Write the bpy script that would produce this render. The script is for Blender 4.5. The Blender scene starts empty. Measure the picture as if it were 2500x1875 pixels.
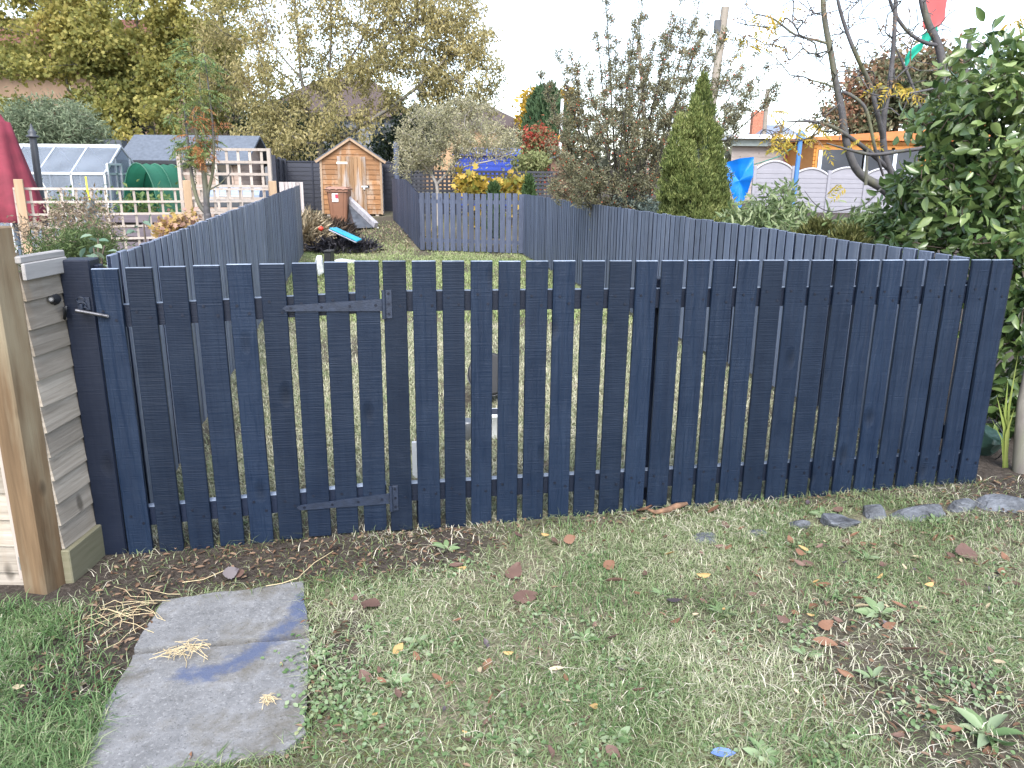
import bpy, math, random
import numpy as np
R_ = random.Random(7)
rng = np.random.default_rng(11)
C = bpy.context.scene.collection
SC = bpy.context.scene

# ------------------------------------------------------------------ camera
FOC, PITCH, ROLL, HCAM = 1878 / 2500, 0.2609, 0.00973, 1.49
_F = np.array([0, math.cos(PITCH), -math.sin(PITCH)])
_U0 = np.array([0, math.sin(PITCH), math.cos(PITCH)])
_R = np.array([math.cos(ROLL), 0, 0]) + math.sin(ROLL) * _U0
_U = np.array([-math.sin(ROLL), 0, 0]) + math.cos(ROLL) * _U0
_C = np.array([0, 0, HCAM])
cam = bpy.data.objects.new('camera', bpy.data.cameras.new('camera'))
C.objects.link(cam)
cam.data.sensor_width = 36
cam.data.lens = 36 * FOC
cam.data.clip_end = 2000
cam.data.clip_start = 0.05
from mathutils import Matrix, Vector
cam.matrix_world = Matrix(((_R[0], _U[0], -_F[0], 0), (_R[1], _U[1], -_F[1], 0), (_R[2], _U[2], -_F[2], HCAM), (0, 0, 0, 1)))
SC.camera = cam
# ------------------------------------------------------------------ world, sun, exposure
SUN_EL, SUN_AZ = math.radians(48), math.radians(182)      # azimuth clockwise from +Y
w = bpy.data.worlds.new('World'); SC.world = w; w.use_nodes = True
nt = w.node_tree; bg = nt.nodes['Background']
sky = nt.nodes.new('ShaderNodeTexSky'); sky.sky_type = 'NISHITA'; sky.sun_disc = False
sky.sun_elevation = SUN_EL; sky.sun_rotation = SUN_AZ
sky.air_density = 1.0; sky.dust_density = 1.5; sky.ozone_density = 1.0
hs = nt.nodes.new('ShaderNodeHueSaturation'); hs.inputs['Saturation'].default_value = 0.65
nt.links.new(sky.outputs[0], hs.inputs['Color']); nt.links.new(hs.outputs[0], bg.inputs['Color'])
bg.inputs['Strength'].default_value = 0.15
sl = bpy.data.lights.new('sun', 'SUN'); sl.energy = 1.5; sl.angle = math.radians(35); sl.color = (1, .97, .93)
so = bpy.data.objects.new('sun', sl); C.objects.link(so)
_sd = Vector((math.sin(SUN_AZ) * math.cos(SUN_EL), math.cos(SUN_AZ) * math.cos(SUN_EL), math.sin(SUN_EL)))
so.rotation_euler = _sd.to_track_quat('Z', 'Y').to_euler(); so.location = (0, -5, 12)
SC.view_settings.view_transform = 'Standard'; SC.view_settings.look = 'None'
SC.view_settings.exposure = 1.9; SC.view_settings.gamma = 1
SC.render.engine = 'CYCLES'
SC.cycles.max_bounces = 8; SC.cycles.transparent_max_bounces = 24

# ------------------------------------------------------------------ measuring helpers (photo read at 2212 px wide)
def ray(x, y):
    k = 2500 / 2212
    return _F + (x * k - 1250) / 1878 * _R - (y * k - 937.5) / 1878 * _U
def at(x, y, Y):
    v = ray(x, y); return _C + v * (Y / v[1])
def gz(x, y):
    x = np.asarray(x, float); y = np.asarray(y, float)
    wn = np.clip((8 - y) / 4, 0, 1)
    rise = np.clip(y - 15.5, 0, 4.1) * .13 + np.clip(y - 19.6, 0, 60) * .012
    return np.clip(.028 * x - .012, -.1, .09) * wn + rise
def atg(x, y):
    v = ray(x, y); z = 0.
    for _ in range(30):
        p = _C + v * ((z - HCAM) / v[2]); z = .5 * z + .5 * float(gz(p[0], p[1]))
    return _C + v * ((z - HCAM) / v[2])
def onplane(x, y, p0, n):
    v = ray(x, y); return _C + v * (np.dot(np.array(p0) - _C, n) / np.dot(v, n))

# ------------------------------------------------------------------ objects
WPOS = {}
def tag(o, label=None, cat=None, group=None, kind=None):
    if label: o['label'] = label
    if cat: o['category'] = cat
    if group: o['group'] = group
    if kind: o['kind'] = kind
    return o
def thing(name, label, cat, loc, group=None):
    o = bpy.data.objects.new(name, None); C.objects.link(o); o.empty_display_size = .1
    o.location = [float(v) for v in loc]; WPOS[o.name] = np.array(loc, float)
    return tag(o, label, cat, group)
def link(name, me, mat, parent, origin):
    for m in (mat if isinstance(mat, (list, tuple)) else [mat]): me.materials.append(m)
    o = bpy.data.objects.new(name, me); C.objects.link(o)
    origin = np.array(origin, float); WPOS[o.name] = origin
    if parent is not None:
        o.parent = parent; o.location = (origin - WPOS[parent.name]).tolist()
    else: o.location = origin.tolist()
    return o
def mesh_np(name, V, polys, smooth=False, mi=None):
    """polys: list of int arrays (n,k)"""
    me = bpy.data.meshes.new(name)
    V = np.asarray(V, np.float32); me.vertices.add(len(V)); me.vertices.foreach_set('co', V.ravel())
    loops = np.concatenate([p.ravel() for p in polys]).astype(np.int32)
    sizes = np.concatenate([np.full(len(p), p.shape[1]) for p in polys]).astype(np.int32)
    me.loops.add(len(loops)); me.loops.foreach_set('vertex_index', loops)
    me.polygons.add(len(sizes))
    me.polygons.foreach_set('loop_start', np.concatenate([[0], np.cumsum(sizes)[:-1]]).astype(np.int32))
    if smooth: me.polygons.foreach_set('use_smooth', np.ones(len(sizes), bool))
    if mi is not None: me.polygons.foreach_set('material_index', np.asarray(mi, np.int32))
    me.update(calc_edges=True); me.validate()
    return me
def stuff_np(name, V, polys, mat, parent=None, origin=None, smooth=False):
    V = np.asarray(V, float)
    if origin is None:
        origin = WPOS[parent.name] if parent is not None else [V[:, 0].mean(), V[:, 1].mean(), V[:, 2].min()]
    return link(name, mesh_np(name, V - np.array(origin), polys, smooth), mat, parent, origin)

class MB:
    def __init__(s): s.v = []; s.f = []; s.m = []; s.sm = []; s.cur = 0
    def add(s, V, F, smooth=False):
        b = len(s.v); s.v += [tuple(map(float, p)) for p in V]
        for f in F: s.f.append([b + i for i in f]); s.m.append(s.cur); s.sm.append(smooth)
    def hexa(s, c):          # 8 corners: bottom ring 0-3, top ring 4-7
        s.add(c, [(3, 2, 1, 0), (4, 5, 6, 7), (0, 1, 5, 4), (1, 2, 6, 5), (2, 3, 7, 6), (3, 0, 4, 7)])
    def box(s, c, size, ax=None, b=0.0):
        """box at centre c, full size, axes ax (3 unit vectors), chamfer b"""
        A = np.eye(3) if ax is None else np.array(ax, float); h = np.array(size, float) / 2; c = np.array(c, float)
        if b <= 0:
            q = [(-1, -1, -1), (1, -1, -1), (1, 1, -1), (-1, 1, -1), (-1, -1, 1), (1, -1, 1), (1, 1, 1), (-1, 1, 1)]
            s.hexa([c + (np.array(k) * h) @ A for k in q]); return
        b = min(b, h.min() * .8); V = []; I = {}
        for sx in (-1, 1):
            for sy in (-1, 1):
                for sz in (-1, 1):
                    for a in range(3):
                        p = np.array([sx, sy, sz]) * (h - b); p[a] = (sx, sy, sz)[a] * h[a]
                        I[(sx, sy, sz, a)] = len(V); V.append(p)
        Fs = []
        for a in range(3):
            o1, o2 = (a + 1) % 3, (a + 2) % 3
            for sg in (-1, 1):
                def k(s1, s2):
                    t = [0, 0, 0]; t[a] = sg; t[o1] = s1; t[o2] = s2; return I[(*t, a)]
                Fs.append([k(-1, -1), k(1, -1), k(1, 1), k(-1, 1)])
        for a in range(3):       # edges parallel to axis a
            o1, o2 = (a + 1) % 3, (a + 2) % 3
            for s1 in (-1, 1):
                for s2 in (-1, 1):
                    def k(sa, fa):
                        t = [0, 0, 0]; t[a] = sa; t[o1] = s1; t[o2] = s2; return I[(*t, fa)]
                    Fs.append([k(-1, o1), k(1, o1), k(1, o2), k(-1, o2)])
        for sx in (-1, 1):
            for sy in (-1, 1):
                for sz in (-1, 1): Fs.append([I[(sx, sy, sz, a)] for a in range(3)])
        V = np.array(V); out = []
        for f in Fs:
            n = np.cross(V[f[1]] - V[f[0]], V[f[2]] - V[f[0]])
            out.append(f if np.dot(n, V[f].mean(0)) > 0 else f[::-1])
        s.add([c + p @ A for p in V], out)
    def bar(s, p, q, wd, ht, up=(0, 0, 1), b=0.0):
        p = np.array(p, float); q = np.array(q, float); d = q - p; L = np.linalg.norm(d); d = d / L
        sd = np.cross(d, up); sd = sd / np.linalg.norm(sd); u = np.cross(sd, d)
        s.box((p + q) / 2, (L, wd, ht), (d, sd, u), b)
    def tube(s, pts, rad, seg=8, caps=True, smooth=True):
        P = np.array(pts, float); n = len(P); rad = np.ones(n) * rad if np.isscalar(rad) else np.array(rad, float)
        T = np.gradient(P, axis=0); T /= np.linalg.norm(T, axis=1)[:, None] + 1e-12
        ref = np.array([0, 0, 1.]) if abs(T[0][2]) < .9 else np.array([1., 0, 0]); V = []
        a0 = np.cross(T[0], ref); a0 /= np.linalg.norm(a0)
        for i in range(n):
            a0 = a0 - T[i] * np.dot(a0, T[i]); a0 /= np.linalg.norm(a0); b0 = np.cross(T[i], a0)
            for k in range(seg):
                t = 2 * math.pi * k / seg; V.append(P[i] + rad[i] * (math.cos(t) * a0 + math.sin(t) * b0))
        F = [(i * seg + k, i * seg + (k + 1) % seg, (i + 1) * seg + (k + 1) % seg, (i + 1) * seg + k) for i in range(n - 1) for k in range(seg)]
        s.add(V, F, smooth)
        if caps: s.add(V[:seg], [list(range(seg))[::-1]]); s.add(V[-seg:], [list(range(seg))])
    def lathe(s, c, prof, seg=16, axis=(0, 0, 1), smooth=True):
        ax = np.array(axis, float); ax /= np.linalg.norm(ax); c = np.array(c, float)
        s.tube([c + ax * z for r, z in prof], [max(r, 1e-4) for r, z in prof], seg, True, smooth)
    def prism(s, outline, d):
        O = [np.array(p, float) for p in outline]; d = np.array(d, float); n = len(O)
        s.add(O + [p + d for p in O], [list(range(n))[::-1], list(range(n, 2 * n))] + [(i, (i + 1) % n, n + (i + 1) % n, n + i) for i in range(n)])
    def build(s, name, mat, parent=None, origin=None):
        V = np.array(s.v)
        if origin is None:
            origin = WPOS[parent.name] if parent is not None else [V[:, 0].mean(), V[:, 1].mean(), V[:, 2].min()]
        me = bpy.data.meshes.new(name); me.from_pydata((V - np.array(origin)).tolist(), [], s.f)
        me.polygons.foreach_set('material_index', np.array(s.m, np.int32)); me.polygons.foreach_set('use_smooth', np.array(s.sm, bool))
        me.update()
        return link(name, me, mat, parent, origin)

# ------------------------------------------------------------------ materials
def newmat(name):
    m = bpy.data.materials.new(name); m.use_nodes = True; n = m.node_tree
    return m, n, n.nodes['Principled BSDF']
def N(n, t, **k):
    x = n.nodes.new('ShaderNode' + t)
    for a, v in k.items(): setattr(x, a, v)
    return x
def ramp(n, fac, stops):
    r = N(n, 'ValToRGB'); e = r.color_ramp.elements
    while len(e) < len(stops): e.new(.5)
    for el, (p, c) in zip(e, stops): el.position = p; el.color = (*c, 1)
    n.links.new(fac, r.inputs[0]); return r.outputs[0]
def coords(n, scale, rand=True):
    tc = N(n, 'TexCoord'); mp = N(n, 'Mapping'); mp.inputs['Scale'].default_value = scale
    if rand:
        oi = N(n, 'ObjectInfo'); mu = N(n, 'VectorMath', operation='SCALE'); cb = N(n, 'CombineXYZ')
        for i in range(3): n.links.new(oi.outputs['Random'], cb.inputs[i])
        n.links.new(cb.outputs[0], mu.inputs[0]); mu.inputs['Scale'].default_value = 37.
        ad = N(n, 'VectorMath', operation='ADD'); n.links.new(tc.outputs['Object'], ad.inputs[0]); n.links.new(mu.outputs[0], ad.inputs[1])
        n.links.new(ad.outputs[0], mp.inputs['Vector'])
    else: n.links.new(tc.outputs['Object'], mp.inputs['Vector'])
    return mp.outputs[0]
def noise(n, vec, sc=1., det=4., rough=.55, dist=0.):
    x = N(n, 'TexNoise'); x.inputs['Scale'].default_value = sc; x.inputs['Detail'].default_value = det
    x.inputs['Roughness'].default_value = rough; x.inputs['Distortion'].default_value = dist
    n.links.new(vec, x.inputs['Vector']); return x.outputs['Fac']
def mth(n, op, a, b=None, clamp=False):
    x = N(n, 'Math', operation=op, use_clamp=clamp)
    for i, v in enumerate((a, b)):
        if v is None: continue
        if isinstance(v, (int, float)): x.inputs[i].default_value = v
        else: n.links.new(v, x.inputs[i])
    return x.outputs[0]
def mixc(n, f, a, b):
    x = N(n, 'Mix', data_type='RGBA')
    for s, v in ((x.inputs[0], f), (x.inputs[6], a), (x.inputs[7], b)):
        if isinstance(v, (int, float)): s.default_value = v
        elif isinstance(v, tuple): s.default_value = (*v, 1)
        else: n.links.new(v, s)
    return x.outputs[2]
def bump(n, b, h, st, dist=.01):
    x = N(n, 'Bump'); x.inputs['Strength'].default_value = st; x.inputs['Distance'].default_value = dist
    n.links.new(h, x.inputs['Height']); n.links.new(x.outputs[0], b.inputs['Normal'])
def island(n): return N(n, 'NewGeometry').outputs['Random Per Island']
def M(name, col, rough=.6, var=.25, sc=8., bmp=.15, metal=0., spec=.5, stretch=(1, 1, 1), dist=.005):
    m, n, b = newmat(name); v = coords(n, stretch); f = noise(n, v, sc, 6)
    lo = tuple(c * (1 - var) for c in col); hi = tuple(min(1, c * (1 + var)) for c in col)
    n.links.new(ramp(n, f, [(.3, lo), (.7, hi)]), b.inputs['Base Color'])
    b.inputs['Roughness'].default_value = rough; b.inputs['Metallic'].default_value = metal; b.inputs['Specular IOR Level'].default_value = spec
    if bmp: bump(n, b, noise(n, v, sc * 4, 5), bmp, dist)
    return m
def wood(name, c1, c2, grain=(28, 28, 1.6), rough=.75, bmp=.35, isl=.25, stain=None, knots=True):
    m, n, b = newmat(name); v = coords(n, grain); f = noise(n, v, 1.2, 8, .6, .6)
    col = ramp(n, f, [(.28, c1), (.72, c2)])
    big = noise(n, coords(n, (1.3, 1.3, 1.3)), 1.5, 3)
    col = mixc(n, mth(n, 'MULTIPLY', big, .5), col, tuple(.55 * (a + z) * .7 for a, z in zip(c1, c2)))
    if stain: col = mixc(n, ramp(n, noise(n, coords(n, (3.2, 3.2, .6)), 2., 5), [(.5, (0, 0, 0)), (.68, (1, 1, 1))]), col, stain)
    if knots:
        vo = N(n, 'TexVoronoi'); vo.inputs['Scale'].default_value = 1.; n.links.new(coords(n, (5., 5., 2.6)), vo.inputs['Vector'])
        col = mixc(n, ramp(n, vo.outputs['Distance'], [(.07, (.75, .75, .75)), (.13, (0, 0, 0))]), col, tuple(a * .35 for a in c1))
    if isl: 
        h = N(n, 'HueSaturation'); n.links.new(col, h.inputs['Color'])
        n.links.new(mth(n, 'ADD', mth(n, 'MULTIPLY', island(n), isl * 2), 1 - isl), h.inputs['Value']); col = h.outputs[0]
    n.links.new(col, b.inputs['Base Color']); b.inputs['Roughness'].default_value = rough; b.inputs['Specular IOR Level'].default_value = .3
    bump(n, b, f, bmp, .004); return m
def paint(name, c1, c2, wear=None, wamt=.6, rough=.5, saw=.5, spec=.5):
    """brushed paint over rough sawn boards: saw marks across, grain rings and knots along"""
    m, n, b = newmat(name)
    oi = N(n, 'ObjectInfo')
    v = coords(n, (1, 1, 1))
    sawl = noise(n, coords(n, (3.5, 3.5, 240)), 1., 2, .55)
    gr = N(n, 'TexWave'); gr.wave_type = 'RINGS'; gr.rings_direction = 'X'; gr.inputs['Scale'].default_value = 15; gr.inputs['Distortion'].default_value = 5.5
    gr.inputs['Detail'].default_value = 2.5; gr.inputs['Detail Scale'].default_value = .9; n.links.new(coords(n, (2.2, 2.2, .22)), gr.inputs['Vector'])
    sel = ramp(n, oi.outputs['Random'], [(.35, (.12, .12, .12)), (.7, (1, 1, 1))])
    vo = N(n, 'TexVoronoi'); vo.inputs['Scale'].default_value = 1.; n.links.new(coords(n, (5.5, 5.5, 2.8)), vo.inputs['Vector'])
    kn = N(n, 'MapRange'); kn.inputs[1].default_value = .05; kn.inputs[2].default_value = .17; n.links.new(vo.outputs['Distance'], kn.inputs[0])
    blot = noise(n, v, 6., 5, .6)
    h = mth(n, 'ADD', mth(n, 'MULTIPLY', mth(n, 'MULTIPLY', sawl, blot), 1.3), mth(n, 'MULTIPLY', mth(n, 'MULTIPLY', gr.outputs['Fac'], sel), 1.3))
    h = mth(n, 'ADD', h, mth(n, 'MULTIPLY', kn.outputs[0], 1.6)); h = mth(n, 'ADD', h, mth(n, 'MULTIPLY', blot, .6))
    brush = noise(n, coords(n, (40, 40, 1.6)), 1., 5)
    f = mth(n, 'ADD', mth(n, 'MULTIPLY', blot, .5), mth(n, 'MULTIPLY', brush, .5))
    col = ramp(n, f, [(.32, c1), (.68, c2)])
    h2 = N(n, 'HueSaturation'); n.links.new(col, h2.inputs['Color'])
    n.links.new(mth(n, 'ADD', mth(n, 'MULTIPLY', oi.outputs['Random'], .5), .75), h2.inputs['Value']); col = h2.outputs[0]
    col = mixc(n, mth(n, 'MULTIPLY', mth(n, 'SUBTRACT', 1., kn.outputs[0]), .55), col, tuple(a * .45 for a in c1))
    if wear:
        wf = noise(n, coords(n, (30, 30, 1.1)), 1.3, 6, .62)
        col = mixc(n, mth(n, 'MULTIPLY', ramp(n, wf, [(.5, (0, 0, 0)), (.68, (1, 1, 1))]), wamt), col, wear)
    n.links.new(col, b.inputs['Base Color'])
    n.links.new(mth(n, 'ADD', mth(n, 'MULTIPLY', blot, .3), rough - .15), b.inputs['Roughness'])
    b.inputs['Specular IOR Level'].default_value = spec
    bump(n, b, h, saw, .0045); return m
def leafm(name, stops, transl=.35, rough=.5, spec=.3, clump=1.2, cl=.35):
    """each leaf its own tone; neighbouring leaves drift together in larger clumps"""
    m, n, b = newmat(name); out = n.nodes['Material Output']
    f = noise(n, coords(n, (1, 1, 1), False), clump, 2)
    fac = mth(n, 'ADD', mth(n, 'MULTIPLY', island(n), 1 - cl), mth(n, 'MULTIPLY', mth(n, 'SUBTRACT', mth(n, 'MULTIPLY', f, 2.), .5), cl), True)
    k = len(stops); col = ramp(n, fac, [(i / max(1, k - 1), c) for i, c in enumerate(stops)])
    n.links.new(col, b.inputs['Base Color']); b.inputs['Roughness'].default_value = rough; b.inputs['Specular IOR Level'].default_value = spec
    t = N(n, 'BsdfTranslucent'); n.links.new(col, t.inputs['Color']); mx = N(n, 'MixShader'); mx.inputs[0].default_value = transl
    n.links.new(b.outputs[0], mx.inputs[1]); n.links.new(t.outputs[0], mx.inputs[2]); n.links.new(mx.outputs[0], out.inputs['Surface'])
    return m
def glassm(name, tint=(.75, .85, .9), opac=.35):
    m, n, b = newmat(name); out = n.nodes['Material Output']
    b.inputs['Base Color'].default_value = (*tint, 1); b.inputs['Roughness'].default_value = .15; b.inputs['Specular IOR Level'].default_value = .15
    f = noise(n, coords(n, (1, 1, 1)), 2.5, 4)
    tr = N(n, 'BsdfTransparent'); tr.inputs[0].default_value = (*[.5 + .5 * c for c in tint], 1); mx = N(n, 'MixShader')
    n.links.new(mth(n, 'MULTIPLY', mth(n, 'ADD', f, .5), opac), mx.inputs[0])
    n.links.new(tr.outputs[0], mx.inputs[1]); n.links.new(b.outputs[0], mx.inputs[2]); n.links.new(mx.outputs[0], out.inputs['Surface']); return m

PAINT = paint('navy_grey_paint', (.0036, .0090, .0225), (.0074, .0155, .0335), None, 0, .5, .62, .22)
TOP_SKY = paint('pale_sky_reflection_paint', (.10, .13, .18), (.22, .26, .33), None, 0, .5, .3, .5)  # sky reflection on upward faces, put into the colour
RAILP = paint('rail_paint', (.005, .0105, .026), (.009, .016, .036), None, 0, .30, .15, .7)
PAINT_DEEP = paint('dark_post_and_shade_paint', (.0035, .0072, .019), (.0065, .0115, .027), None, 0, .5, .35, .3)  # post paint; doubles as painted shade on rail fronts and picket edges
PAINT_SIDE = paint('weathered_skylit_slate_paint', (.070, .089, .135), (.116, .141, .198), (.23, .25, .30), .4, .55, .5, .5)  # weathering, plus a base lightened to carry the glancing sky reflection
PAINT_LEFT = paint('worn_skylit_slate_paint', (.084, .103, .150), (.145, .170, .228), (.32, .34, .385), .8, .6, .5, .45)  # worn streaks over a base that is also lightened for skylight
PAINT_BLEACH = paint('bleached_slate_paint', (.12, .13, .155), (.21, .22, .245), (.42, .42, .43), .9, .6, .5, .4)
PAINT_FAR = paint('far_slate_paint', (.038, .049, .083), (.060, .074, .115), (.12, .13, .17), .3, .6, .4, .4)
PANEL = M('black_panel_paint', (.010, .013, .026), .55, .35, 5, .3, stretch=(1, 1, 12))
HINGE = M('painted_iron', (.016, .024, .045), .45, .25, 30, .25, metal=.2)
SCREW = M('screw_head', (.012, .016, .03), .4, .3, 60, .1, metal=.5)
IRON = M('bare_iron', (.10, .10, .11), .4, .4, 40, .2, metal=.8)
GALV = M('galvanised_steel', (.45, .47, .48), .4, .2, 40, .05, metal=.8)
POSTW = wood('treated_post_wood', (.070, .043, .022), (.185, .122, .068), (22, 22, 1.3), .8, .7, 0, (.20, .165, .11))
LAPW = wood('silvered_lap_boards', (.17, .145, .115), (.39, .35, .30), (2.5, 2.5, 40), .85, .6, .28, (.24, .19, .14))
CAPW = wood('pale_cap_board', (.22, .21, .205), (.36, .345, .335), (2, 2, 30), .8, .3, .1)
MOSSW = wood('mossy_gravel_board', (.12, .12, .07), (.22, .20, .14), (2, 2, 30), .9, .4, .1)
TRELW = wood('trellis_wood', (.30, .255, .22), (.44, .385, .345), (18, 18, 2), .8, .2, .2, knots=False)
SHEDW = wood('orange_shed_boards', (.185, .082, .030), (.31, .16, .068), (2, 2, 24), .6, .3, .22, (.30, .225, .165))
DOORW = wood('peeling_door_boards', (.22, .115, .05), (.34, .22, .125), (22, 22, 1.2), .7, .3, .25, (.34, .30, .28))
TRIMW = wood('shed_trim', (.25, .16, .10), (.40, .30, .21), (20, 20, 2), .7, .2, .1, knots=False)
CABW = wood('natural_cabin_boards', (.30, .22, .175), (.44, .34, .285), (2, 2, 20), .7, .2, .15)
ORANGE = wood('varnished_cabin_boards', (.42, .16, .035), (.56, .25, .06), (2, 2, 14), .45, .15, .1, knots=False)
FELT = M('roofing_felt', (.085, .10, .125), .9, .2, 14, .2)
GLASS = glassm('greenhouse_glass', (.42, .47, .54), .22)
DGLASS = M('dark_window_glass', (.018, .024, .032), .08, .4, 2, 0, spec=.6)
ALU = M('aluminium_frame', (.55, .57, .60), .35, .1, 10, 0, metal=.6)
BARK = wood('grey_bark', (.085, .075, .068), (.19, .175, .16), (14, 14, 5), .9, .8, 0, (.14, .15, .10), False)
BARKD = wood('dark_bark', (.035, .032, .028), (.085, .078, .07), (12, 12, 4), .9, .8, 0, None, False)
BARKR = wood('rowan_bark', (.045, .042, .045), (.105, .10, .105), (9, 9, 16), .6, .4, 0, (.12, .12, .07), False)
TWIG = M('twig_bark', (.10, .075, .055), .85, .3, 20, .2)
def P(name, col, rough=.4, var=.12, **k): return M(name, col, rough, var, k.pop('sc', 5), k.pop('bmp', .08), **k)

# ------------------------------------------------------------------ ground
def _axis(segs):
    out = []
    for a, b_, st in segs: out += list(np.arange(a, b_, st))
    return np.array(out + [segs[-1][1]])
gx = _axis([(-90, -20, 7), (-20, -6, 1.), (-6, -2.4, .2), (-2.4, 3.4, .035), (3.4, 8, .25), (8, 20, 1.2), (20, 90, 7)])
gy = _axis([(-8, 1.2, .6), (1.2, 4.2, .035), (4.2, 8, .12), (8, 22, .3), (22, 60, 2), (60, 190, 13)])
GX, GY = np.meshgrid(gx, gy)
def wav(x, y, s, seed):
    r = np.random.default_rng(seed); o = 0
    for k in range(7):
        a = r.uniform(0, 6.28); fr = s * r.uniform(.6, 1.8); o = o + np.sin(fr * (x * math.cos(a) + y * math.sin(a)) + r.uniform(0, 6.28))
    return o / 7
FT = 0.1597; FU = np.array([math.cos(FT), math.sin(FT), 0]); FN = np.array([-math.sin(FT), math.cos(FT), 0]); FD = 3.160
def fence_y(x): return (FD + math.sin(FT) * x) / math.cos(FT)
slab_a = [atg(*p)[:2] for p in ((352, 1302), (655, 1262), (668, 1372), (290, 1408))]
slab_b = [atg(*p)[:2] for p in ((288, 1420), (668, 1383), (664, 1480), (660, 1588), (615, 1628), (420, 1659), (150, 1740), (165, 1690), (255, 1480))]
def inpoly(x, y, poly, grow=0.):
    poly = np.array(poly); c = poly.mean(0); q = c + (poly - c) * (1 + grow); ins = np.zeros(np.shape(x), bool)
    for i in range(len(q)):
        a, b_ = q[i], q[i - 1]
        with np.errstate(divide='ignore', invalid='ignore'):
            ins ^= ((a[1] > y) != (b_[1] > y)) & (x < (b_[0] - a[0]) * (y - a[1]) / (b_[1] - a[1] + 1e-12) + a[0])
    return ins
def soil_mask(x, y):
    """1 where bare soil shows: the strip in front of the gate, round the slabs and bare patches in the lawn"""
    d = fence_y(x) - y                                  # distance in front of the fence
    s = np.clip(1 - np.abs(d - .16) / .36, 0, 1) * np.clip((.05 - x) / .35, 0, 1) * 2.
    s = np.maximum(s, np.clip(1 - np.abs(d - .05) / .12, 0, 1) * .75 * (x < 2.3))
    s = np.maximum(s, np.clip(1 - ((x + 1.38) / .27) ** 2 - ((y - 2.32) / .50) ** 2, 0, 1) * 2.2)
    s = np.maximum(s, np.clip(1 - ((x + .56) / .13) ** 2 - ((y - 2.2) / .5) ** 2, 0, 1) * .9)
    s = np.maximum(s, np.clip((x - 1.5) / 1., 0, 1) * np.clip(1 - (d - .35) / .55, 0, 1) * 1.1)
    s = np.maximum(s, np.clip((wav(x, y, 5, 3) - .22) * 3, 0, .7))
    s = np.maximum(s, np.clip(1 - ((x - .95) / .75) ** 2 - ((y - 2.35) / .30) ** 2, 0, 1) * np.clip(.35 + wav(x, y, 9, 31) * 1.2, 0, .75))
    s = np.maximum(s, np.where(y > 16.2, np.clip((wav(x, y, 1.5, 5) + .2) * 2, 0, .8), 0))
    s = np.maximum(s, np.where((y > 3) & (x > 2.35), 1., 0)); s = np.maximum(s, np.where((y > 3.3) & (x < -2.2 - (y - 3.3) * .2), .8, 0))
    return np.clip(s, 0, 1)
GZ = gz(GX, GY) + np.where((GY < 6) & (GY > 1), wav(GX, GY, 9, 1) * .008 + wav(GX, GY, 40, 2) * .004, 0)
GZ -= .02 * (inpoly(GX, GY, slab_a, .05) | inpoly(GX, GY, slab_b, .05))
gi = np.arange(GX.size).reshape(GX.shape)
gq = np.stack([gi[:-1, :-1], gi[:-1, 1:], gi[1:, 1:], gi[1:, :-1]], -1).reshape(-1, 4)
gm, n, b = newmat('lawn_soil')
atn = N(n, 'Attribute'); atn.attribute_name = 'soil'
v = coords(n, (1, 1, 1), False)
mossc = ramp(n, noise(n, v, 55., 6, .7), [(.3, (.04, .045, .022)), (.5, (.12, .125, .07)), (.72, (.32, .30, .20))])
patch = ramp(n, noise(n, v, 3.5, 4, .6), [(.4, (0, 0, 0)), (.62, (1, 1, 1))])
mossc = mixc(n, patch, mossc, ramp(n, noise(n, v, 70., 5, .7), [(.3, (.045, .038, .028)), (.7, (.32, .28, .20))]))
soilc = ramp(n, noise(n, v, 60., 6, .7), [(.3, (.028, .022, .018)), (.55, (.06, .05, .042)), (.75, (.12, .10, .085))])
n.links.new(mixc(n, atn.outputs['Fac'], mossc, soilc), b.inputs['Base Color']); b.inputs['Roughness'].default_value = .95; b.inputs['Specular IOR Level'].default_value = .15
bump(n, b, mth(n, 'ADD', noise(n, v, 90., 6, .7), mth(n, 'MULTIPLY', noise(n, v, 25., 4), 1.5)), .9, .012)
gme = mesh_np('ground', np.stack([GX, GY, GZ], -1).reshape(-1, 3), [gq], True)
a_ = gme.attributes.new('soil', 'FLOAT', 'POINT'); a_.data.foreach_set('value', soil_mask(GX, GY).ravel().astype(np.float32))
tag(link('ground', gme, gm, None, (0, 0, 0)), kind='structure')

# ------------------------------------------------------------------ leaf / blade / tree generators
def unit(a): return a / (np.linalg.norm(a, axis=-1, keepdims=True) + 1e-9)
def blades(xy, z0, h, wd, lean):
    n = len(xy); a = rng.uniform(0, 6.283, n); d = np.stack([np.cos(a), np.sin(a), 0 * a], 1); s = np.stack([-np.sin(a), np.cos(a), 0 * a], 1)
    base = np.column_stack([xy, z0]); h = h[:, None]; w_ = wd[:, None]; l = lean[:, None]
    up = np.array([0, 0, 1.])
    m = base + up * h * .55 + d * h * l * .35; t = base + up * h * (1 - .35 * np.minimum(l, 1.6)) + d * h * l
    V = np.stack([base - s * w_ / 2, base + s * w_ / 2, m + s * w_ * .4, m - s * w_ * .4, t], 1).reshape(-1, 3)
    i = np.arange(n)[:, None] * 5
    return V, [i + np.array([0, 1, 2, 3]), i + np.array([3, 2, 4])]
KITE = (np.array([(0, 0, 0), (.42, .5, .10), (1, 0, -.06), (.42, -.5, .10)]), [np.array([0, 1, 2]), np.array([0, 2, 3])])
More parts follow.
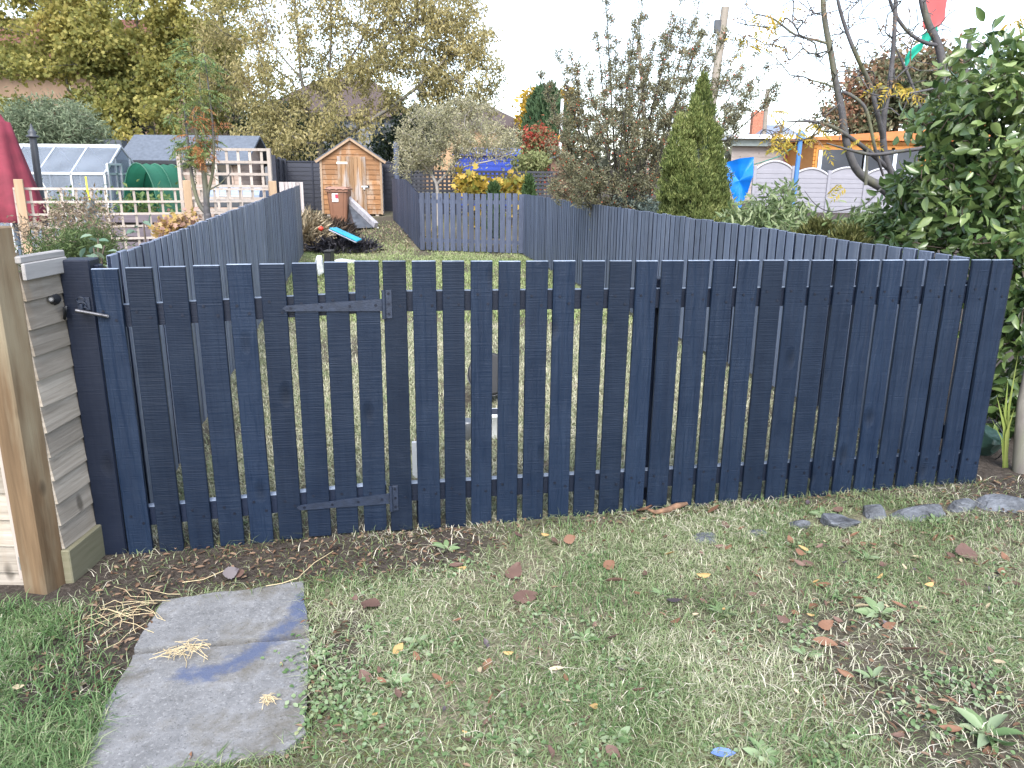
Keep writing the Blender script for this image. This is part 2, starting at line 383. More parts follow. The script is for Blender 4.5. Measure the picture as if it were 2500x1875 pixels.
OVAL = (np.array([(0, 0, 0), (.18, .33, .07), (.45, .5, .10), (.76, .33, .04), (1, 0, -.10), (.76, -.33, .04), (.45, -.5, .10), (.18, -.33, .07), (.30, 0, 0), (.65, 0, -.01)]),
        [np.array(f) for f in ((0, 1, 8), (1, 2, 8), (2, 9, 8), (2, 3, 9), (3, 4, 9), (4, 5, 9), (5, 6, 9), (6, 8, 9), (6, 7, 8), (7, 0, 8))])
STAR = (np.array([(0, 0, 0), (.15, .5, .03), (.38, .28, .06), (.62, .55, .0), (.68, .2, .03), (1, 0, -.08), (.68, -.2, .03), (.62, -.55, 0), (.38, -.28, .06), (.15, -.5, .03), (.4, 0, .0)]),
        [np.array((10, i, i + 1)) for i in range(0, 9)] + [np.array((10, 9, 0))])
def leaves(Pn, D, L, W, shape=KITE, ref=None):
    """leaf cards: base points Pn, axis D, length L, width W"""
    n = len(Pn); D = unit(D); rr = rng.normal(size=(n, 3)) if ref is None else ref + rng.normal(size=(n, 3)) * .45
    S = unit(np.cross(D, rr)); Nn = np.cross(S, D)
    T, F = shape; L = np.broadcast_to(L, n)[:, None, None]; W = np.broadcast_to(W, n)[:, None, None]
    V = Pn[:, None] + D[:, None] * T[None, :, :1] * L + S[:, None] * T[None, :, 1:2] * W + Nn[:, None] * T[None, :, 2:] * L
    i = np.arange(n)[:, None] * len(T); byk = {}
    for f in F: byk.setdefault(len(f), []).append(i + f)
    return V.reshape(-1, 3), [np.concatenate(x) for x in byk.values()]
def joinVF(parts):
    V = []; polys = []; o = 0
    for v_, ps in parts:
        V.append(v_); polys += [p + o for p in ps]; o += len(v_)
    return np.concatenate(V), polys
def ell(px, py, rx, ry, Y, rY, n, shell=.55, seed=None):
    """points in an ellipsoid read off the photo at depth Y"""
    c = at(px, py, Y); k = np.linalg.norm(c - _C) / 1662; u = unit(rng.normal(size=(n, 3))); r = rng.uniform(0, 1, n) ** (1 / (3 + 3 * shell))
    return c + u * r[:, None] * np.array([rx * k, rY, ry * k])
def grow(polys, tips, step=.25, r0=.006, pw=2.4, bend=.35, jit=.12, gravity=0., rmin=None):
    """polys: limbs as point lists (first one is the trunk); tips: twig ends. returns nodes, parent, radius, is_twig"""
    Pn = []; par = []; tw = []
    for k, pl in enumerate(polys):
        pl = [np.array(p, float) for p in pl]
        prev = -1 if k == 0 else int(np.argmin([np.linalg.norm(q - pl[0]) for q in Pn]))
        for i, p in enumerate(pl):
            if i == 0:
                if k == 0: Pn.append(p); par.append(-1); tw.append(0); prev = 0
                elif np.linalg.norm(Pn[prev] - p) > .02: Pn.append(p); par.append(prev); tw.append(0); prev = len(Pn) - 1
                continue
            m = max(1, int(np.linalg.norm(p - Pn[prev]) / (step * 1.5))); a = Pn[prev]
            for j in range(1, m + 1): Pn.append(a + (p - a) * j / m); par.append(prev); tw.append(0); prev = len(Pn) - 1
    base = Pn[0]; A = np.zeros((200000, 3)); A[:len(Pn)] = Pn; cnt = len(Pn)
    dist = np.zeros(200000)
    for i in range(1, cnt): dist[i] = dist[par[i]] + np.linalg.norm(A[i] - A[par[i]])
    tips = tips[np.argsort(np.linalg.norm(tips - A[:cnt][np.argmin(np.linalg.norm(tips[:, None] - A[None, :min(cnt, 60)], axis=2), 1) % cnt], axis=1))]
    for t in tips:
        d = np.linalg.norm(A[:cnt] - t, axis=1); i = int(np.argmin(d * (1 + .0) + .18 * dist[:cnt] + np.where(A[:cnt, 2] > t[2] + .1, .6 * d, 0)))
        if d[i] < step * .5: continue
        L = d[i]; g = A[i] - A[par[i]] if par[i] >= 0 else np.array([0, 0, 1.]); g = g / (np.linalg.norm(g) + 1e-9)
        c = A[i] + g * L * bend + np.array([0, 0, L * .08]); m = max(2, int(L / step)); prev = i; a = A[i].copy()
        for j in range(1, m + 1):
            s = j / m; q = (1 - s) ** 2 * a + 2 * s * (1 - s) * c + s * s * t + rng.normal(size=3) * step * jit * (s < 1) - np.array([0, 0, gravity * s * s * L])
            A[cnt] = q; par.append(prev); tw.append(1); dist[cnt] = dist[prev] + L / m; prev = cnt; cnt += 1
    A = A[:cnt]; par = np.array(par); acc = np.zeros(cnt); ch = np.zeros(cnt, int)
    for i in range(1, cnt): ch[par[i]] += 1
    acc[ch == 0] = r0 ** pw
    for i in range(cnt - 1, 0, -1):
        acc[par[i]] += acc[i]
    return A, par, acc ** (1 / pw), np.array(tw)
def limbs(A, par, r, rscale=1., seg=None):
    """one frustum per node link"""
    out = []
    for lo, hi, sg in ((0, .012, 3), (.012, .05, 5), (.05, 9, 9)):
        idx = np.where((par >= 0) & (r * rscale >= lo) & (r * rscale < hi))[0]
        if not len(idx): continue
        a = A[par[idx]]; b_ = A[idx]; d = unit(b_ - a); u = unit(np.cross(d, np.array([.3, .9, .2]))); w_ = np.cross(d, u)
        t = np.arange(sg) * 2 * math.pi / sg; ring = np.cos(t)[None, :, None] * u[:, None] + np.sin(t)[None, :, None] * w_[:, None]
        ra = np.minimum(r[par[idx]], r[idx] * 1.6)[:, None, None] * rscale; rb = r[idx][:, None, None] * rscale
        V = np.concatenate([a[:, None] - d[:, None] * ra * .2 + ring * ra, b_[:, None] + d[:, None] * rb * .2 + ring * rb], 1).reshape(-1, 3)
        i = np.arange(len(idx))[:, None] * 2 * sg
        F = np.concatenate([i + np.array([k, (k + 1) % sg, sg + (k + 1) % sg, sg + k]) for k in range(sg)])
        out.append((V, [F]))
    return joinVF(out)
def leafpts(A, par, r, n, rmax, spread, twig=None):
    ok = np.where((par >= 0) & (r < rmax))[0]; i = rng.choice(ok, n); t = rng.uniform(0, 1, n)[:, None]
    p = A[i] * t + A[par[i]] * (1 - t); d = unit(A[i] - A[par[i]])
    return p + rng.normal(size=(n, 3)) * spread, d
def tree(name, label, cat, base, polys, tips, nleaf, L, W, leafmat, bark, step=.3, r0=.006, rs=1., rmax=.03, spread=.06, droop=.5, shape=KITE, group=None, bend=.35, gravity=0., extra=None, jit=.12, trunk='trunk', crown='crown', up=0.):
    A, par, r, tw = grow(polys, tips, step, r0, 2.4, bend, jit, gravity)
    t = thing(name, label, cat, base, group)
    V, F = limbs(A, par, r, rs); stuff_np(trunk, V, F, bark, t, smooth=True)
    p, d = leafpts(A, par, r, nleaf, rmax, spread)
    D = unit(d * .4 + rng.normal(size=(nleaf, 3)) * .8 + np.array([0, 0, up - droop]))
    ln = L * rng.uniform(.65, 1.25, nleaf)
    V, F = leaves(p, D, ln, ln * W, shape, None)
    if extra: V, F = joinVF([(V, F)] + extra)
    stuff_np(crown, V, F, leafmat, t)
    return t
def mbVF(mb):
    by = {}
    for f in mb.f: by.setdefault(len(f), []).append(f)
    return np.array(mb.v), [np.array(x) for x in by.values()]
def pinnate(base, D, L, pairs, ll, lw):
    """compound rowan leaves -> leaflet cards"""
    n = len(base); D = unit(D); up = unit(np.array([0, 0, 1.]) + rng.normal(size=(n, 3)) * .5); S = unit(np.cross(D, up)); ps = []; ds = []; ls = []
    for k in range(pairs):
        s = (k + 1) / (pairs + .5)
        for sg in (-1, 1):
            ps.append(base + D * np.full(n, L * s)[:, None] - np.array([0, 0, 1]) * np.full(n, L * .25 * s * s)[:, None]); ds.append(S * sg + D * .45 - np.array([0, 0, .45])); ls.append(np.full(n, ll * (1.1 - .3 * s)))
    ps.append(base + D * L - np.array([0, 0, .25]) * L); ds.append(D - np.array([0, 0, .5])); ls.append(np.full(n, ll))
    Lc = np.concatenate(ls) * rng.uniform(.8, 1.15, len(np.concatenate(ls)))
    return leaves(np.concatenate(ps), np.concatenate(ds), Lc, Lc * lw)
# ================================================================== front fence and gate
PK = [(219,289,656,314,376.7,1356),(303,371,653,389,452.6,1351),(386,453,650.6,463,524,1343),(468,536.5,648,537,599,1335),(549.5,615,645,612,669.6,1328),(630.5,695,644,681.5,741,1319),(710,773.4,642,753,810.7,1311),(789,849,639.5,822,877.6,1304),(864,925,637,888,947,1298),
(932.5,991,637,953,1009.6,1291),(1004,1065,637,1021,1078,1288),(1078,1135,637,1087,1139,1283),(1148,1204.5,637,1150,1201,1278),(1217,1273,637.6,1212,1263.5,1273),(1284,1340.5,637,1274,1326,1269),(1351,1407,636.5,1336.5,1389,1265),(1422,1479,636.5,1398,1451.5,1260),(1489,1545,636.5,1460,1511,1256),(1554,1608,636.5,1519,1570,1253),(1617,1672,636,1577,1628,1249),(1681,1735.4,635.5,1637,1688.5,1245),(1742.7,1797,635,1695,1744,1239),(1804,1857.7,635.4,1754,1800.5,1233),(1864.6,1918,635,1810,1857,1227),(1925,1978.5,635,1866,1914,1222),(1984,2037,635,1920.6,1969,1217),(2043.6,2095,635,1976.7,2023,1211),(2100,2152,635,2031,2076,1206),(2156,2209,634.7,2084,2128.6,1202),(2213,2261.7,634.5,2136.5,2178,1196),(2268.5,2317,634.4,2186.4,2231,1193),(2320.6,2369,634.2,2238,2280.5,1188),(2375.6,2422.6,634,2287,2329,1186),(2426,2474.7,634,2336.5,2383.5,1182)]
KD = 2212 / 2500
def fp(sx, sy, off=0.):
    """source-pixel point on the fence plane (off = metres behind the picket faces) -> (s along fence, z, point)"""
    p = onplane(sx * KD, sy * KD, FN * (FD + off), FN); return float(p @ FU), float(p[2]), p
def fpt(s, z, off): return FU * s + FN * (FD + off) + np.array([0, 0, z])
FAX = (FU, FN, np.array([0, 0, 1.]))
gate = thing('garden_gate', 'dark navy picket gate of nine boards hung on two strap hinges', 'gate', fpt(fp(590, 1320)[0], -.05, 0))
ffence = thing('picket_fence', 'long dark navy picket fence in front, to the right of the gate', 'fence', fpt(fp(1700, 1250)[0], 0, 0))
scm = None
def screw(parent, s, z, off):
    global scm
    p = fpt(s, z, off)
    if scm is None:
        mb = MB(); mb.tube([np.zeros(3), FN * .004], [.0058, .0058], 8, True, False); mb.tube([-FN * .0006, FN * .003], [.0026, .0026], 6, True, False)
        o = mb.build('screw', SCREW, parent, p - 0 * p) if False else None
        me = bpy.data.meshes.new('screw'); me.from_pydata(mb.v, [], mb.f); me.update(); me.materials.append(SCREW); scm = me
    o = bpy.data.objects.new('screw', scm); C.objects.link(o); o.parent = parent; o.location = (p - WPOS[parent.name]).tolist()
RAILG = lambda s: (1.045, .56)      # replaced below by measured rail lines
def line(a, b_):
    (s0, z0), (s1, z1) = a, b_; return lambda s: z0 + (z1 - z0) * (s - s0) / (s1 - s0)
def railz(l, r, off=.022): a = fp(*l, off); b_ = fp(*r, off); return line(a[:2], b_[:2])
gU = (railz((306, 744), (860, 716)), railz((306, 798), (860, 766)))
gL = (railz((371, 1237), (880, 1188)), railz((371, 1281), (668, 1252)))
fU = (railz((999, 711), (2362, 697)), railz((999, 760), (1848, 747.6)))
fL = (railz((1145, 1173), (2087, 1120)), railz((1145, 1214), (2087, 1160)))
screwpx = {0: None}
for i, (a, b_, yt, c, d, yb) in enumerate(PK):
    s0, zt, _ = fp(a, yt); s1, _, _ = fp(b_, yt); s2, zb, _ = fp(c, yb); s3, _, _ = fp(d, yb)
    if i >= 9: zb -= .012
    wd = ((s1 - s0) + (s3 - s2)) / 2; lean = ((s0 + s1) - (s2 + s3)) / 2; h = zt - zb; sc_ = (s0 + s1 + s2 + s3) / 4
    up = unit(FU * lean + np.array([0, 0, h])); ax = (unit(np.cross(FN, up)), FN, up)
    ctr = fpt(sc_, (zt + zb) / 2, .0085 + R_.uniform(-.0012, .0012))
    wd *= .955; mb = MB(); mb.box(ctr, (wd, .017, h), ax, .0026)
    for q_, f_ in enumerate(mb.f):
        if all((np.array(mb.v[i_]) - ctr) @ ax[2] > h / 2 - .0028 for i_ in f_): mb.m[q_] = 1  # top end gets the painted sky highlight
    pk = mb.build('picket', [PAINT, TOP_SKY], gate if i < 9 else ffence, ctr)
    rU, rL = (gU, gL) if i < 9 else (fU, fL)
    for (ru, rl) in (rU, rL):
        zu, zl = ru(sc_), rl(sc_)
        for k, (fx, fz) in enumerate(((-.2, .76), (.26, .36))):
            s_ = sc_ + wd * (fx + R_.uniform(-.06, .06)) + lean * ((zu + zl) / 2 - (zt + zb) / 2) / h; z_ = zl + (zu - zl) * (fz + R_.uniform(-.1, .1))
            screw(pk, s_, z_, -.0022)
def rail(parent, rz, sa, sb, off=.019, th=.042):
    mb = MB(); c = []
    for o in (off, off + th):
        pass
    zu0, zl0, zu1, zl1 = rz[0](sa), rz[1](sa), rz[0](sb), rz[1](sb)
    mb.hexa([fpt(sa, zl0, off), fpt(sb, zl1, off), fpt(sb, zl1, off + th), fpt(sa, zl0, off + th), fpt(sa, zu0, off), fpt(sb, zu1, off), fpt(sb, zu1, off + th), fpt(sa, zu0, off + th)])
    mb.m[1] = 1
    mb.build('rail', [PAINT_DEEP, TOP_SKY], parent, fpt((sa + sb) / 2, (zu0 + zl0) / 2, off))  # front coloured dark for shade, top coloured pale for reflected sky
PAINT_RAIL = RAILP
sG0, sG1 = fp(225, 700)[0], fp(928, 700)[0]; sF0, sF1 = fp(937, 700)[0], fp(2470, 700)[0]
rail(gate, gU, sG0, sG1 - .004); rail(gate, gL, sG0 + .03, sG1 - .004)
rail(ffence, fU, sF0, sF1 - .01); rail(ffence, fL, sF0 + .03, sF1 - .02)
def post(parent, s, zt, zb, wdt=.075, off=.066, mat=PAINT_DEEP):
    mb = MB(); mb.box(fpt(s, (zt + zb) / 2, off + wdt / 2), (wdt, wdt, zt - zb), FAX, .004); mb.build('post', mat, parent, fpt(s, (zt + zb) / 2, off))
post(ffence, fp(1611, 900, .066)[0], fp(1611, 678, .1)[1], -.1, .085)
post(ffence, fp(2425, 900, .066)[0] - .03, 1.12, -.05, .09)
post(ffence, fp(1046, 1260, .066)[0], fp(1046, 1150, .066)[1] - .1, -.1, .1)
# hinges (strap on the gate side, butt plate on the fixed side)
def hinge(tip, r_top, r_bot, plate):
    t0 = [fp(*p, -.001)[:2] for p in tip]; r = [fp(*p, -.001)[:2] for p in (r_top, r_bot)]
    hg = MB(); o = [fpt(s, z, -.006) for s, z in ((t0[0][0] + .006, t0[0][1]), t0[1], (t0[2][0] + .006, t0[2][1]), r[1], r[0])]
    hg.prism(o, FN * .005)
    x0, y0, x1, y1 = plate; a, b_ = fp(x0, y0)[:2], fp(x1, y1)[:2]
    hg.box(fpt((a[0] + b_[0]) / 2, (a[1] + b_[1]) / 2, -.003), (b_[0] - a[0], .005, a[1] - b_[1]), FAX, .001)
    hg.tube([fpt(a[0] + .003, a[1], -.008), fpt(a[0] + .003, b_[1], -.008)], .008, 10)
    ctr = fpt(a[0], a[1], -.005); o_ = hg.build('strap_hinge', HINGE, gate, ctr)
    for k in range(3):
        screw(o_, a[0] + (b_[0] - a[0]) * .62, a[1] + (b_[1] - a[1]) * (.12 + .36 * k), -.0078)
    for k in (.08, .38, .66, .92):
        s_ = t0[1][0] + (r[0][0] - t0[1][0]) * k; zc = (t0[0][1] + t0[2][1]) / 2 * (1 - k) + (r[0][1] + r[1][1]) / 2 * k
        screw(o_, s_, zc, -.0085)
hinge(((695, 746), (690, 753), (695, 760)), (936, 729), (936, 759), (934, 708, 958, 777))
hinge(((730, 1233), (725, 1239), (730, 1245)), (950, 1204), (950, 1229), (952, 1186, 973, 1245))
# latch bolt and hook on the gate
lt = MB(); a = fp(184, 758, -.03); b_ = fp(262, 772, -.012)
lt.tube([a[2], b_[2]], .0075, 8); lt.tube([b_[2], fp(262, 772, .0)[2]], .006, 8)
lt.build('latch_bolt', IRON, gate, a[2])
# gate post
gp = MB(); pa = fp(140.5, 635, .02); pb = fp(216.5, 635, .02); pc = fp(231, 1345, .02); pd = fp(297, 1345, .02)
gpo = thing('gate_post', 'thick dark navy gate post standing by the lapped side panel', 'post', (pc[2] + pd[2]) / 2)
wd = pb[0] - pa[0]; zt, zb = pa[1], pc[1] - .03
ctr = fpt((pa[0] + pb[0]) / 2, (zt + zb) / 2, .02 + wd / 2); gp.box(ctr, (wd, wd, zt - zb), FAX, .005)
gp.build('post_body', PAINT_DEEP, gpo, ctr)
lk = MB(); q = fp(205, 742, .015); lk.box(q[2], (.045, .006, .05), FAX, .001)
for (px, py, dz) in ((196, 732, 0), (206, 757, 0), (201, 745, 0)):
    p = fp(px, py, .006)[2]; lk.tube([p + FU * math.cos(t) * .014 + np.array([0, 0, math.sin(t) * .011]) for t in np.linspace(0, 6.0, 12)], .0022, 5)
lk.box(fp(200, 752, .004)[2], (.012, .02, .03), FAX, .002)
lk.build('latch_plate', HINGE, gpo, q[2])
# back strut behind the gate post (seen as the dark slot)
st = MB(); st.box(fpt(fp(285, 1100, .06)[0] - .01, .55, .09), (.06, .05, 1.2), FAX, .003); st.build('closing_strip', PAINT_DEEP, gpo, fpt(fp(285, 1100, .06)[0], .55, .09))

# ================================================================== left corner: timber post, lapped panels, hose end
pb_ = atg(116, 1282); pr = pb_.copy(); PWD = .105
pY0 = pr[1] - .0; ztop = 1.315
cp = MB(); ang = math.radians(-14); ca, sa = math.cos(ang), math.sin(ang)
ax = ((ca, sa, 0), (-sa, ca, 0), (0, 0, 1))
ctr = np.array([pr[0] - PWD * .5 - .006, pr[1] + .05, (ztop - .1) / 2]); cp.box(ctr, (PWD, PWD, ztop + .1), ax, .006)
cpo = cp.build('timber_post', POSTW, None, [ctr[0], ctr[1], -.1])
tag(cpo, 'brown treated timber post, the tallest upright at the left edge', 'post')
# receding panel: from the post to the gate post
fa = np.array([pr[0] - .0, pr[1] + .085, 0]); fb = np.array([pa[2][0] - .012, pa[2][1] + .03, 0])
pv = unit(fb - fa); pn = np.array([pv[1], -pv[0], 0])        # pn faces the gate
ptop = 1.185
sp = thing('lapped_fence_panel', 'short weathered lap-board panel between timber post and navy gate post', 'fence panel', (fa + fb) / 2)
mb = MB(); nb = 12; z0 = .09; hb = (ptop - .03 - z0) / nb * 1.0
def lapboards(mb, a, b_, nrm, z0, z1, nb, lap=.016, th=.012, wob=0.006):
    hb = (z1 - z0) / nb
    for k in range(nb):
        zl, zh = z0 + k * hb - .012, z0 + (k + 1) * hb + R_.uniform(-.002, .002); e0, e1 = R_.uniform(-wob, wob), R_.uniform(-wob, wob)
        A0 = np.array([a[0], a[1], zl + e0]); B0 = np.array([b_[0], b_[1], zl + e1]); A1 = np.array([a[0], a[1], zh]); B1 = np.array([b_[0], b_[1], zh])
        o = nrm * lap
        mb.hexa([A0 + o - nrm * th, B0 + o - nrm * th, B0 + o, A0 + o, A1 - nrm * th * .3, B1 - nrm * th * .3, B1 + nrm * th * .3, A1 + nrm * th * .3][0:8])
lapboards(mb, fa, fb, pn, z0, ptop - .03, 11)
mb.build('lap_boards', LAPW, sp)
mb = MB(); mb.box(np.append(((fa + fb) / 2)[:2], ptop + .012) + pn * .004, (np.linalg.norm(fb - fa) + .02, .034, .026), (pv, pn, (0, 0, 1)), .004)
mb.box(np.append(((fa + fb) / 2)[:2], ptop - .03) + pn * .022, (np.linalg.norm(fb - fa) + .01, .014, .06), (pv, pn, (0, 0, 1)), .003); mb.build('capping', CAPW, sp)
mb = MB(); mb.box(np.append(((fa + fb) / 2)[:2], .0) + pn * .018, (np.linalg.norm(fb - fa) + .02, .035, .16), (pv, pn, (0, 0, 1)), .004); mb.build('gravel_board', MOSSW, sp)
# panel running off to the left of the post
la = np.array([pr[0] - .075, pr[1] + .075, 0]); lb = np.array([pr[0] - 2.1, pr[1] + .13, 0])
lp = thing('lapped_fence_panel', 'lap-board fence panel leaving the frame behind the timber post', 'fence panel', (la + lb) / 2)
mb = MB(); lapboards(mb, lb, la, np.array([0, -1., 0]), -.1, .98, 10); mb.build('lap_boards', LAPW, lp)
mb = MB(); mb.box([pr[0] - .125, pr[1] + .05, .5], (.045, .03, 1.05), None, .003); mb.build('batten', TRELW, lp)
mb = MB(); q = at(50, 1217, pr[1] + .028); mb.box(q, (.03, .004, .055)); mb.box(q + np.array([.013, .01, 0]), (.004, .02, .055)); mb.tube([q - np.array([0, .004, -.01]), q], .004, 6); mb.build('panel_clip', GALV, lp, q)
hz = at(120, 646, (fa[1] + fb[1]) / 2 + .06); hz[0] = fa[0] + (fb[0] - fa[0]) * (hz[1] - fa[1]) / (fb[1] - fa[1]) + .03
hc = thing('outdoor_tap_end', 'black rubber spout poking out of the lapped side panel', 'pipe end', hz)
dr = unit(np.array([.35, -.9, .12])); mb = MB(); mb.lathe(hz + pn * -.03, [(.020, -.03), (.023, 0), (.024, .018), (.020, .024), (.019, .034), (.012, .045), (.010, .058), (.010, .062)], 14, dr)
BLK = P('black_rubber', (.018, .019, .022), .45); mb.build('spout', BLK, hc)
mb = MB(); mb.tube([hz + pn * -.03 + dr * .058, hz + pn * -.03 + dr * .0635], .006, 10); mb.build('bore', P('bore_grey', (.22, .22, .22), .6), hc)
mb = MB(); mb.tube([hz + np.array([0, .02, -.03]), hz + np.array([.0, .0, -.075]), hz + np.array([.01, -.01, -.03])], .006, 6); mb.build('bracket', BLK, hc)

# ================================================================== side and far picket fences
def along(name, label, A, B, n, ztop, zbot, wd, mat, face, group=None, railmat=None, topf=None, wob=.006, th=.02, bleach=None):
    A = np.array([*A, 0.]); B = np.array([*B, 0.]); L = np.linalg.norm(B - A); u = (B - A) / L; nn = np.array([-u[1], u[0], 0.])
    if np.dot(nn, np.array([*face, 0.]) - A) < 0: nn = -nn             # nn points to the side the pickets face
    t = thing(name, label, 'fence', [*((A + B) / 2)[:2], float(gz(*((A + B) / 2)[:2]))]); pit = L / n
    for i in range(n):
        s = (i + .5) / n; p = A + (B - A) * s; zt = ztop(s) + R_.uniform(-wob, wob); zb = zbot(s, p) + R_.uniform(-.008, .008); ww = wd * R_.uniform(.97, 1.02)
        if topf: zt = topf(s, zt)
        ln = R_.uniform(-.004, .004); up = unit(u * ln + np.array([0, 0, 1.])); ax = (unit(np.cross(nn, up)), nn, up)
        c = np.array([p[0], p[1], (zt + zb) / 2]) + nn * (th / 2 + R_.uniform(0, .004)); mb = MB(); mb.box(c, (ww, th, zt - zb), ax, .003 if p[1] < 9 else 0)
        for q_, f_ in enumerate(mb.f):           # edge faces coloured darker, as they catch no sky sheen
            vv = np.array([mb.v[i_] for i_ in f_]); nrm = np.cross(vv[1] - vv[0], vv[2] - vv[0])
            if abs(nrm @ ax[0]) > .9 * np.linalg.norm(nrm): mb.m[q_] = 1
        mb.build('picket', [bleach if bleach and s > .865 + R_.uniform(-.02, .02) else mat, PAINT_DEEP], t, c)
    for fr in (.14, .82):
        mb = MB(); mb.hexa([np.array([*q[:2], 0]) + nn * o + np.array([0, 0, zz]) for zz0 in (0, .075) for (q, o, zz) in
            [(A, -.045, zbot(0, A) + fr * (ztop(0) - zbot(0, A)) + zz0), (B, -.045, zbot(1, B) + fr * (ztop(1) - zbot(1, B)) + zz0), (B, -.001, zbot(1, B) + fr * (ztop(1) - zbot(1, B)) + zz0), (A, -.001, zbot(0, A) + fr * (ztop(0) - zbot(0, A)) + zz0)]])
        mb.build('rail', railmat or mat, t)
    k = max(2, int(L / 2.4) + 1)
    for i in range(1, k):
        p = A + (B - A) * min(max(i / (k - 1), .004), .996); zt = ztop(i / (k - 1)) - .06; zb = zbot(i / (k - 1), p) - .1
        mb = MB(); mb.box([*(p - nn * .085)[:2], (zt + zb) / 2], (.075, .075, zt - zb), (u, nn, (0, 0, 1))); mb.build('post', railmat or mat, t, [*(p - nn * .085)[:2], zb])
    return t
RA = fpt(fp(2415, 700)[0], 0, .13)[:2]; RB = at(1132, 553, 15.5)[:2]
along('picket_fence', 'right boundary picket fence running back beside the conifer', RA, RB, 97, lambda s: 1.15 + .05 * s, lambda s, p: float(gz(p[0], p[1])) + .04, .099, PAINT_SIDE, (0, 9), railmat=PAINT_DEEP)
LA = np.array(at(226, 552, 3.17)[:2]); LB = np.array(at(654, 550, 15.4)[:2])
along('picket_fence', 'left boundary picket fence, worn and pale, running back below the trellis', LA, LB, 98, lambda s: 1.165 + .165 * s, lambda s, p: float(gz(p[0], p[1])) + .03, .100, PAINT_LEFT, (0, 9), railmat=PAINT_DEEP, bleach=PAINT_BLEACH)
FA = np.array(at(907, 545, 15.85)[:2]); FB = RB + np.array([0, .12])
along('picket_fence', 'short gappy picket fence across the far end of the lawn', FA, FB, 17, lambda s: 1.2 + .0 * s, lambda s, p: float(gz(p[0], p[1])) + .03, .098, PAINT_FAR, (-.9, 9), wob=.012)
RTA = np.array(at(909, 545, 15.9)[:2]); RTB = np.array(at(851, 470, 19.2)[:2])
def rtop(s, zt): return zt + .24 * min(1, max(0, (s - .05) / .38))
along('picket_fence', 'stepped picket return beside the orange shed, taller at its back end', RTA, RTB, 27, lambda s: 1.2 + .03 * s, lambda s, p: float(gz(p[0], p[1])) + .03, .11, PAINT_FAR, (-6, 17), topf=rtop)

# ================================================================== slabs, stones
def conc():
    m, n, b = newmat('stained_concrete'); v = coords(n, (1, 1, 1), False)
    f = noise(n, v, 9., 8, .65); col = ramp(n, f, [(.3, (.105, .106, .108)), (.7, (.215, .217, .222))])
    fine = noise(n, v, 85., 3, .7); col = mixc(n, ramp(n, fine, [(.55, (0, 0, 0)), (.75, (.5, .5, .5))]), col, (.40, .40, .40))
    col = mixc(n, ramp(n, noise(n, v, 110., 2, .6), [(.58, (0, 0, 0)), (.7, (.7, .7, .7))]), col, (.07, .07, .07))
    moss = ramp(n, noise(n, v, 5.5, 5, .7), [(.5, (0, 0, 0)), (.68, (.75, .75, .75))]); col = mixc(n, moss, col, (.09, .08, .06))
    at_ = N(n, 'Attribute'); at_.attribute_name = 'spill'
    sp_ = mth(n, 'ADD', at_.outputs['Fac'], mth(n, 'MULTIPLY', mth(n, 'SUBTRACT', noise(n, v, 16., 8, .75), .5), 2.2))
    col = mixc(n, ramp(n, sp_, [(.40, (0, 0, 0)), (.95, (.85, .85, .85))]), col, (.060, .080, .145))
    n.links.new(col, b.inputs['Base Color']); b.inputs['Roughness'].default_value = .85; b.inputs['Specular IOR Level'].default_value = .3
    bump(n, b, mth(n, 'ADD', noise(n, v, 120., 5, .7), mth(n, 'MULTIPLY', f, 2.)), .45, .006); return m
CONC = conc()
spill = [atg(*p)[:2] for p in ((660, 1300), (640, 1345), (575, 1395), (510, 1440), (440, 1462), (400, 1465))]
def slab(poly, zt, th=.05, res=46):
    poly = [np.array(p) for p in poly]; P_ = np.array(poly); lo, hi = P_.min(0) - .01, P_.max(0) + .01
    # filled grid clipped to the outline, then a skirt
    import bmesh
    bm = bmesh.new(); dense = []
    for i in range(len(poly)):
        a, b2 = poly[i], poly[(i + 1) % len(poly)]; m = max(2, int(np.linalg.norm(b2 - a) / .025))
        for k in range(m):
            q = a + (b2 - a) * k / m; nrm = np.array([-(b2 - a)[1], (b2 - a)[0]]); nrm = nrm / np.linalg.norm(nrm)
            dense.append(q + nrm * (wav(q[0], q[1], 30, 8) * .010 + R_.uniform(-.002, .002)))
    vs = [bm.verts.new((q[0], q[1], zt(q[0], q[1]))) for q in dense]; f = bm.faces.new(vs)
    r = bmesh.ops.extrude_face_region(bm, geom=[f])
    for v_ in [e for e in r['geom'] if isinstance(e, bmesh.types.BMVert)]: v_.co.z -= th
    for ax_, l_, h_ in (((1, 0, 0), lo[0], hi[0]), ((0, 1, 0), lo[1], hi[1])):
        for k in range(1, res):
            c = [0, 0, 0]; c[0 if ax_[0] else 1] = l_ + (h_ - l_) * k / res
            bmesh.ops.bisect_plane(bm, geom=bm.verts[:] + bm.edges[:] + bm.faces[:], plane_co=c, plane_no=ax_)
    bmesh.ops.recalc_face_normals(bm, faces=bm.faces)
    me = bpy.data.meshes.new('paving_slab'); bm.to_mesh(me); bm.free()
    co = np.zeros(len(me.vertices) * 3, np.float32); me.vertices.foreach_get('co', co); co = co.reshape(-1, 3)
    d = np.full(len(co), 9.)
    for a, b2 in zip(spill[:-1], spill[1:]):
        ab = b2 - a; t = np.clip(((co[:, :2] - a) @ ab) / (ab @ ab), 0, 1); d = np.minimum(d, np.linalg.norm(co[:, :2] - a - t[:, None] * ab, axis=1))
    at_ = me.attributes.new('spill', 'FLOAT', 'POINT'); at_.data.foreach_set('value', np.clip(1.1 - d / .075, 0, 1).astype(np.float32))
    o = np.array([co[:, 0].mean(), co[:, 1].mean(), co[:, 2].min()]); co -= o; me.vertices.foreach_set('co', co.ravel()); me.update()
    return link('paving_slab', me, CONC, None, o)
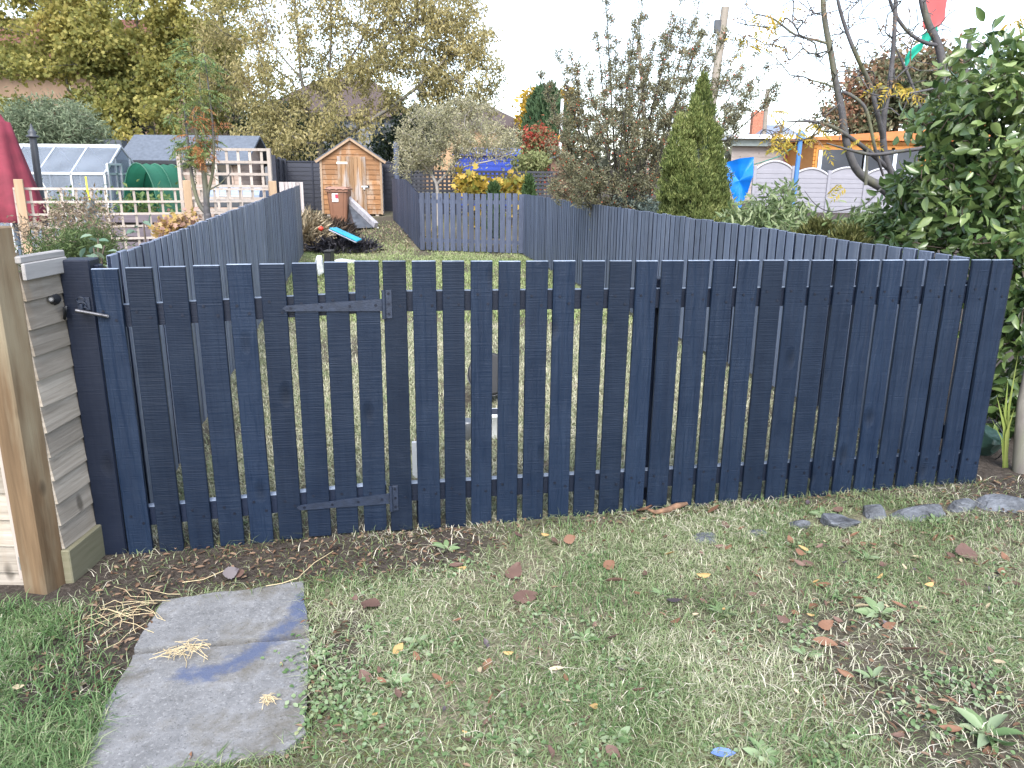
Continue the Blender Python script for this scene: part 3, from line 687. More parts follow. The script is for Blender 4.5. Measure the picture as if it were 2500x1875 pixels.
tag(slab(slab_a, lambda x, y: float(gz(x, y)) + .012), 'smaller stained concrete slab with a rounded corner, nearest the gate', 'paving slab')
tag(slab(slab_b, lambda x, y: float(gz(x, y)) + .010), 'longer concrete slab with a blue paint spill across its far end', 'paving slab')
sc3 = [atg(*p)[:2] for p in ((700, 1655), (480, 1668), (380, 1760), (640, 1760))]
tag(slab(sc3, lambda x, y: float(gz(x, y)) + .0, res=10), 'concrete slab just entering the bottom edge of the frame', 'paving slab')
STONE = M('grey_whin_stone', (.085, .092, .105), .75, .6, 14, .9, dist=.015)
def rock(name, c, sz, rz, mat, seed, label, cat, group=None):
    r = np.random.default_rng(seed); import bmesh
    bm = bmesh.new(); bmesh.ops.create_icosphere(bm, subdivisions=3, radius=1.)
    co = np.array([v_.co[:] for v_ in bm.verts]); co = np.sign(co) * np.abs(co) ** .5
    for k in range(9):
        d = unit(r.normal(size=3)); co = np.where((co @ d > .62)[:, None], co - (co @ d - .62)[:, None] * d * .92, co)
    co += np.stack([wav(co[:, 0] + 5 * k, co[:, 1] + co[:, 2] * .7, 4, seed + k) for k in range(3)], 1) * .13
    co *= np.array(sz) / 2; cr, sr = math.cos(rz), math.sin(rz); co = co @ np.array([[cr, sr, 0], [-sr, cr, 0], [0, 0, 1]])
    for v_, p in zip(bm.verts, co): v_.co = p
    me = bpy.data.meshes.new(name); bm.to_mesh(me); bm.free()
    return tag(link(name, me, mat, None, c), label, cat, group)
for k, (x0, x1, y0, y1, lab) in enumerate(((1762, 1850, 1108, 1147, 'long dark grey edging stone, third from the right end of the row'), (1858, 1925, 1095, 1126, 'rounded grey edging stone between two longer stones'), (1928, 2040, 1090, 1126, 'flat grey edging stone with an ochre lichen patch'), (2110, 2206, 1072, 1108, 'large rough edging stone at the right end of the row'), (1600, 1665, 1138, 1158, 'low grey stone sunk in the grass before the fence'), (1488, 1560, 1152, 1172, 'flattest grey stone, sunk at the left end of the row'), (2046, 2104, 1086, 1106, 'small mossy stone tucked between the edging stones'), (1700, 1745, 1122, 1146, 'small pale edging stone beside the long dark one'))):
    p = atg((x0 + x1) / 2, (y0 + y1) / 2 + 5); kk = np.linalg.norm(p - _C) / 1662; ln = (x1 - x0) * kk
    rock('edging_stone', [p[0], p[1], float(gz(p[0], p[1])) + (.004 if y0 < 1130 else .0)], (ln * 1.05, ln * .62, .085 if y0 < 1130 else .045), FT + R_.uniform(-.1, .1), STONE, 40 + k, lab, 'stone', 'edging stones along the fence foot')
# ================================================================== lawn: grass, weeds, fallen leaves, twigs
def scatter(n, x0, x1, y0, y1, dens):
    x = rng.uniform(x0, x1, n * 3); y = rng.uniform(y0, y1, n * 3); k = rng.uniform(0, 1, n * 3) < dens(x, y)
    xy = np.stack([x[k], y[k]], 1)[:n]; return xy
joint = [atg(*p)[:2] for p in ((290, 1402), (662, 1366), (662, 1390), (285, 1425))]
stone_ln = [atg(*p)[:2] for p in ((1762, 1132), (1925, 1113), (2060, 1102), (2210, 1090))]
def stone_zone(x, y):
    o = np.zeros(np.shape(x), bool)
    for a, b_ in zip(stone_ln[:-1], stone_ln[1:]):
        ab = b_ - a; t = np.clip(((x - a[0]) * ab[0] + (y - a[1]) * ab[1]) / (ab @ ab), 0, 1); o |= np.hypot(x - a[0] - t * ab[0], y - a[1] - t * ab[1]) < .045
    return o
def infront(x, y): return (fence_y(x) - y > -.03) & (np.abs(x) < .72 * y + .35) & ~inpoly(x, y, slab_a, -.03) & ~inpoly(x, y, slab_b, -.04) & ~inpoly(x, y, joint, 0) & ~stone_zone(x, y) & ~inpoly(x, y, sc3, 0) & ~((x < -1.66) & (y > 2.55))
G_MIX = leafm('lawn_blades', [(.050, .100, .034), (.12, .190, .07), (.235, .295, .145), (.44, .44, .30), (.68, .65, .51)], .38, .6, .25, 2.2, .45)
G_STRAW = leafm('straw_blades', [(.32, .29, .21), (.55, .51, .40), (.74, .70, .58)], .25, .7, .2)
G_GREEN = leafm('lush_blades', [(.035, .080, .030), (.075, .145, .05), (.13, .21, .08), (.28, .31, .18)], .3, .5, .3, 3., .4)
G_MOSS = leafm('moss_tufts', [(.05, .055, .022), (.12, .125, .05), (.21, .205, .09)], .2, .8, .1, 4., .5)
def gput(name, xy, hm, wm, ln, mat, label):
    n = len(xy); z = gz(xy[:, 0], xy[:, 1]) + np.where((xy[:, 1] < 6), wav(xy[:, 0], xy[:, 1], 9, 1) * .008 + wav(xy[:, 0], xy[:, 1], 40, 2) * .004, 0)
    V, F = blades(xy, z - .004, hm * rng.uniform(.45, 1.35, n), wm * rng.uniform(.6, 1.3, n), ln * rng.uniform(.3, 1.6, n))
    return tag(stuff_np(name, V, F, mat), label, 'grass', kind='stuff')
corner = lambda x, y: np.clip((-1.05 - x + (2.35 - y) * .25) * 5, 0, 1)      # lush bottom left
d1 = lambda x, y: np.where(infront(x, y), (1 - soil_mask(x, y) * .93) * (.35 + .65 * np.clip(.5 + wav(x, y, 6, 21) * 1.6, 0, 1)), 0)
gput('short_grass', scatter(68000, -2.3, 2.9, 1.5, 3.75, d1), .036, .0031, 1.35, G_MIX, 'short patchy green and straw lawn grass before the fence')
d2 = lambda x, y: np.where(infront(x, y), np.clip(.12 + wav(x, y, 4.5, 33) * 1.4, .06, 1) * (1 - soil_mask(x, y) * .75), 0)
gput('dry_grass', scatter(21000, -2.3, 2.9, 1.5, 3.75, d2), .036, .0027, 1.7, G_STRAW, 'flattened dry straw grass scattered through the lawn')
d3 = lambda x, y: np.where(infront(x, y), np.clip((wav(x, y, 7, 55) - .20) * 4, 0, 1) * (1 - soil_mask(x, y)), 0)
gput('green_tufts', scatter(10000, -1.2, 2.9, 1.5, 3.6, d3), .05, .0036, .8, G_GREEN, 'brighter green tufts standing up from the lawn')
d4 = lambda x, y: np.where(infront(x, y) & (x < -.9), np.clip((-1.17 - x - (y - 2.) * .70) * 7 + wav(x, y, 9, 4), 0, 1) * (1 - .6 * soil_mask(x, y)), 0)
gput('lush_grass', scatter(8000, -2.4, -.9, 1.4, 2.75, d4), .062, .0038, 1.1, G_GREEN, 'long lush grass beside the slabs at the left')
d5 = lambda x, y: np.where(infront(x, y), np.clip((wav(x - .4, y, 3.1, 77) - .02) * 3 + .1, 0, 1) * (1 - .8 * soil_mask(x, y)), 0)
gput('lawn_moss', scatter(30000, -1.2, 2.9, 1.5, 3.7, d5), .013, .0042, 1.4, G_MOSS, 'low olive moss growing between the grass')
d6 = lambda x, y: np.where((np.abs(fence_y(x) - y) < .07 + .05 * np.sin(x * 9)) & (x > -1.55), np.clip(.5 + wav(x, y, 8, 9), 0, 1), 0)
gput('fence_foot_grass', scatter(2600, -1.5, 2.3, 2.6, 3.8, d6), .06, .003, 1., leafm('painted_foot_grass', [(.03, .04, .05), (.06, .085, .04), (.13, .15, .06), (.30, .27, .16)], .25, .6, .3), 'grass and dead stems along the fence foot, some flecked with paint')
def inback(x, y): 
    lx = LA[0] + (LB[0] - LA[0]) * (y - LA[1]) / (LB[1] - LA[1]); rx = RA[0] + (RB[0] - RA[0]) * (y - RA[1]) / (RB[1] - RA[1])
    return (x > np.where(y > 15.4, -4.9, lx + .03)) & (x < np.where(y > 15.8, -2.0 - (y - 15.8) * .25, rx - .03)) & (y > fence_y(x) + .05)
d7 = lambda x, y: np.where(inback(x, y), (1 - .85 * soil_mask(x, y)) * (.5 + .5 * np.clip(.5 + wav(x, y, 3, 12) * 1.5, 0, 1)), 0)
gput('short_grass', scatter(75000, -3.2, 2.3, 2.9, 8, d7), .045, .0050, 1.3, leafm('inner_lawn_blades', [(.14, .20, .09), (.30, .34, .19), (.52, .50, .36), (.72, .68, .54)], .35, .6, .25, 2.2, .45), 'lawn grass inside the fenced garden, seen between the boards')
G_BACK = leafm('back_lawn_blades', [(.14, .21, .07), (.22, .29, .11), (.32, .36, .17), (.52, .50, .34)], .3, .6, .25, .9, .5)
gput('far_lawn_grass', scatter(42000, -5, 1.6, 8, 19, d7), .05, .011, .9, G_BACK, 'bright far lawn between the side fences')
# ---- weeds (rosettes)
W_MAT = leafm('weed_leaf', [(.05, .10, .035), (.09, .155, .06), (.15, .22, .10), (.22, .28, .17), (.28, .28, .12)], .25, .5, .35, 5, .3)
def rosette(px, py, r, nl, wr, lab):
    p = atg(px, py); kk = np.linalg.norm(p - _C) / 1662; r = r * kk * .72; a = np.linspace(0, 6.283, nl, endpoint=False) + rng.uniform(-.25, .25, nl)
    D = np.stack([np.cos(a), np.sin(a), rng.uniform(.08, .6, nl)], 1); b0 = np.repeat([p + np.array([0, 0, .004])], nl, 0) + D * .006
    ln = r * rng.uniform(.7, 1.2, nl); V, F = leaves(b0, D, ln, ln * wr, OVAL, np.repeat([[0, 0, 1.]], nl, 0))
    tag(stuff_np('weed_rosette', V, F, W_MAT, None, p), lab, 'weed', 'rosette weeds in the lawn')
for a in ((1780, 1120, 40, 9, .3, 'glossy dandelion rosette right beside the edging stones'), (1560, 1330, 48, 8, .38, 'broad pale rosette weed in the middle of the right lawn'), (965, 1190, 40, 7, .42, 'broad leaved weed at the fence foot by the gate'), (1430, 1290, 34, 8, .4, 'blue-green rosette weed below the middle of the fence'), (1870, 1210, 36, 8, .34, 'narrow leaved weed in the leaf litter at the right'), (1900, 1330, 55, 7, .4, 'largest broad dock weed at the right of the lawn'), (1740, 1420, 42, 8, .36, 'spreading weed beside the mossy patch'), (1885, 1470, 50, 9, .36, 'bushy weed at the lower right of the mossy patch'), (1870, 1600, 46, 6, .34, 'grey-green weed at the bottom right of the lawn'), (2130, 1590, 75, 11, .34, 'large dark weed clump in the bottom right corner'), (1650, 1640, 48, 9, .4, 'clover-like weed at the bottom edge by the blue leaf'), (850, 1480, 44, 10, .42, 'weed growing at the right edge of the longer slab'), (900, 1390, 36, 9, .5, 'round leaved weed right of the slab seam'), (1010, 1540, 34, 8, .45, 'pale weed between slab and lower lawn'), (790, 1560, 40, 11, .45, 'clover patch weed against the slab edge'), (1330, 1600, 44, 9, .4, 'pale weed low in the centre of the lawn'), (1130, 1640, 40, 9, .42, 'weed at the bottom edge left of centre'), (520, 1135, 20, 7, .6, 'tiny round weed in the bare soil before the gate'), (1265, 1385, 40, 9, .38, 'weed beside the bright tuft mid-lawn'), (2020, 1130, 30, 9, .35, 'small weed under the last edging stones')):
    rosette(*a)
def sprigs(name, cx, cy, n, sp, lab):
    p = atg(cx, cy); q = p[:2] + rng.normal(size=(n, 2)) * sp; z = gz(q[:, 0], q[:, 1]) + rng.uniform(.004, .02, n); a = rng.uniform(0, 6.283, n)
    V, F = leaves(np.column_stack([q, z]), np.stack([np.cos(a), np.sin(a), rng.uniform(0, .5, n)], 1), .016 * rng.uniform(.7, 1.3, n), .013, OVAL, np.repeat([[0, 0, 1.]], n, 0)); return V, F
cl = [sprigs('', rng.uniform(680, 2200), rng.uniform(1180, 1655), 26, .045, '') for _ in range(75)] + [sprigs('', rng.uniform(660, 760), rng.uniform(1400, 1640), 40, .05, '') for _ in range(10)]
V, F = joinVF(cl); tag(stuff_np('clover', V, F, W_MAT), 'tiny round clover leaves spread through the lawn', 'clover', kind='stuff')
# ---- fallen leaves
LB_ = [leafm('brown_leaf', [(.07, .042, .034), (.13, .078, .062), (.20, .13, .10)], .1, .6, .3, 9, .6), leafm('rust_leaf', [(.13, .065, .04), (.22, .115, .068)], .1, .6, .3, 9, .6), leafm('dull_purple_leaf', [(.055, .045, .053), (.09, .07, .078)], .1, .5, .4), leafm('ochre_leaf', [(.36, .22, .07), (.45, .31, .15)], .15, .6, .3), leafm('pale_leaf', [(.48, .40, .27), (.42, .33, .22)], .15, .6, .3)]
TOOTH = (np.array([(0, 0, 0)] + [(t, w_, .04 * math.sin(t * 3)) for t, w_ in ((.08, .18), (.14, .30), (.2, .30), (.28, .45), (.34, .41), (.45, .52), (.5, .45), (.62, .45), (.66, .37), (.78, .30), (.82, .22), (.93, .1))] + [(1, 0, -.1)] + [(t, -w_, .06 * math.sin(t * 3)) for t, w_ in ((.93, .1), (.82, .22), (.78, .30), (.66, .37), (.62, .45), (.5, .45), (.45, .52), (.34, .41), (.28, .45), (.2, .30), (.14, .30), (.08, .18))] + [(.33, 0, .02), (.68, 0, .02)]), None)
TOOTH = (TOOTH[0], [np.array((26 if i < 6 or i >= 19 else 27, i, (i + 1) % 26)) for i in range(26)] + [np.array((26, 6, 27)), np.array((26, 27, 19))])
def fleaf(p, L, W, a, tilt, mat, shape, label, group=None, curl=0.):
    D = np.array([[math.cos(a), math.sin(a), tilt]]); V, F = leaves(np.zeros((1, 3)), D, L, W, shape, np.array([[R_.uniform(-.3, .3), R_.uniform(-.3, .3), 1.]]))
    x = V @ unit(D[0]); V[:, 2] += curl * (x - L / 2) ** 2 / L; V -= np.array([V[:, 0].mean(), V[:, 1].mean(), V[:, 2].min()])
    o = link('fallen_leaf', mesh_np('fallen_leaf', V, F), mat, None, p); return tag(o, label, 'leaf', group)
def onlawn(px, py, dz=.012):
    p = atg(px, py); return [p[0], p[1], float(gz(p[0], p[1])) + dz]
big = [(1110, 1248, 52, .75, 1.1, 0, 'large brown toothed leaf standing nearly upright mid-lawn', .7), (1135, 1300, 58, .8, .3, 0, 'large brown toothed leaf lying below the upright one', .1), (800, 1315, 50, .85, 4.4, 0, 'large brown leaf right of the slab, tip pointing down', .3), (500, 1255, 32, .8, .4, 2, 'curled brown leaf on the bare soil above the smaller slab', .3), (520, 1252, 26, .8, 2., 0, 'small brown leaf beside the curled leaf on the soil', .2), (985, 1230, 34, .5, .2, 0, 'narrow brown leaf on the lawn below the gate end', .2), (1330, 1265, 50, .3, .05, 0, 'long narrow brown leaf lying flat left of the rosettes', .1), (1315, 1235, 34, .7, .7, 1, 'rust coloured leaf resting on grass near the fence middle', .2), (900, 1430, 30, .45, 2.2, 1, 'orange-brown curled leaf right of the longer slab', .4), (860, 1415, 34, .55, 1., 3, 'ochre folded leaf near the slab seam', .5), (1455, 1308, 34, .8, 0, 2, 'purple-grey rounded leaf mid-lawn', .1), (1400, 1075, 0, 0, 0, 0, '', 0), (1540, 1112, 36, .6, .6, 1, 'rust leaf propped against the fence foot near the stones', .6), (1322, 1388, 30, .6, .3, 0, 'dark brown crumpled leaf mid-lawn below the narrow leaf', .3), (1780, 1398, 46, .42, -.4, 1, 'bright rust pointed leaf on the mossy patch', .1), (1782, 1365, 36, .6, .3, 1, 'rust leaf just above the bright pointed one', .3), (2085, 1205, 44, .9, 1.4, 0, 'red-brown folded leaf in the litter at the right edge', .6), (1200, 1455, 34, .3, .2, 4, 'pale tan narrow leaf in the lower lawn centre', .1), (945, 1475, 34, .35, 2.4, 1, 'rust narrow leaf lower left of the lawn', .2), (970, 1490, 28, .5, .9, 1, 'short rust leaf beside the rust narrow one', .3), (860, 1510, 34, .45, 1.9, 0, 'brown leaf right of the dry grass wisp', .2), (825, 1480, 26, .4, 2.6, 1, 'small rust leaf on the slab edge', .2), (1960, 1415, 44, .35, .1, 0, 'flat brown leaf right of the mossy patch', .1), (1560, 1640, 50, .55, .1, -1, 'blue painted leaf at the bottom edge of the lawn', .05), (1860, 1320, 38, .3, .1, 4, 'pale straw leaf at the right of the lawn', .1), (655, 1350, 16, .45, .9, 1, 'small orange leaf on the smaller slab', .2), (608, 1442, 18, .4, 2., 3, 'small ochre leaf lying on the longer slab', .2), (412, 1640, 20, .5, 1.9, 1, 'tan leaf near the foot of the longer slab', .2), (330, 1480, 0, 0, 0, 0, '', 0), (40, 1495, 20, .5, .3, 4, 'pale leaf caught in the lush grass at far left', .2), (1390, 1110, 40, .6, .3, 1, 'rust leaf tucked against the foot of the fence middle', .4), (1690, 1350, 30, .6, 2.5, 0, 'small brown leaf between rosettes', .2), (720, 1195, 34, .9, 1.3, 1, 'red-brown leaf by the last gate board', .4), (1230, 1180, 30, .7, .4, 1, 'rust leaf in the grass at the fence foot', .3), (1120, 1165, 26, .7, 2.2, 0, 'brown leaf at the fence foot nearer the gate', .3)]
BLUEL = leafm('blue_painted_leaf', [(.10, .17, .42), (.14, .22, .50)], .05, .4, .4)
for px, py, L, W, a, m, lab, tl in big:
    if not lab: continue
    p = onlawn(px, py, .008 if py > 1260 and 200 < px < 660 else .016); kk = np.linalg.norm(np.array(p) - _C) / 1662
    fleaf(p, 1.0 * L * kk, 1.0 * L * kk * W, a, tl * .55, BLUEL if m < 0 else LB_[m], TOOTH if W > .55 else OVAL, lab, curl=R_.uniform(.15, .7))
cnt = 0
proto = [fleaf((0, 0, -5), L, L * W, 0, .1, LB_[m], sh, 'x', curl=c) for L, W, m, sh, c in ((.05, .4, 0, OVAL, .6), (.06, .33, 1, OVAL, .5), (.045, .45, 2, OVAL, .8), (.05, .35, 3, OVAL, .6), (.055, .7, 0, TOOTH, .5), (.04, .4, 4, OVAL, .5), (.055, .65, 1, TOOTH, .7))]
labs = ['small brown oval leaf lying on the lawn', 'small narrow rust leaf lying on the lawn', 'small dull purple leaf lying on the lawn', 'small ochre leaf lying on the lawn', 'small brown toothed leaf lying on the lawn', 'small pale leaf lying on the lawn', 'small rust toothed leaf lying on the lawn']
first = [True] * 7
while cnt < 190:
    right = cnt < 100
    px, py = (R_.uniform(1500, 2200), R_.uniform(1095, 1330)) if right else (R_.uniform(690, 2200), R_.uniform(1150, 1650))
    p = atg(px, py)
    if not bool(infront(p[0], p[1] + .06)): continue
    k = R_.choice((0, 0, 1, 1, 2, 3, 4, 5, 6)) ; o = proto[k] if first[k] else proto[k].copy()
    if not first[k]: C.objects.link(o)
    first[k] = False
    o.location = (p[0], p[1], float(gz(p[0], p[1])) + R_.uniform(.008, .022)); o.rotation_euler = (R_.uniform(-.5, .5), R_.uniform(-.5, .5), R_.uniform(0, 6.28)); s = R_.uniform(.5, 1.1); o.scale = (s, s, s)
    o['label'] = labs[k]; o['group'] = 'small fallen leaves of the same kind: ' + labs[k]; cnt += 1
for k in range(7):
    if first[k]: bpy.data.objects.remove(proto[k])
# litter and twig bits
ncr = 2900; xy = scatter(ncr, -1.6, 2.9, 1.6, 3.75, lambda x, y: np.where(infront(x, y), np.clip(soil_mask(x, y) * .9 + (x > 1.2) * np.clip(1.2 - (fence_y(x) - y), 0, 1) * .5 + .05, 0, 1), 0))
a = rng.uniform(0, 6.283, len(xy)); V, F = leaves(np.column_stack([xy, gz(xy[:, 0], xy[:, 1]) + rng.uniform(.002, .014, len(xy))]), np.stack([np.cos(a), np.sin(a), rng.uniform(-.1, .3, len(xy))], 1), .024 * rng.uniform(.4, 1.6, len(xy)), .010, OVAL, np.repeat([[0, 0, 1.]], len(xy), 0))
tag(stuff_np('leaf_litter', V, F, leafm('litter', [(.03, .022, .018), (.065, .042, .03), (.12, .07, .043), (.22, .15, .10), (.07, .06, .062)], .1, .7, .2)), 'brown crumbs of leaf litter over soil and lawn', 'leaf litter', kind='stuff')
def straw(name, pts, n, sp, L, r, mat, seed, zl=.02):
    r_ = np.random.default_rng(seed); mb = MB()
    for i in range(n):
        c = np.array(pts[r_.integers(len(pts))]) + r_.normal(size=3) * np.array([sp, sp, .0]); c[2] = float(gz(c[0], c[1])) + r_.uniform(.012, zl); a = r_.uniform(0, 6.28) if r_.uniform() < .4 else r_.normal(0, .5); l = L * r_.uniform(.4, 1.2)
        d = np.array([math.cos(a), math.sin(a), 0]); s = np.array([-d[1], d[0], 0]); b_ = r_.normal(0, .15) * l
        mb.tube([c - d * l / 2, c + s * b_ * .6 + np.array([0, 0, r_.uniform(0, .02)]), c + s * b_ + d * l * .25 + np.array([0, 0, r_.uniform(0, .012)]), c + d * l / 2], r, 4, False)
    return mb
STRAWM = P('dead_straw', (.46, .37, .22), .7, .25)
mb = straw('', [atg(*p) for p in ((370, 1425), (400, 1420), (430, 1418), (415, 1412))], 34, .016, .10, .0011, STRAWM, 3, .035); tag(mb.build('straw_wisp', STRAWM), 'tangled wisp of dry straw lying on the slab seam', 'straw')
mb = straw('', [atg(580, 1525)], 22, .008, .045, .0009, STRAWM, 5, .03); tag(mb.build('straw_wisp', STRAWM), 'small tuft of dry grass on the right part of the longer slab', 'straw')
mb = straw('', [atg(*p) for p in ((265, 1310), (290, 1330), (255, 1350), (300, 1310), (280, 1370))], 26, .05, .16, .0012, STRAWM, 8, .03); tag(mb.build('straw_wisp', STRAWM), 'loose pale stems on the soil left of the slabs', 'straw')
mb = MB(); q = [onlawn(*p) for p in ((1393, 1108), (1415, 1117), (1440, 1112), (1462, 1103), (1483, 1098))]; mb.tube(np.array(q) + np.array([0, 0, .012]), [.004, .010, .014, .015, .008], 8); tag(mb.build('bark_strip', P('rotten_bark', (.15, .085, .05), .85, .5, sc=30, bmp=.8)), 'curled orange-brown strip of rotten bark at the fence foot', 'bark')
mb = MB()
for pts in (((1905, 998), (1893, 1022), (1888, 1048)), ((640, 1262), (680, 1225), (720, 1200)), ((575, 1276), (610, 1270), (645, 1258)), ((395, 1268), (440, 1262), (490, 1240))):
    q = [onlawn(*p, .02) for p in pts]; mb = MB(); mb.tube(q, .0016, 5); tag(mb.build('straw_wisp', STRAWM), {1905: 'pale bent stem leaning on the right fence boards', 640: 'pale stem crossing the soil by the gate end', 575: 'dark thin stem over the slab corner', 395: 'thin pale stem on the soil before the gate'}[pts[0][0]], 'stem')
# ---- things lying in the garden behind the fence
mb = MB(); c = atg(1040, 872) + np.array([0, .1, 0]); dr = unit(np.array([.2, -.9, .25]))
bk = thing('black_bucket', 'black bucket tipped over on the lawn behind the fence boards', 'bucket', c)
prof = [(.10, 0), (.105, .02), (.135, .24), (.148, .245), (.148, .26), (.132, .262)]; mb.lathe(c + np.array([0, .12, .15]), prof, 24, dr); mb.build('bucket_body', BLK, bk)
mb = MB(); mb.lathe(c + np.array([0, .12, .15]) + dr * .263, [(.001, -.03), (.125, -.03), (.131, 0)], 24, dr); mb.build('bucket_lining', P('bucket_inside', (.03, .032, .036), .5), bk)
mb = MB(); hb_ = c + np.array([0, .12, .15]) + dr * .25; sd = unit(np.cross(dr, [0, 0, 1.])); dn = np.cross(sd, dr); mb.tube([hb_ + sd * .15 * math.cos(t) - dn * .15 * math.sin(t) + dr * .04 * math.sin(t) for t in np.linspace(0, math.pi, 14)], .003, 6); mb.build('handle', IRON, bk)
WHT = P('white_plastic', (.72, .75, .76), .35, .08)
c = atg(1068, 950); tu = thing('plastic_tub', 'off-white paint tub with dark drips standing behind the boards', 'tub', c)
mb = MB(); mb.lathe(c + np.array([0, .08, 0]), [(.062, 0), (.065, .01), (.074, .13), (.079, .135), (.079, .15), (.07, .152)], 20); mb.build('tub_body', WHT, tu)
mb = MB(); mb.lathe(c + np.array([0, .08, .1505]), [(.069, 0), (.06, .002), (.001, .0025)], 20); mb.build('paint', PANEL, tu)
c = atg(1008, 958); mb = MB(); mb.lathe(c + np.array([0, .08, 0]), [(.05, 0), (.052, .01), (.052, .11), (.045, .12), (.04, .121)], 18); tag(mb.build('paint_tin', P('grey_tin', (.14, .15, .16), .4, .3, metal=.5)), 'grey paint tin half hidden behind a fence board', 'tin')
c = atg(897, 1037); mb = MB(); mb.box(c + np.array([0, .03, .10]), (.035, .012, .2), None, .002); tag(mb.build('wood_offcut', P('white_offcut', (.72, .76, .80), .5)), 'pale upright offcut standing behind the lower rail', 'offcut')
def bag(px, py, sz, mat, name, lab, cat, seed):
    c = atg(px, py); return rock(name, c + np.array([0, sz[1] * .3, sz[2] * .3]), sz, .4, mat, seed, lab, cat)
CLR = P('crumpled_polythene', (.62, .66, .68), .25, .25, sc=20, bmp=.6)
bag(745, 570, (.42, .2, .12), CLR, 'plastic_bag', 'crumpled clear polythene lying on the far lawn', 'bag', 91)
bag(690, 596, (.16, .14, .42), CLR, 'plastic_bag', 'clear plastic wrapping beside the black crate on the lawn', 'bag', 92)
mb = MB(); c = atg(699, 606); mb.box(c + np.array([.03, .3, .2]), (.10, .25, .4), None, .01); mb.box(c + np.array([.03, .3, .41]), (.12, .27, .02), None, .004); tag(mb.build('black_crate', BLK), 'narrow black crate on the lawn beside clear wrapping', 'crate')
# ================================================================== far end of the garden: shed, bin, heap, boards
def persp(Y): return Y / 1662
# orange shed ---------------------------------------------------------
YS = 19.9
def sh(px, py, dY=0.): return at(px, py, YS + dY)
bl, br, el, er, apx = sh(697, 474), sh(829, 471), sh(690, 345), sh(826, 343), sh(760, 297)
gzs = float(gz(bl[0], YS)) - .02
x0, x1 = bl[0] + .02, br[0] - .02; ze = (el[2] + er[2]) / 2 - .01; za = apx[2] - .03; xm = (x0 + x1) / 2; DS = 2.1
shed = thing('garden_shed', 'small orange-brown shed with a peeling plank door at the far end', 'shed', [xm, YS, gzs])
mb = MB(); nb = 15; hb = (za - gzs - .08) / nb
def gw(z):   # half-open gable width at height z
    if z <= ze: return x0, x1
    t = (z - ze) / (za - ze); return x0 + (xm - x0) * t, x1 + (xm - x1) * t
dx0, dx1 = sh(731, 400)[0], sh(791, 400)[0]; dz0, dz1 = gzs + .08, sh(760, 338)[2]
for k in range(nb):
    a, b_ = gzs + .08 + k * hb, gzs + .08 + (k + 1) * hb
    l0, r0 = gw(a); l1, r1 = gw(b_)
    mb.hexa([(l0, YS - .022, a - .008), (r0, YS - .022, a - .008), (r0, YS + .01, a - .008), (l0, YS + .01, a - .008), (l1, YS - .006, b_), (r1, YS - .006, b_), (r1, YS + .01, b_), (l1, YS + .01, b_)])
mb.build('front_boards', SHEDW, shed)
mb = MB(); nbs = 12
for sx in (x0, x1):
    lapboards(mb, np.array([sx, YS + .012, 0]), np.array([sx, YS + DS, 0]), np.array([1. if sx == x1 else -1., 0, 0]), gzs + .08, ze, nbs)
mb.box((xm, YS + DS, (gzs + ze) / 2), (x1 - x0, .03, ze - gzs)); mb.build('side_boards', wood('silvered_shed_side', (.20, .19, .19), (.36, .35, .36), (2, 2, 24)), shed)
mb = MB()
for sx, sg in ((x0, 1), (x1, -1)):
    mb = MB(); mb.box((sx + sg * .025, YS - .03, (gzs + .06 + ze) / 2), (.05, .02, ze - gzs - .06), None, .003); mb.build('corner_trim', TRIMW, shed)
rf = MB()
for sx, sg in ((x0, -1), (x1, 1)):
    p = np.array([xm, 0, za + .03]); q = np.array([sx + sg * .09, 0, ze - (za - ze) / (xm - x0) * .09 + .03]); d = q - p; nn = unit(np.array([-d[2], 0, d[0]])); nn = nn if nn[2] > 0 else -nn
    rf.hexa([p + [0, YS - .1, 0], q + [0, YS - .1, 0], q + [0, YS + DS + .1, 0], p + [0, YS + DS + .1, 0], p + nn * .02 + [0, YS - .1, 0], q + nn * .02 + [0, YS - .1, 0], q + nn * .02 + [0, YS + DS + .1, 0], p + nn * .02 + [0, YS + DS + .1, 0]])
roof = rf.build('roof', FELT, shed)
for sx, sg in ((x0, -1), (x1, 1)):
    mb = MB(); p = np.array([xm + sg * .0, YS - .085, za + .005]); q = np.array([sx + sg * .10, YS - .085, ze - (za - ze) / (xm - x0) * .10 + .005]); mb.bar(p, q, .02, .07); mb.build('bargeboard', TRIMW, roof)
door = MB(); npl = 7
for k in range(npl):
    a, b_ = dx0 + (dx1 - dx0) * k / npl, dx0 + (dx1 - dx0) * (k + 1) / npl; door.box(((a + b_) / 2, YS - .035, (dz0 + dz1) / 2 + R_.uniform(-.004, .004)), (b_ - a - .006, .024, dz1 - dz0), None, .003)
dr_ = door.build('door', DOORW, shed)
mb = MB(); h1 = sh(741, 352); mb.box((dx0 + .12, YS - .05, h1[2]), (.26, .008, .05)); mb.build('hinge', P('white_hinge', (.70, .66, .58), .5), dr_)
lk = sh(789, 403); mb = MB(); mb.box((lk[0] - .02, YS - .055, lk[2]), (.16, .012, .035)); mb.box((lk[0] - .03, YS - .065, lk[2] - .05), (.05, .03, .06), None, .01); mb.build('padlock', P('bright_metal', (.62, .66, .72), .25, .1, metal=.6), dr_)
mb = MB(); mb.box((lk[0] + .07, YS - .03, lk[2]), (.05, .03, .06), None, .004); mb.build('hasp', BLK, shed)
mb = MB()
for x in (x0 + .15, xm, x1 - .15): mb.box((x, YS + DS / 2, gzs + .0), (.08, DS, .15))
mb.build('bearers', TRELW, shed)
shed.rotation_euler.z = math.radians(9)
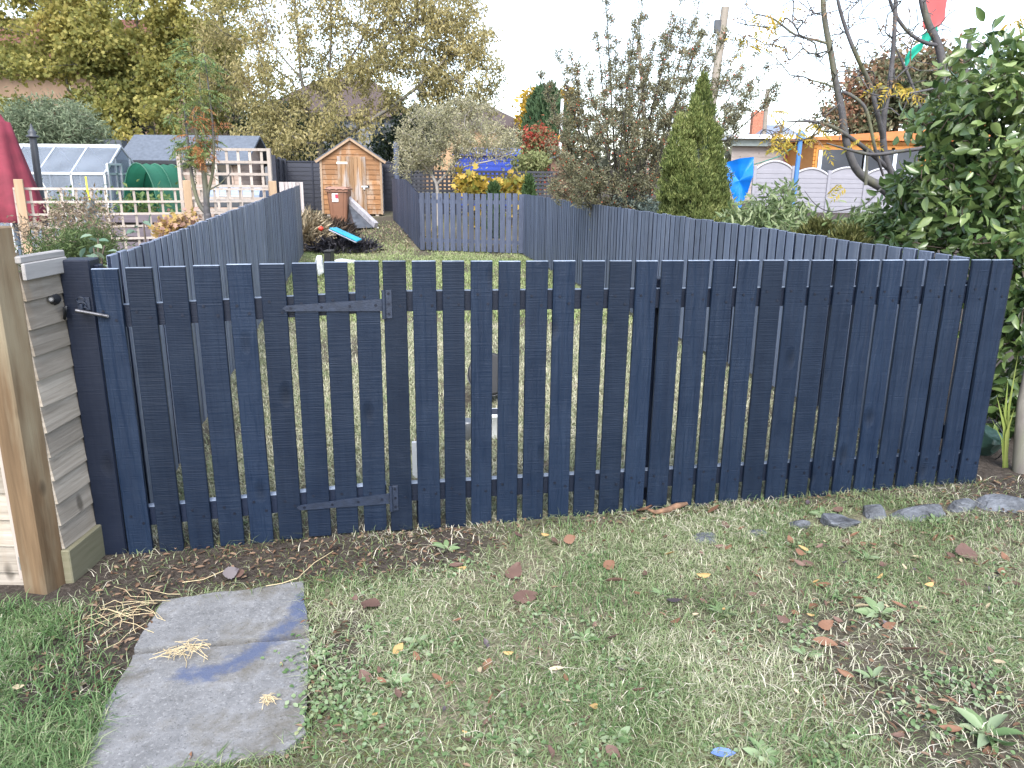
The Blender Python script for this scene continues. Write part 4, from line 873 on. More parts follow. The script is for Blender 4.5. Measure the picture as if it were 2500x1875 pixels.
# wheelie bin ---------------------------------------------------------
BRN = P('brown_bin_plastic', (.20, .098, .06), .42, .12); YB = 18.5
a_, b_ = at(715, 484, YB), at(747, 485, YB); cb = (a_ + b_) / 2; zb0 = float(gz(cb[0], YB)) - .0; ztopb = at(725, 405, YB)[2]
bn = thing('wheelie_bin', 'brown wheeled bin with a sticker standing before the orange shed', 'bin', [cb[0], YB, zb0])
wb, wt, dp, hB = .36, .50, .5, ztopb - zb0 - .06; cx = cb[0]; mb = MB(); nz = 8; ring = []
for (z, w_, d_) in ((.03, wb, .36), (.12, wb + .02, .39), (hB * .9, wt - .02, .5), (hB, wt - .02, .5)):
    ring.append([(cx + sx * (w_ / 2 - c), YB + dp / 2 + sy * (d_ / 2 - e), zb0 + z) for sx, sy, c, e in ((-1, -1, .03, 0), (1, -1, .03, 0), (1, -1, 0, .03), (1, 1, 0, .03), (1, 1, .03, 0), (-1, 1, .03, 0), (-1, 1, 0, .03), (-1, -1, 0, .03))])
V = [p for r in ring for p in r]; mb.add(V, [(i * 8 + k, i * 8 + (k + 1) % 8, (i + 1) * 8 + (k + 1) % 8, (i + 1) * 8 + k) for i in range(3) for k in range(8)] + [tuple(range(8))[::-1]])
for sg in (-1, 1): mb.bar((cx + sg * (wb / 2 - .08), YB + .05, zb0 + .08), (cx + sg * (wt / 2 - .10), YB - .012, zb0 + hB * .95), .012, .012, (0, 1, 0))
mb.box((cx, YB + .0, zb0 + hB - .02), (wt + .02, .06, .05), None, .008); mb.build('bin_body', BRN, bn)
mb = MB(); mb.box((cx, YB + .25, zb0 + hB + .03), (wt + .05, .60, .045), None, .018); mb.box((cx, YB + .25, zb0 + hB + .06), (wt - .06, .48, .03), None, .012)
for k in (-.16, 0, .16): mb.box((cx + k, YB - .03, zb0 + hB + .02), (.05, .05, .03), None, .006)
mb.build('lid', P('brown_lid_plastic', (.26, .145, .105), .45, .12), bn)
mb = MB(); mb.tube([(cx - wt / 2 + .05, YB + .52, zb0 + hB + .04), (cx - wt / 2 - .02, YB + .56, zb0 + hB + .08), (cx - wt / 2 - .03, YB + .2, zb0 + hB + .06), (cx - wt / 2 - .01, YB + .05, zb0 + hB + .01)], .012, 6); mb.build('handle', BLK, bn)
for sg in (-1, 1):
    mb = MB(); mb.tube([(cx + sg * (wb / 2 + .0), YB + .42, zb0 + .085), (cx + sg * (wb / 2 + .05), YB + .42, zb0 + .085)], .085, 16); mb.build('wheel', BLK, bn)
ys = YB + .012; st0, st1 = at(717, 418, ys), at(731, 436, ys); zc = (st0[2] + st1[2]) / 2; mb = MB(); mb.box(((st0[0] + st1[0]) / 2, ys - .012, zc), (st1[0] - st0[0], .004, st0[2] - st1[2])); stk = mb.build('sticker', P('sticker_white', (.82, .80, .80), .4, .04), bn)
mb = MB(); mb.box((st1[0] - .035, ys - .0155, zc + .03), (.07, .003, .10)); mb.box(((st0[0] + st1[0]) / 2 - .03, ys - .0155, st1[2] + .045), (.10, .003, .02)); mb.build('sticker_print', P('sticker_red', (.50, .03, .06), .4, .06), stk)
# leaning cold-frame panel and black sheet
mb = MB(); A = at(746, 424, 18.9); B = at(812, 474, 18.0); dn = np.array([0, 0, -1.]); cfp = thing('window_sash', 'old grey framed panel leaning on the shed beside the bin', 'panel', [B[0], 18.0, float(gz(B[0], 18.))])
B[2] = float(gz(B[0], 18.)) + .1; mb.bar(A, B, .10, .13, b=.006); mb.build('frame_rail', P('grey_weathered_frame', (.30, .29, .31), .6, .3, sc=14), cfp)
A2 = A + np.array([.02, -.1, -.5]); B2 = B + np.array([-.45, -.15, -.06]); mb = MB(); mb.prism([A + np.array([.03, 0, -.06]), B + np.array([-.04, 0, -.05]), B2, A2], (0, .012, 0)); mb.build('pane', P('dirty_pane', (.055, .06, .07), .3, .5, sc=9), cfp)
mb = MB(); mb.bar(A2, B2, .05, .03); mb.build('lower_rail', BLK, cfp)
c = [atg(*p) for p in ((690, 495), (745, 488), (772, 500), (720, 512))]; mb = MB(); mb.prism([p + np.array([0, 0, .05 + .03 * k]) for k, p in enumerate(c)], (0, 0, .02)); tag(mb.build('black_sheet', P('black_felt_sheet', (.02, .021, .025), .6, .5, sc=12, bmp=.5)), 'flat dark felt sheet lying on the ground in front of the bin', 'sheet')
c = [np.array(p) for p in (atg(716, 505) + np.array([0, 0, .20]), atg(780, 517) + np.array([0, 0, .05]), atg(775, 523) + np.array([0, 0, .03]), atg(706, 512) + np.array([0, 0, .17]))]
tbt = thing('storage_lid', 'turquoise plastic lid resting on black rubbish in front of the bin', 'lid', atg(745, 522)); mb = MB(); mb.prism([at(712, 494, 15.9), at(727, 493, 16.2), at(781, 518, 15.5), at(771, 522, 15.3)], (0, .01, .02)); mb.build('lid_top', P('turquoise_plastic', (.02, .30, .46), .35, .1), tbt)
mb = MB(); mb.prism([at(712, 494, 15.9) - [0, 0, .012], at(771, 522, 15.3) - [0, 0, .012], at(767, 523.5, 15.29), at(708, 496, 15.88)], (0, .03, -.015)); mb.build('lid_rim', P('silver_rim', (.30, .31, .36), .3, .3), tbt)
mb = MB(); mb.tube([atg(764, 494) + np.array([0, 0, .03]), atg(818, 495) + np.array([0, 0, .03])], .018, 6); tag(mb.build('white_cane', P('white_cane', (.7, .7, .66), .5)), 'thin white cane lying across the grass before the shed', 'cane')
# straw heap
hc_ = atg(668, 515); hp = thing('garden_heap', 'heap of dead straw and dark clippings against the left fence end', 'heap', hc_)
def mound(c, rx, ry, h, n, mat, name, par, L, wd, seed, out=.55, dz=0.):
    a = rng.uniform(0, 6.283, n); r = np.sqrt(rng.uniform(0, 1, n)); x = c[0] + rx * r * np.cos(a); y = c[1] + ry * r * np.sin(a); z = gz(x, y) + h * np.clip(1 - r ** 1.7, 0, 1) + dz
    D = unit(np.stack([np.cos(a) * out, np.sin(a) * out, .1 * np.ones(n)], 1) + rng.normal(size=(n, 3)) * .6); ln = L * rng.uniform(.5, 1.3, n)
    V, F = leaves(np.stack([x, y, z], 1), D, ln, wd, KITE); tag(stuff_np(name, V, F, mat, par), kind='stuff')
def dome(c, rx, ry, h, mat, name, par):
    mb = MB(); s = 18; P_ = []
    for i in range(7):
        r = 1 - i / 6.5
        for k in range(s): t = 6.283 * k / s; rr = r * (1 + .12 * math.sin(3 * t + i)); P_.append((c[0] + rx * rr * math.cos(t), c[1] + ry * rr * math.sin(t), float(gz(c[0], c[1])) - .04 + h * (1 - r ** 1.7)))
    mb.add(P_, [(i * s + k, i * s + (k + 1) % s, (i + 1) * s + (k + 1) % s, (i + 1) * s + k) for i in range(6) for k in range(s)] + [list(range(6 * s, 7 * s))], True); mb.build(name, mat, par)
HD = M('dark_soil_heap', (.035, .028, .024), .95, .4, 20, .5)
hA = np.array([at(664, 490, 16.6)[0], 16.6, 0]); hB_ = np.array([at(705, 490, 17.2)[0], 17.2, 0])
dome(hA, .38, .7, .42, HD, 'soil_core', hp); dome(hB_, .4, .6, .16, HD, 'clipping_core', hp)
mound(hA + [-.05, -.1, 0], .40, .75, .44, 4600, leafm('heap_straw', [(.20, .155, .10), (.38, .31, .20), (.58, .49, .34)], .1, .8, .2), 'straw_top', hp, .34, .010, 1, .5)
mound(hB_, .45, .65, .18, 2000, leafm('heap_dark', [(.02, .016, .015), (.06, .045, .035), (.14, .10, .07)], .1, .8, .2), 'dark_clippings', hp, .30, .012, 2)
mound(np.array([at(735, 505, 15.9)[0], 15.9, 0]), .75, .5, .16, 1100, leafm('heap_black', [(.012, .012, .018), (.03, .03, .04), (.09, .08, .09)], .05, .5, .4), 'black_rubbish', hp, .24, .012, 3)
mb = MB(); q = at(693, 494, 16.0); mb.lathe(q, [(.01, -.05), (.05, -.02), (.055, .02), (.01, .05)], 10); tag(mb.build('red_ball', P('red_rubbish', (.65, .06, .03), .5, .4, sc=20)), 'small red ball of rubbish on the straw heap', 'ball')
# dead brash on the right
mound(np.array([at(850, 500, 17)[0], 17.0, 0]), 1.0, 1.5, .01, 800, leafm('brash', [(.14, .11, .08), (.28, .22, .15), (.42, .36, .26)], .1, .8, .2), 'brash_stems', tag(thing('brash_pile', 'low scatter of dead brash on the grass before the fence return', 'brash', [at(850, 500, 17)[0], 17., float(gz(0, 17.))]), None), .13, .008, 4)
# black panels behind the shed -----------------------------------------
def panelrun(name, lab, A, B, zt, nb=10, mat=PANEL, post=1.83, z0=None, cat='fence'):
    A = np.array([*A, 0.]); B = np.array([*B, 0.]); L = np.linalg.norm(B - A); u = (B - A) / L; nn = np.array([u[1], -u[0], 0]); t = thing(name, lab, cat, [*((A + B) / 2)[:2], float(gz(*((A + B) / 2)[:2]))])
    k = max(1, round(L / post)); 
    for i in range(k):
        a, b_ = A + (B - A) * i / k, A + (B - A) * (i + 1) / k; mb = MB(); zb = float(gz(*a[:2])) + .02 if z0 is None else z0
        lapboards(mb, a, b_, nn, zb, zt - .04, nb); mb.box([*((a + b_) / 2)[:2], zt - .02], (L / k, .05, .04), (u, nn, (0, 0, 1)))
        for f in (0.02, .5, .98): mb.box([*(a + (b_ - a) * f + nn * .028)[:2], (zb + zt) / 2], (.04, .02, zt - zb - .05), (u, nn, (0, 0, 1)))
        mb.build('panel', mat, t)
    for i in range(k + 1):
        mb = MB(); p = A + (B - A) * i / k; zb = float(gz(*p[:2])) - .05; mb.box([*(p + nn * .03)[:2], (zb + zt + .05) / 2], (.09, .09, zt + .05 - zb), (u, nn, (0, 0, 1))); mb.build('post', mat, t)
    return t
zt = at(640, 347, 22.2)[2]
panelrun('panel_fence', 'black lapped panel fence behind the orange shed', at(612, 347, 22.2)[:2], at(857, 347, 22.4)[:2], zt, 11)
panelrun('panel_fence', 'black panel fence return at the left, beside the cabin', at(588, 347, 18.6)[:2], at(612, 347, 22.15)[:2], zt, 11)
mb = MB(); p = at(856, 330, 20.6); mb.box((p[0], 20.6, (at(856, 300, 20.6)[2] + .4) / 2), (.12, .12, at(856, 312, 20.6)[2] - .4), None, .01); tag(mb.build('fence_post', PAINT_FAR), 'tall slate-blue post at the right of the orange shed', 'post')
# ================================================================== beyond the far fence
def ledge(px, py, Y): return at(px, py, Y)
# blue shed
Y = 24.5; a, b_ = at(985, 410, Y), at(1118, 410, Y); zr = at(1050, 318, Y)[2]; zE = at(1118, 337, Y)[2]; z0 = float(gz(a[0], Y))
bs = thing('blue_shed', 'bright blue boarded shed half hidden behind the small pale tree', 'shed', [(a[0] + b_[0]) / 2, Y, z0]); BLU = wood('blue_boards', (.010, .032, .26), (.018, .055, .36), (2, 2, 14), .45, .2, .15, None, False)
mb = MB(); lapboards(mb, np.array([a[0], Y, 0]), np.array([b_[0], Y, 0]), np.array([0, -1., 0]), z0, zE, 11); lapboards(mb, np.array([b_[0], Y, 0]), np.array([b_[0], Y + 1.8, 0]), np.array([1., 0, 0]), z0, zE, 11); mb.build('wall', BLU, bs)
mb = MB(); mb.hexa([(a[0] - .1, Y - .12, zE), (b_[0] + .1, Y - .12, zE), (b_[0] + .1, Y + 1.9, zr), (a[0] - .1, Y + 1.9, zr), (a[0] - .1, Y - .12, zE + .06), (b_[0] + .1, Y - .12, zE + .06), (b_[0] + .1, Y + 1.9, zr + .06), (a[0] - .1, Y + 1.9, zr + .06)]); mb.build('roof', BLU, bs)
for x in (a[0] + .03, b_[0] - .03):
    mb = MB(); mb.box((x, Y - .03, (z0 + zE) / 2), (.09, .03, zE - z0)); mb.build('corner_trim', BLU, bs)
# dark trellis
def trellis(name, lab, A, B, z0, z1, px, pz, mat, wd=.03, posts=(), pmat=None, pw=.08, ptop=0., pz0=None, diag=False):
    A = np.array([*A, 0.]); B = np.array([*B, 0.]); L = np.linalg.norm(B - A); u = (B - A) / L; nn = np.array([u[1], -u[0], 0]); t = thing(name, lab, 'trellis', [*((A + B) / 2)[:2], z0]); mb = MB()
    for i in range(int(L / px) + 1):
        p = A + u * (i * px); mb.box([*p[:2], (z0 + z1) / 2], (wd, .014, z1 - z0), (u, nn, (0, 0, 1)))
    n_ = int((z1 - z0) / pz)
    for k in range(n_ + 1): mb.box([*((A + B) / 2 + nn * .0155)[:2], z1 - wd / 2 - k * pz + R_.uniform(-.003, .003)], (L + .02, .016, wd), (u, nn, (0, 0, 1)))
    mb.build('lattice', mat, t)
    for s in posts:
        p = A + (B - A) * s; zb = float(gz(*p[:2])) - .05 if pz0 is None else pz0; mb = MB(); mb.box([*(p + nn * (.026 + pw / 2))[:2], (zb + z1 + ptop) / 2], (pw, pw, z1 + ptop - zb), (u, nn, (0, 0, 1)), .004); mb.build('post', pmat or mat, t)
    return t
DT = M('dark_trellis_paint', (.02, .022, .032), .6, .3, 8, .1)
trellis('dark_trellis', 'dark square lattice trellis beyond the far picket fence', at(862, 395, 21.)[:2], at(1205, 395, 21.)[:2], float(gz(0, 21.)), at(1200, 370, 21.)[2], .115, .10, DT, .055, (0, .35, .66, 1))
# small roofed hut right
Y = 25; hu = thing('small_hut', 'little brown hut with a slanting grey roof beside the white pole', 'hut', [at(1207, 380, Y)[0], Y, float(gz(3, Y))]); a, b_ = at(1188, 345, Y), at(1236, 345, Y); zt_, zl = at(1236, 322, Y)[2], at(1190, 346, Y)[2]
mb = MB(); mb.hexa([(a[0] + .03, Y, .4), (b_[0], Y, .4), (b_[0], Y + 1, .4), (a[0] + .03, Y + 1, .4), (a[0] + .03, Y, zl), (b_[0], Y, zt_ - .05), (b_[0], Y + 1, zt_ - .05), (a[0] + .03, Y + 1, zl)]); mb.build('wall', wood('dark_hut_boards', (.10, .05, .035), (.16, .09, .06), (2, 2, 14)), hu)
mb = MB(); mb.hexa([(a[0] - .05, Y - .15, zl), (b_[0] + .1, Y - .15, zt_), (b_[0] + .1, Y + 1.2, zt_), (a[0] - .05, Y + 1.2, zl), (a[0] - .05, Y - .15, zl + .05), (b_[0] + .1, Y - .15, zt_ + .05), (b_[0] + .1, Y + 1.2, zt_ + .05), (a[0] - .05, Y + 1.2, zl + .05)]); mb.build('roof', FELT, hu)
# white pole
Y = 27; a, b_ = at(1206, 345, Y), at(1213, 214, Y); mb = MB(); mb.tube([(a[0], Y, .5), (b_[0] + .03, Y, b_[2])], .055, 10); po = thing('white_pole', 'slim white pole rising beside the red-tinged shrub', 'pole', (a[0], Y, .5)); mb.build('shaft', WHT, po); q = at(1208, 297, Y); mb = MB(); mb.tube([q - [0, 0, .08], q + [0, 0, .08]], .062, 10); mb.build('band', P('orange_band', (.75, .33, .03), .5), po)
# tiled house behind small tree
Y = 46; TILE = M('red_brown_tiles', (.065, .045, .04), .8, .35, 20, .3, stretch=(1, 1, 6)); REND = M('warm_render', (.42, .27, .16), .9, .12, 2, .1)
hs_ = thing('tiled_house', 'house with a dark tiled hip roof behind the small pale tree', 'house', [at(1040, 300, Y)[0], Y, float(gz(0, Y))]); e1 = at(1148, 272, Y); rx, rz_ = at(1052, 196, Y)[0], at(1052, 214, Y)[2]; wl = at(905, 300, Y)[0]
mb = MB(); mb.box(((wl + e1[0] - .5) / 2, Y + 4, e1[2] / 2 - .1), (e1[0] - .7 - wl, 7.4, e1[2])); mb.build('wall', REND, hs_)
mb = MB(); e0 = wl - .6; q = [(e0, Y, e1[2]), (e1[0], Y, e1[2]), (e1[0], Y + 8.5, e1[2]), (e0, Y + 8.5, e1[2]), (e0 + 2.6, Y + 4.2, rz_), (rx, Y + 4.2, rz_)]; mb.add(q, [(0, 1, 5, 4), (1, 2, 5), (2, 3, 4, 5), (3, 0, 4), (3, 2, 1, 0)]); mb.box(((e0 + e1[0]) / 2, Y - .02, e1[2] - .09), (e1[0] - e0, .1, .18)); mb.build('roof', TILE, hs_)
mb = MB(); wq = at(1098, 300, Y); mb.box((wq[0], Y + .28, wq[2]), (.9, .06, 1.1)); mb.build('window', DGLASS, hs_)
# house on the left behind the yellow tree
Y = 36; hl = thing('rendered_house', 'dark brown rendered house with a red tiled roof behind the yellow maple', 'house', [at(130, 300, Y)[0], Y, float(gz(0, Y))]); x0_, x1_ = at(-330, 200, Y)[0], at(395, 200, Y)[0]; zE = at(100, 152, Y)[2]; zR = at(100, 40, Y + 4)[2]
mb = MB(); mb.box(((x0_ + x1_) / 2, Y + 4, zE / 2), (x1_ - x0_, 8, zE)); mb.build('wall', M('brown_render', (.20, .135, .09), .9, .2, 1.5, .1), hl)
mb = MB(); mb.add([(x0_ - .4, Y - .4, zE), (x1_ + .4, Y - .4, zE), (x1_ + .4, Y + 8.4, zE), (x0_ - .4, Y + 8.4, zE), (x0_ - .4, Y + 4, zR), (x1_ + .4, Y + 4, zR)], [(0, 1, 5, 4), (1, 2, 5), (2, 3, 4, 5), (3, 0, 4), (3, 2, 1, 0)]); mb.build('roof', M('dark_red_tiles', (.10, .035, .022), .85, .4, 16, .3, stretch=(1, 1, 5)), hl)
mb = MB(); mb.tube([(x0_ - .4, Y - .48, zE), (x1_ + .4, Y - .48, zE)], .09, 8); mb.build('gutter', BLK, hl)
mb = MB(); q = at(22, 110, Y); mb.box((q[0], Y - .02, q[2] - 1.9), (2.2, .08, 1.5)); 
# pale house parts in the gaps of the middle tree
Y = 40; hm = thing('grey_house', 'grey harled house mostly hidden behind the tall pale-leaved tree', 'house', [at(640, 300, Y)[0], Y, float(gz(0, Y))]); x0_, x1_ = at(545, 200, Y)[0], at(880, 200, Y)[0]; zE = at(700, 252, Y)[2]; zR = at(700, 168, Y + 4)[2]
mb = MB(); mb.box(((x0_ + x1_) / 2, Y + 4, zE / 2), (x1_ - x0_, 8, zE)); mb.build('wall', M('grey_harling', (.15, .16, .18), .9, .15, 2, .1), hm)
mb = MB(); mb.add([(x0_ - .3, Y - .4, zE), (x1_ + .3, Y - .4, zE), (x1_ + .3, Y + 8.4, zE), (x0_ - .3, Y + 8.4, zE), (x0_ + 2.5, Y + 4, zR), (x1_ - 2.5, Y + 4, zR)], [(0, 1, 5, 4), (1, 2, 5), (2, 3, 4, 5), (3, 0, 4), (3, 2, 1, 0)]); mb.build('roof', TILE, hm)
for px in (655, 745, 830):
    q = at(px, 268, Y); mb = MB(); mb.box((q[0], Y - .02, zE - 1.1), (1.2, .08, 1.2)); mb.build('window', DGLASS, hm)
# ================================================================== neighbour on the left
# greenhouse: ridge along x
Yg = 15.2; rl, rr = at(-60, 313, Yg + .95), at(250, 318, Yg + .95); zR = (rl[2] + rr[2]) / 2; el_ = at(45, 372, Yg); er_ = at(226, 377, Yg); zE = (el_[2] + er_[2]) / 2; xr = er_[0]; xl = xr - 3.2; g0 = float(gz(xr, Yg)); DG = 1.5
gh = thing('greenhouse', 'aluminium framed glass greenhouse behind the trellis', 'greenhouse', [(xl + xr) / 2, Yg, g0]); mb = MB(); bw = .035
ridge = lambda x: (x, Yg + DG / 2, zR)
for z in (g0 + .08, zE):
    for y in (Yg, Yg + DG): mb.bar((xl, y, z), (xr, y, z), bw, bw * 1.3)
    for x in (xl, xr): mb.bar((x, Yg, z), (x, Yg + DG, z), bw, bw)
mb.bar(ridge(xl), ridge(xr), .05, .07)
nx = 5
for i in range(nx + 1):
    x = xl + (xr - xl) * i / nx
    for y in (Yg, Yg + DG): mb.bar((x, y, g0), (x, y, zE), bw, bw, (0, 1, 0)); mb.bar((x, y, zE), ridge(x), bw, bw, (1, 0, 0))
for f in (.3, .7): mb.bar((xr, Yg + DG * f, g0), (xr, Yg + DG * f, zE + (zR - zE) * .6), bw, bw, (0, 1, 0))
mb.bar((xr, Yg + .05, g0 + 1.0), (xr, Yg + DG - .05, g0 + 1.0), .03, .03); mb.bar((xl, Yg, zE), (xl + .64, Yg, g0), .02, .02); mb.bar((xr - .64, Yg, g0), (xr - 1.28, Yg, zE), .02, .02); mb.bar((xr - 1.28, Yg, zE), (xr - 1.92, Yg, g0), .02, .02)
mb.build('frame', ALU, gh)
dr2 = MB(); dx = xr + .02
for (a, b_) in (((dx, Yg + .1, g0 + .05), (dx, Yg + .1, zE + .18)), ((dx, Yg + .62, g0 + .05), (dx, Yg + .62, zE + .18)), ((dx, Yg + .1, zE + .18), (dx, Yg + .62, zE + .18)), ((dx, Yg + .1, g0 + .9), (dx, Yg + .62, g0 + .9))): dr2.bar(a, b_, .04, .04, (1, 0, 0) if a[2] != b_[2] else (0, 0, 1))
dr2.build('door', ALU, gh)
for i in range(nx):
    a, b_ = xl + (xr - xl) * (i + .03) / nx, xl + (xr - xl) * (i + .97) / nx
    for y, sg in ((Yg, 1), (Yg + DG, -1)):
        mb = MB(); mb.box(((a + b_) / 2, y, (g0 + .1 + zE) / 2), (b_ - a, .004, zE - g0 - .12)); mb.build('side_pane', GLASS, gh)
        mb = MB(); p0 = np.array([a, y, zE + .02]); p1 = np.array([b_, y, zE + .02]); p2 = np.array([b_, Yg + DG / 2 - sg * .02, zR - .02]); p3 = np.array([a, Yg + DG / 2 - sg * .02, zR - .02]); mb.prism([p0, p1, p2, p3], (0, .003 * sg, .003)); mb.build('roof_pane', GLASS, gh)
for x in (xl, xr):
    mb = MB(); mb.prism([(x, Yg + .03, g0 + .1), (x, Yg + DG - .03, g0 + .1), (x, Yg + DG - .03, zE), (x, Yg + DG / 2, zR - .04), (x, Yg + .03, zE)], (.004, 0, 0)); mb.build('gable_pane', GLASS, gh)
# cabin with grey felt roof
Yc = 17.6; a, b_ = at(278, 345, Yc), at(508, 350, Yc); zE = (at(270, 336, Yc - .15)[2] + at(540, 351, Yc - .15)[2]) / 2; zR = at(420, 297, Yc + .85)[2]; g0 = float(gz(-8, Yc)); xa, xb = a[0], b_[0] + .1; DC = 1.7
cb_ = thing('log_cabin', 'pale timber summerhouse with a grey felt roof behind the trellis', 'summerhouse', [(xa + xb) / 2, Yc, g0])
mb = MB(); lapboards(mb, np.array([xa, Yc, 0]), np.array([xb, Yc, 0]), np.array([0, -1., 0]), g0, zE, 15); lapboards(mb, np.array([xb, Yc, 0]), np.array([xb, Yc + DC, 0]), np.array([1., 0, 0]), g0, zE, 15); lapboards(mb, np.array([xa, Yc, 0]), np.array([xa, Yc + DC, 0]), np.array([-1., 0, 0]), g0, zE, 15)
for x in (xa, xb - .02): mb.prism([(x, Yc, zE), (x, Yc + DC, zE), (x, Yc + DC / 2, zR)], (.02, 0, 0))
mb.build('wall', CABW, cb_)
mb = MB(); o = .22
for y0_, y1_ in ((Yc - .2, Yc + DC / 2), (Yc + DC + .2, Yc + DC / 2)):
    sl_ = (zR - zE) / (DC / 2); zz = zE - sl_ * .2; mb.hexa([(xa - o, y0_, zz), (xb + o, y0_, zz), (xb + o, y1_, zR), (xa - o, y1_, zR), (xa - o, y0_, zz + .05), (xb + o, y0_, zz + .05), (xb + o, y1_, zR + .05), (xa - o, y1_, zR + .05)])
mb.build('roof', FELT, cb_)
mb = MB(); mb.box(((xa + xb) / 2, Yc - .215, zE - .075), (xb - xa + 2 * o, .02, .08)); mb.build('fascia', BLK, cb_)
for x0p, x1p, y0p, y1p in ((313, 349, 345, 388), (354, 390, 346, 392), (470, 502, 356, 400)):
    p, q = at(x0p, y0p, Yc - .04), at(x1p, y1p, Yc - .04); 
    if q[0] > xb: q[0] = xb - .05; p[0] = min(p[0], xb - .45)
    mb = MB(); mb.box(((p[0] + q[0]) / 2, Yc - .035, (p[2] + q[2]) / 2), (q[0] - p[0] + .07, .03, p[2] - q[2] + .07)); wf_ = mb.build('window', CABW, cb_); mb = MB(); mb.box(((p[0] + q[0]) / 2, Yc - .053, (p[2] + q[2]) / 2), (q[0] - p[0], .006, p[2] - q[2])); mb.build('pane', DGLASS, wf_)
mb = MB(); p, q = at(402, 348, Yc), at(462, 440, Yc)
for k in range(8): mb.box((p[0] + (q[0] - p[0]) * (k + .5) / 8, Yc - .04, (p[2] + g0) / 2), ((q[0] - p[0]) / 8 - .005, .02, p[2] - g0))
mb.build('door', CABW, cb_)
# dark shed roof behind, left of cabin
mb = MB(); Y = 21; a, b_ = at(20, 320, Y), at(264, 320, Y); mb.hexa([(a[0], Y, .5), (b_[0], Y, .5), (b_[0], Y + .3, .5), (a[0], Y + .3, .5), (a[0], Y, at(20, 283, Y)[2]), (b_[0], Y, at(264, 303, Y)[2]), (b_[0], Y + .3, at(264, 303, Y)[2]), (a[0], Y + .3, at(20, 283, Y)[2])]); bw_ = thing('slate_panel_fence', 'dark slate board fence behind the greenhouse', 'fence', [(a[0] + b_[0]) / 2, Y, .5]); mb2 = MB()
for k in range(7):
    z_ = .5 + k * .3; 
    if k < 6: mb2.box(((a[0] + b_[0]) / 2, Y - .02, z_), (b_[0] - a[0], .02, .02))
mb.build('boards', M('slate_boards', (.06, .07, .085), .7, .2, 4, .2, stretch=(1, 1, 12)), bw_); mb2.build('battens', DT, bw_)
# trellises
tz = at(230, 405, 9.6)[2]
pA, pB = at(30, 405, 9.6), at(594, 405, 11.)
trellis('garden_trellis', 'long low timber trellis with square posts above the left picket fence', pA[:2], pB[:2], .45, at(300, 407, 9.9)[2], .163, .155, TRELW, .028, (.02, .63, .985), wood('trellis_post', (.34, .23, .14), (.46, .33, .22), (20, 20, 2), .7, .2, .1), .095, .10)
uA, uB = at(388, 330, 11.2), at(583, 330, 11.2); trellis('tall_trellis', 'taller open trellis standing behind the low one, before the summerhouse', uA[:2], uB[:2], .5, at(490, 320, 11.2)[2], .163, .165, TRELW, .036, (0.0, 1.), TRELW, .05, 0.)
pw_ = MB(); q0, q1 = at(598, 402, 16.6), at(640, 402, 16.8)
for k in range(6): 
    p = q0 + (q1 - q0) * k / 5; pw_.box((p[0], p[1] + .35, .7), (.10, .02, 1.35))
tag(pw_.build('plank_screen', wood('grey_planks', (.30, .26, .25), (.42, .38, .37), (20, 20, 1.5))), 'bare grey plank screen just behind the end of the left fence', 'fence')
# green tunnel, barbecue, parasol, lamp pole
GN = leafm('green_net', [(.03, .18, .11), (.06, .27, .17)], .4, .4, .4, 3, .8); Y = 15.6; gc = at(300, 400, Y); gn = thing('grow_tunnel', 'green netting grow tunnel between greenhouse and summerhouse', 'grow tunnel', [gc[0], Y, float(gz(gc[0], Y))]); mb = MB(); rad = at(338, 400, Y)[0] - gc[0]; zt_ = at(300, 352, Y)[2]; s_ = 14; P_ = []
for j in range(9):
    y = Y + j * .2
    for k in range(s_ + 1): t = math.pi * k / s_; P_.append((gc[0] + rad * math.cos(t) * (1 + .02 * math.sin(j * 2.1)), y, float(gz(gc[0], Y)) + (zt_ - float(gz(gc[0], Y))) * math.sin(t) ** .55 * (1 - .03 * (j % 2))))
mb.add(P_, [(j * (s_ + 1) + k, j * (s_ + 1) + k + 1, (j + 1) * (s_ + 1) + k + 1, (j + 1) * (s_ + 1) + k) for j in range(8) for k in range(s_)] + [[8 * (s_ + 1) + k for k in range(s_ + 1)]], True); mb.build('netting', GN, gn)
mb = MB()
for j in (0, 4, 8): mb.tube([np.array(P_[j * (s_ + 1) + k]) for k in range(s_ + 1)], .014, 6)
mb.build('hoops', P('green_hoop', (.02, .10, .06), .5), gn)
Y = 12.6; q = at(488, 430, Y); bq = thing('barbecue', 'grey hooded barbecue standing behind the trellis and young rowan', 'barbecue', [q[0], Y, float(gz(q[0], Y))]); HOOD = P('grey_hood', (.20, .24, .32), .3, .1); bx0, bx1 = at(452, 430, Y)[0], at(560, 430, Y)[0]; z1 = at(480, 432, Y)[2]; z2 = at(480, 404, Y)[2]; mb = MB(); hp_ = [(Y + .55 * (1 - math.cos(t)) / 2, z1 + (z2 - z1) * math.sin(t) ** .7) for t in np.linspace(0, math.pi, 12)]; mb.prism([(bx0, y, z) for y, z in hp_], (bx1 - bx0, 0, 0)); mb.build('hood', HOOD, bq)
mb = MB(); mb.box(((bx0 + bx1) / 2, Y + .28, z1 - .06), (bx1 - bx0 + .1, .6, .11), None, .01); mb.box(((bx0 + bx1) / 2, Y + .28, (z1 + float(gz(q[0], Y))) / 2 - .1), (bx1 - bx0 - .1, .5, z1 - .25)); mb.build('cabinet', P('dark_cabinet', (.05, .055, .065), .4), bq)
mb = MB(); mb.tube([(bx0 + .1, Y - .05, z1 + .06), (bx1 - .1, Y - .05, z1 + .06)], .014, 8); mb.build('handle', GALV, bq)
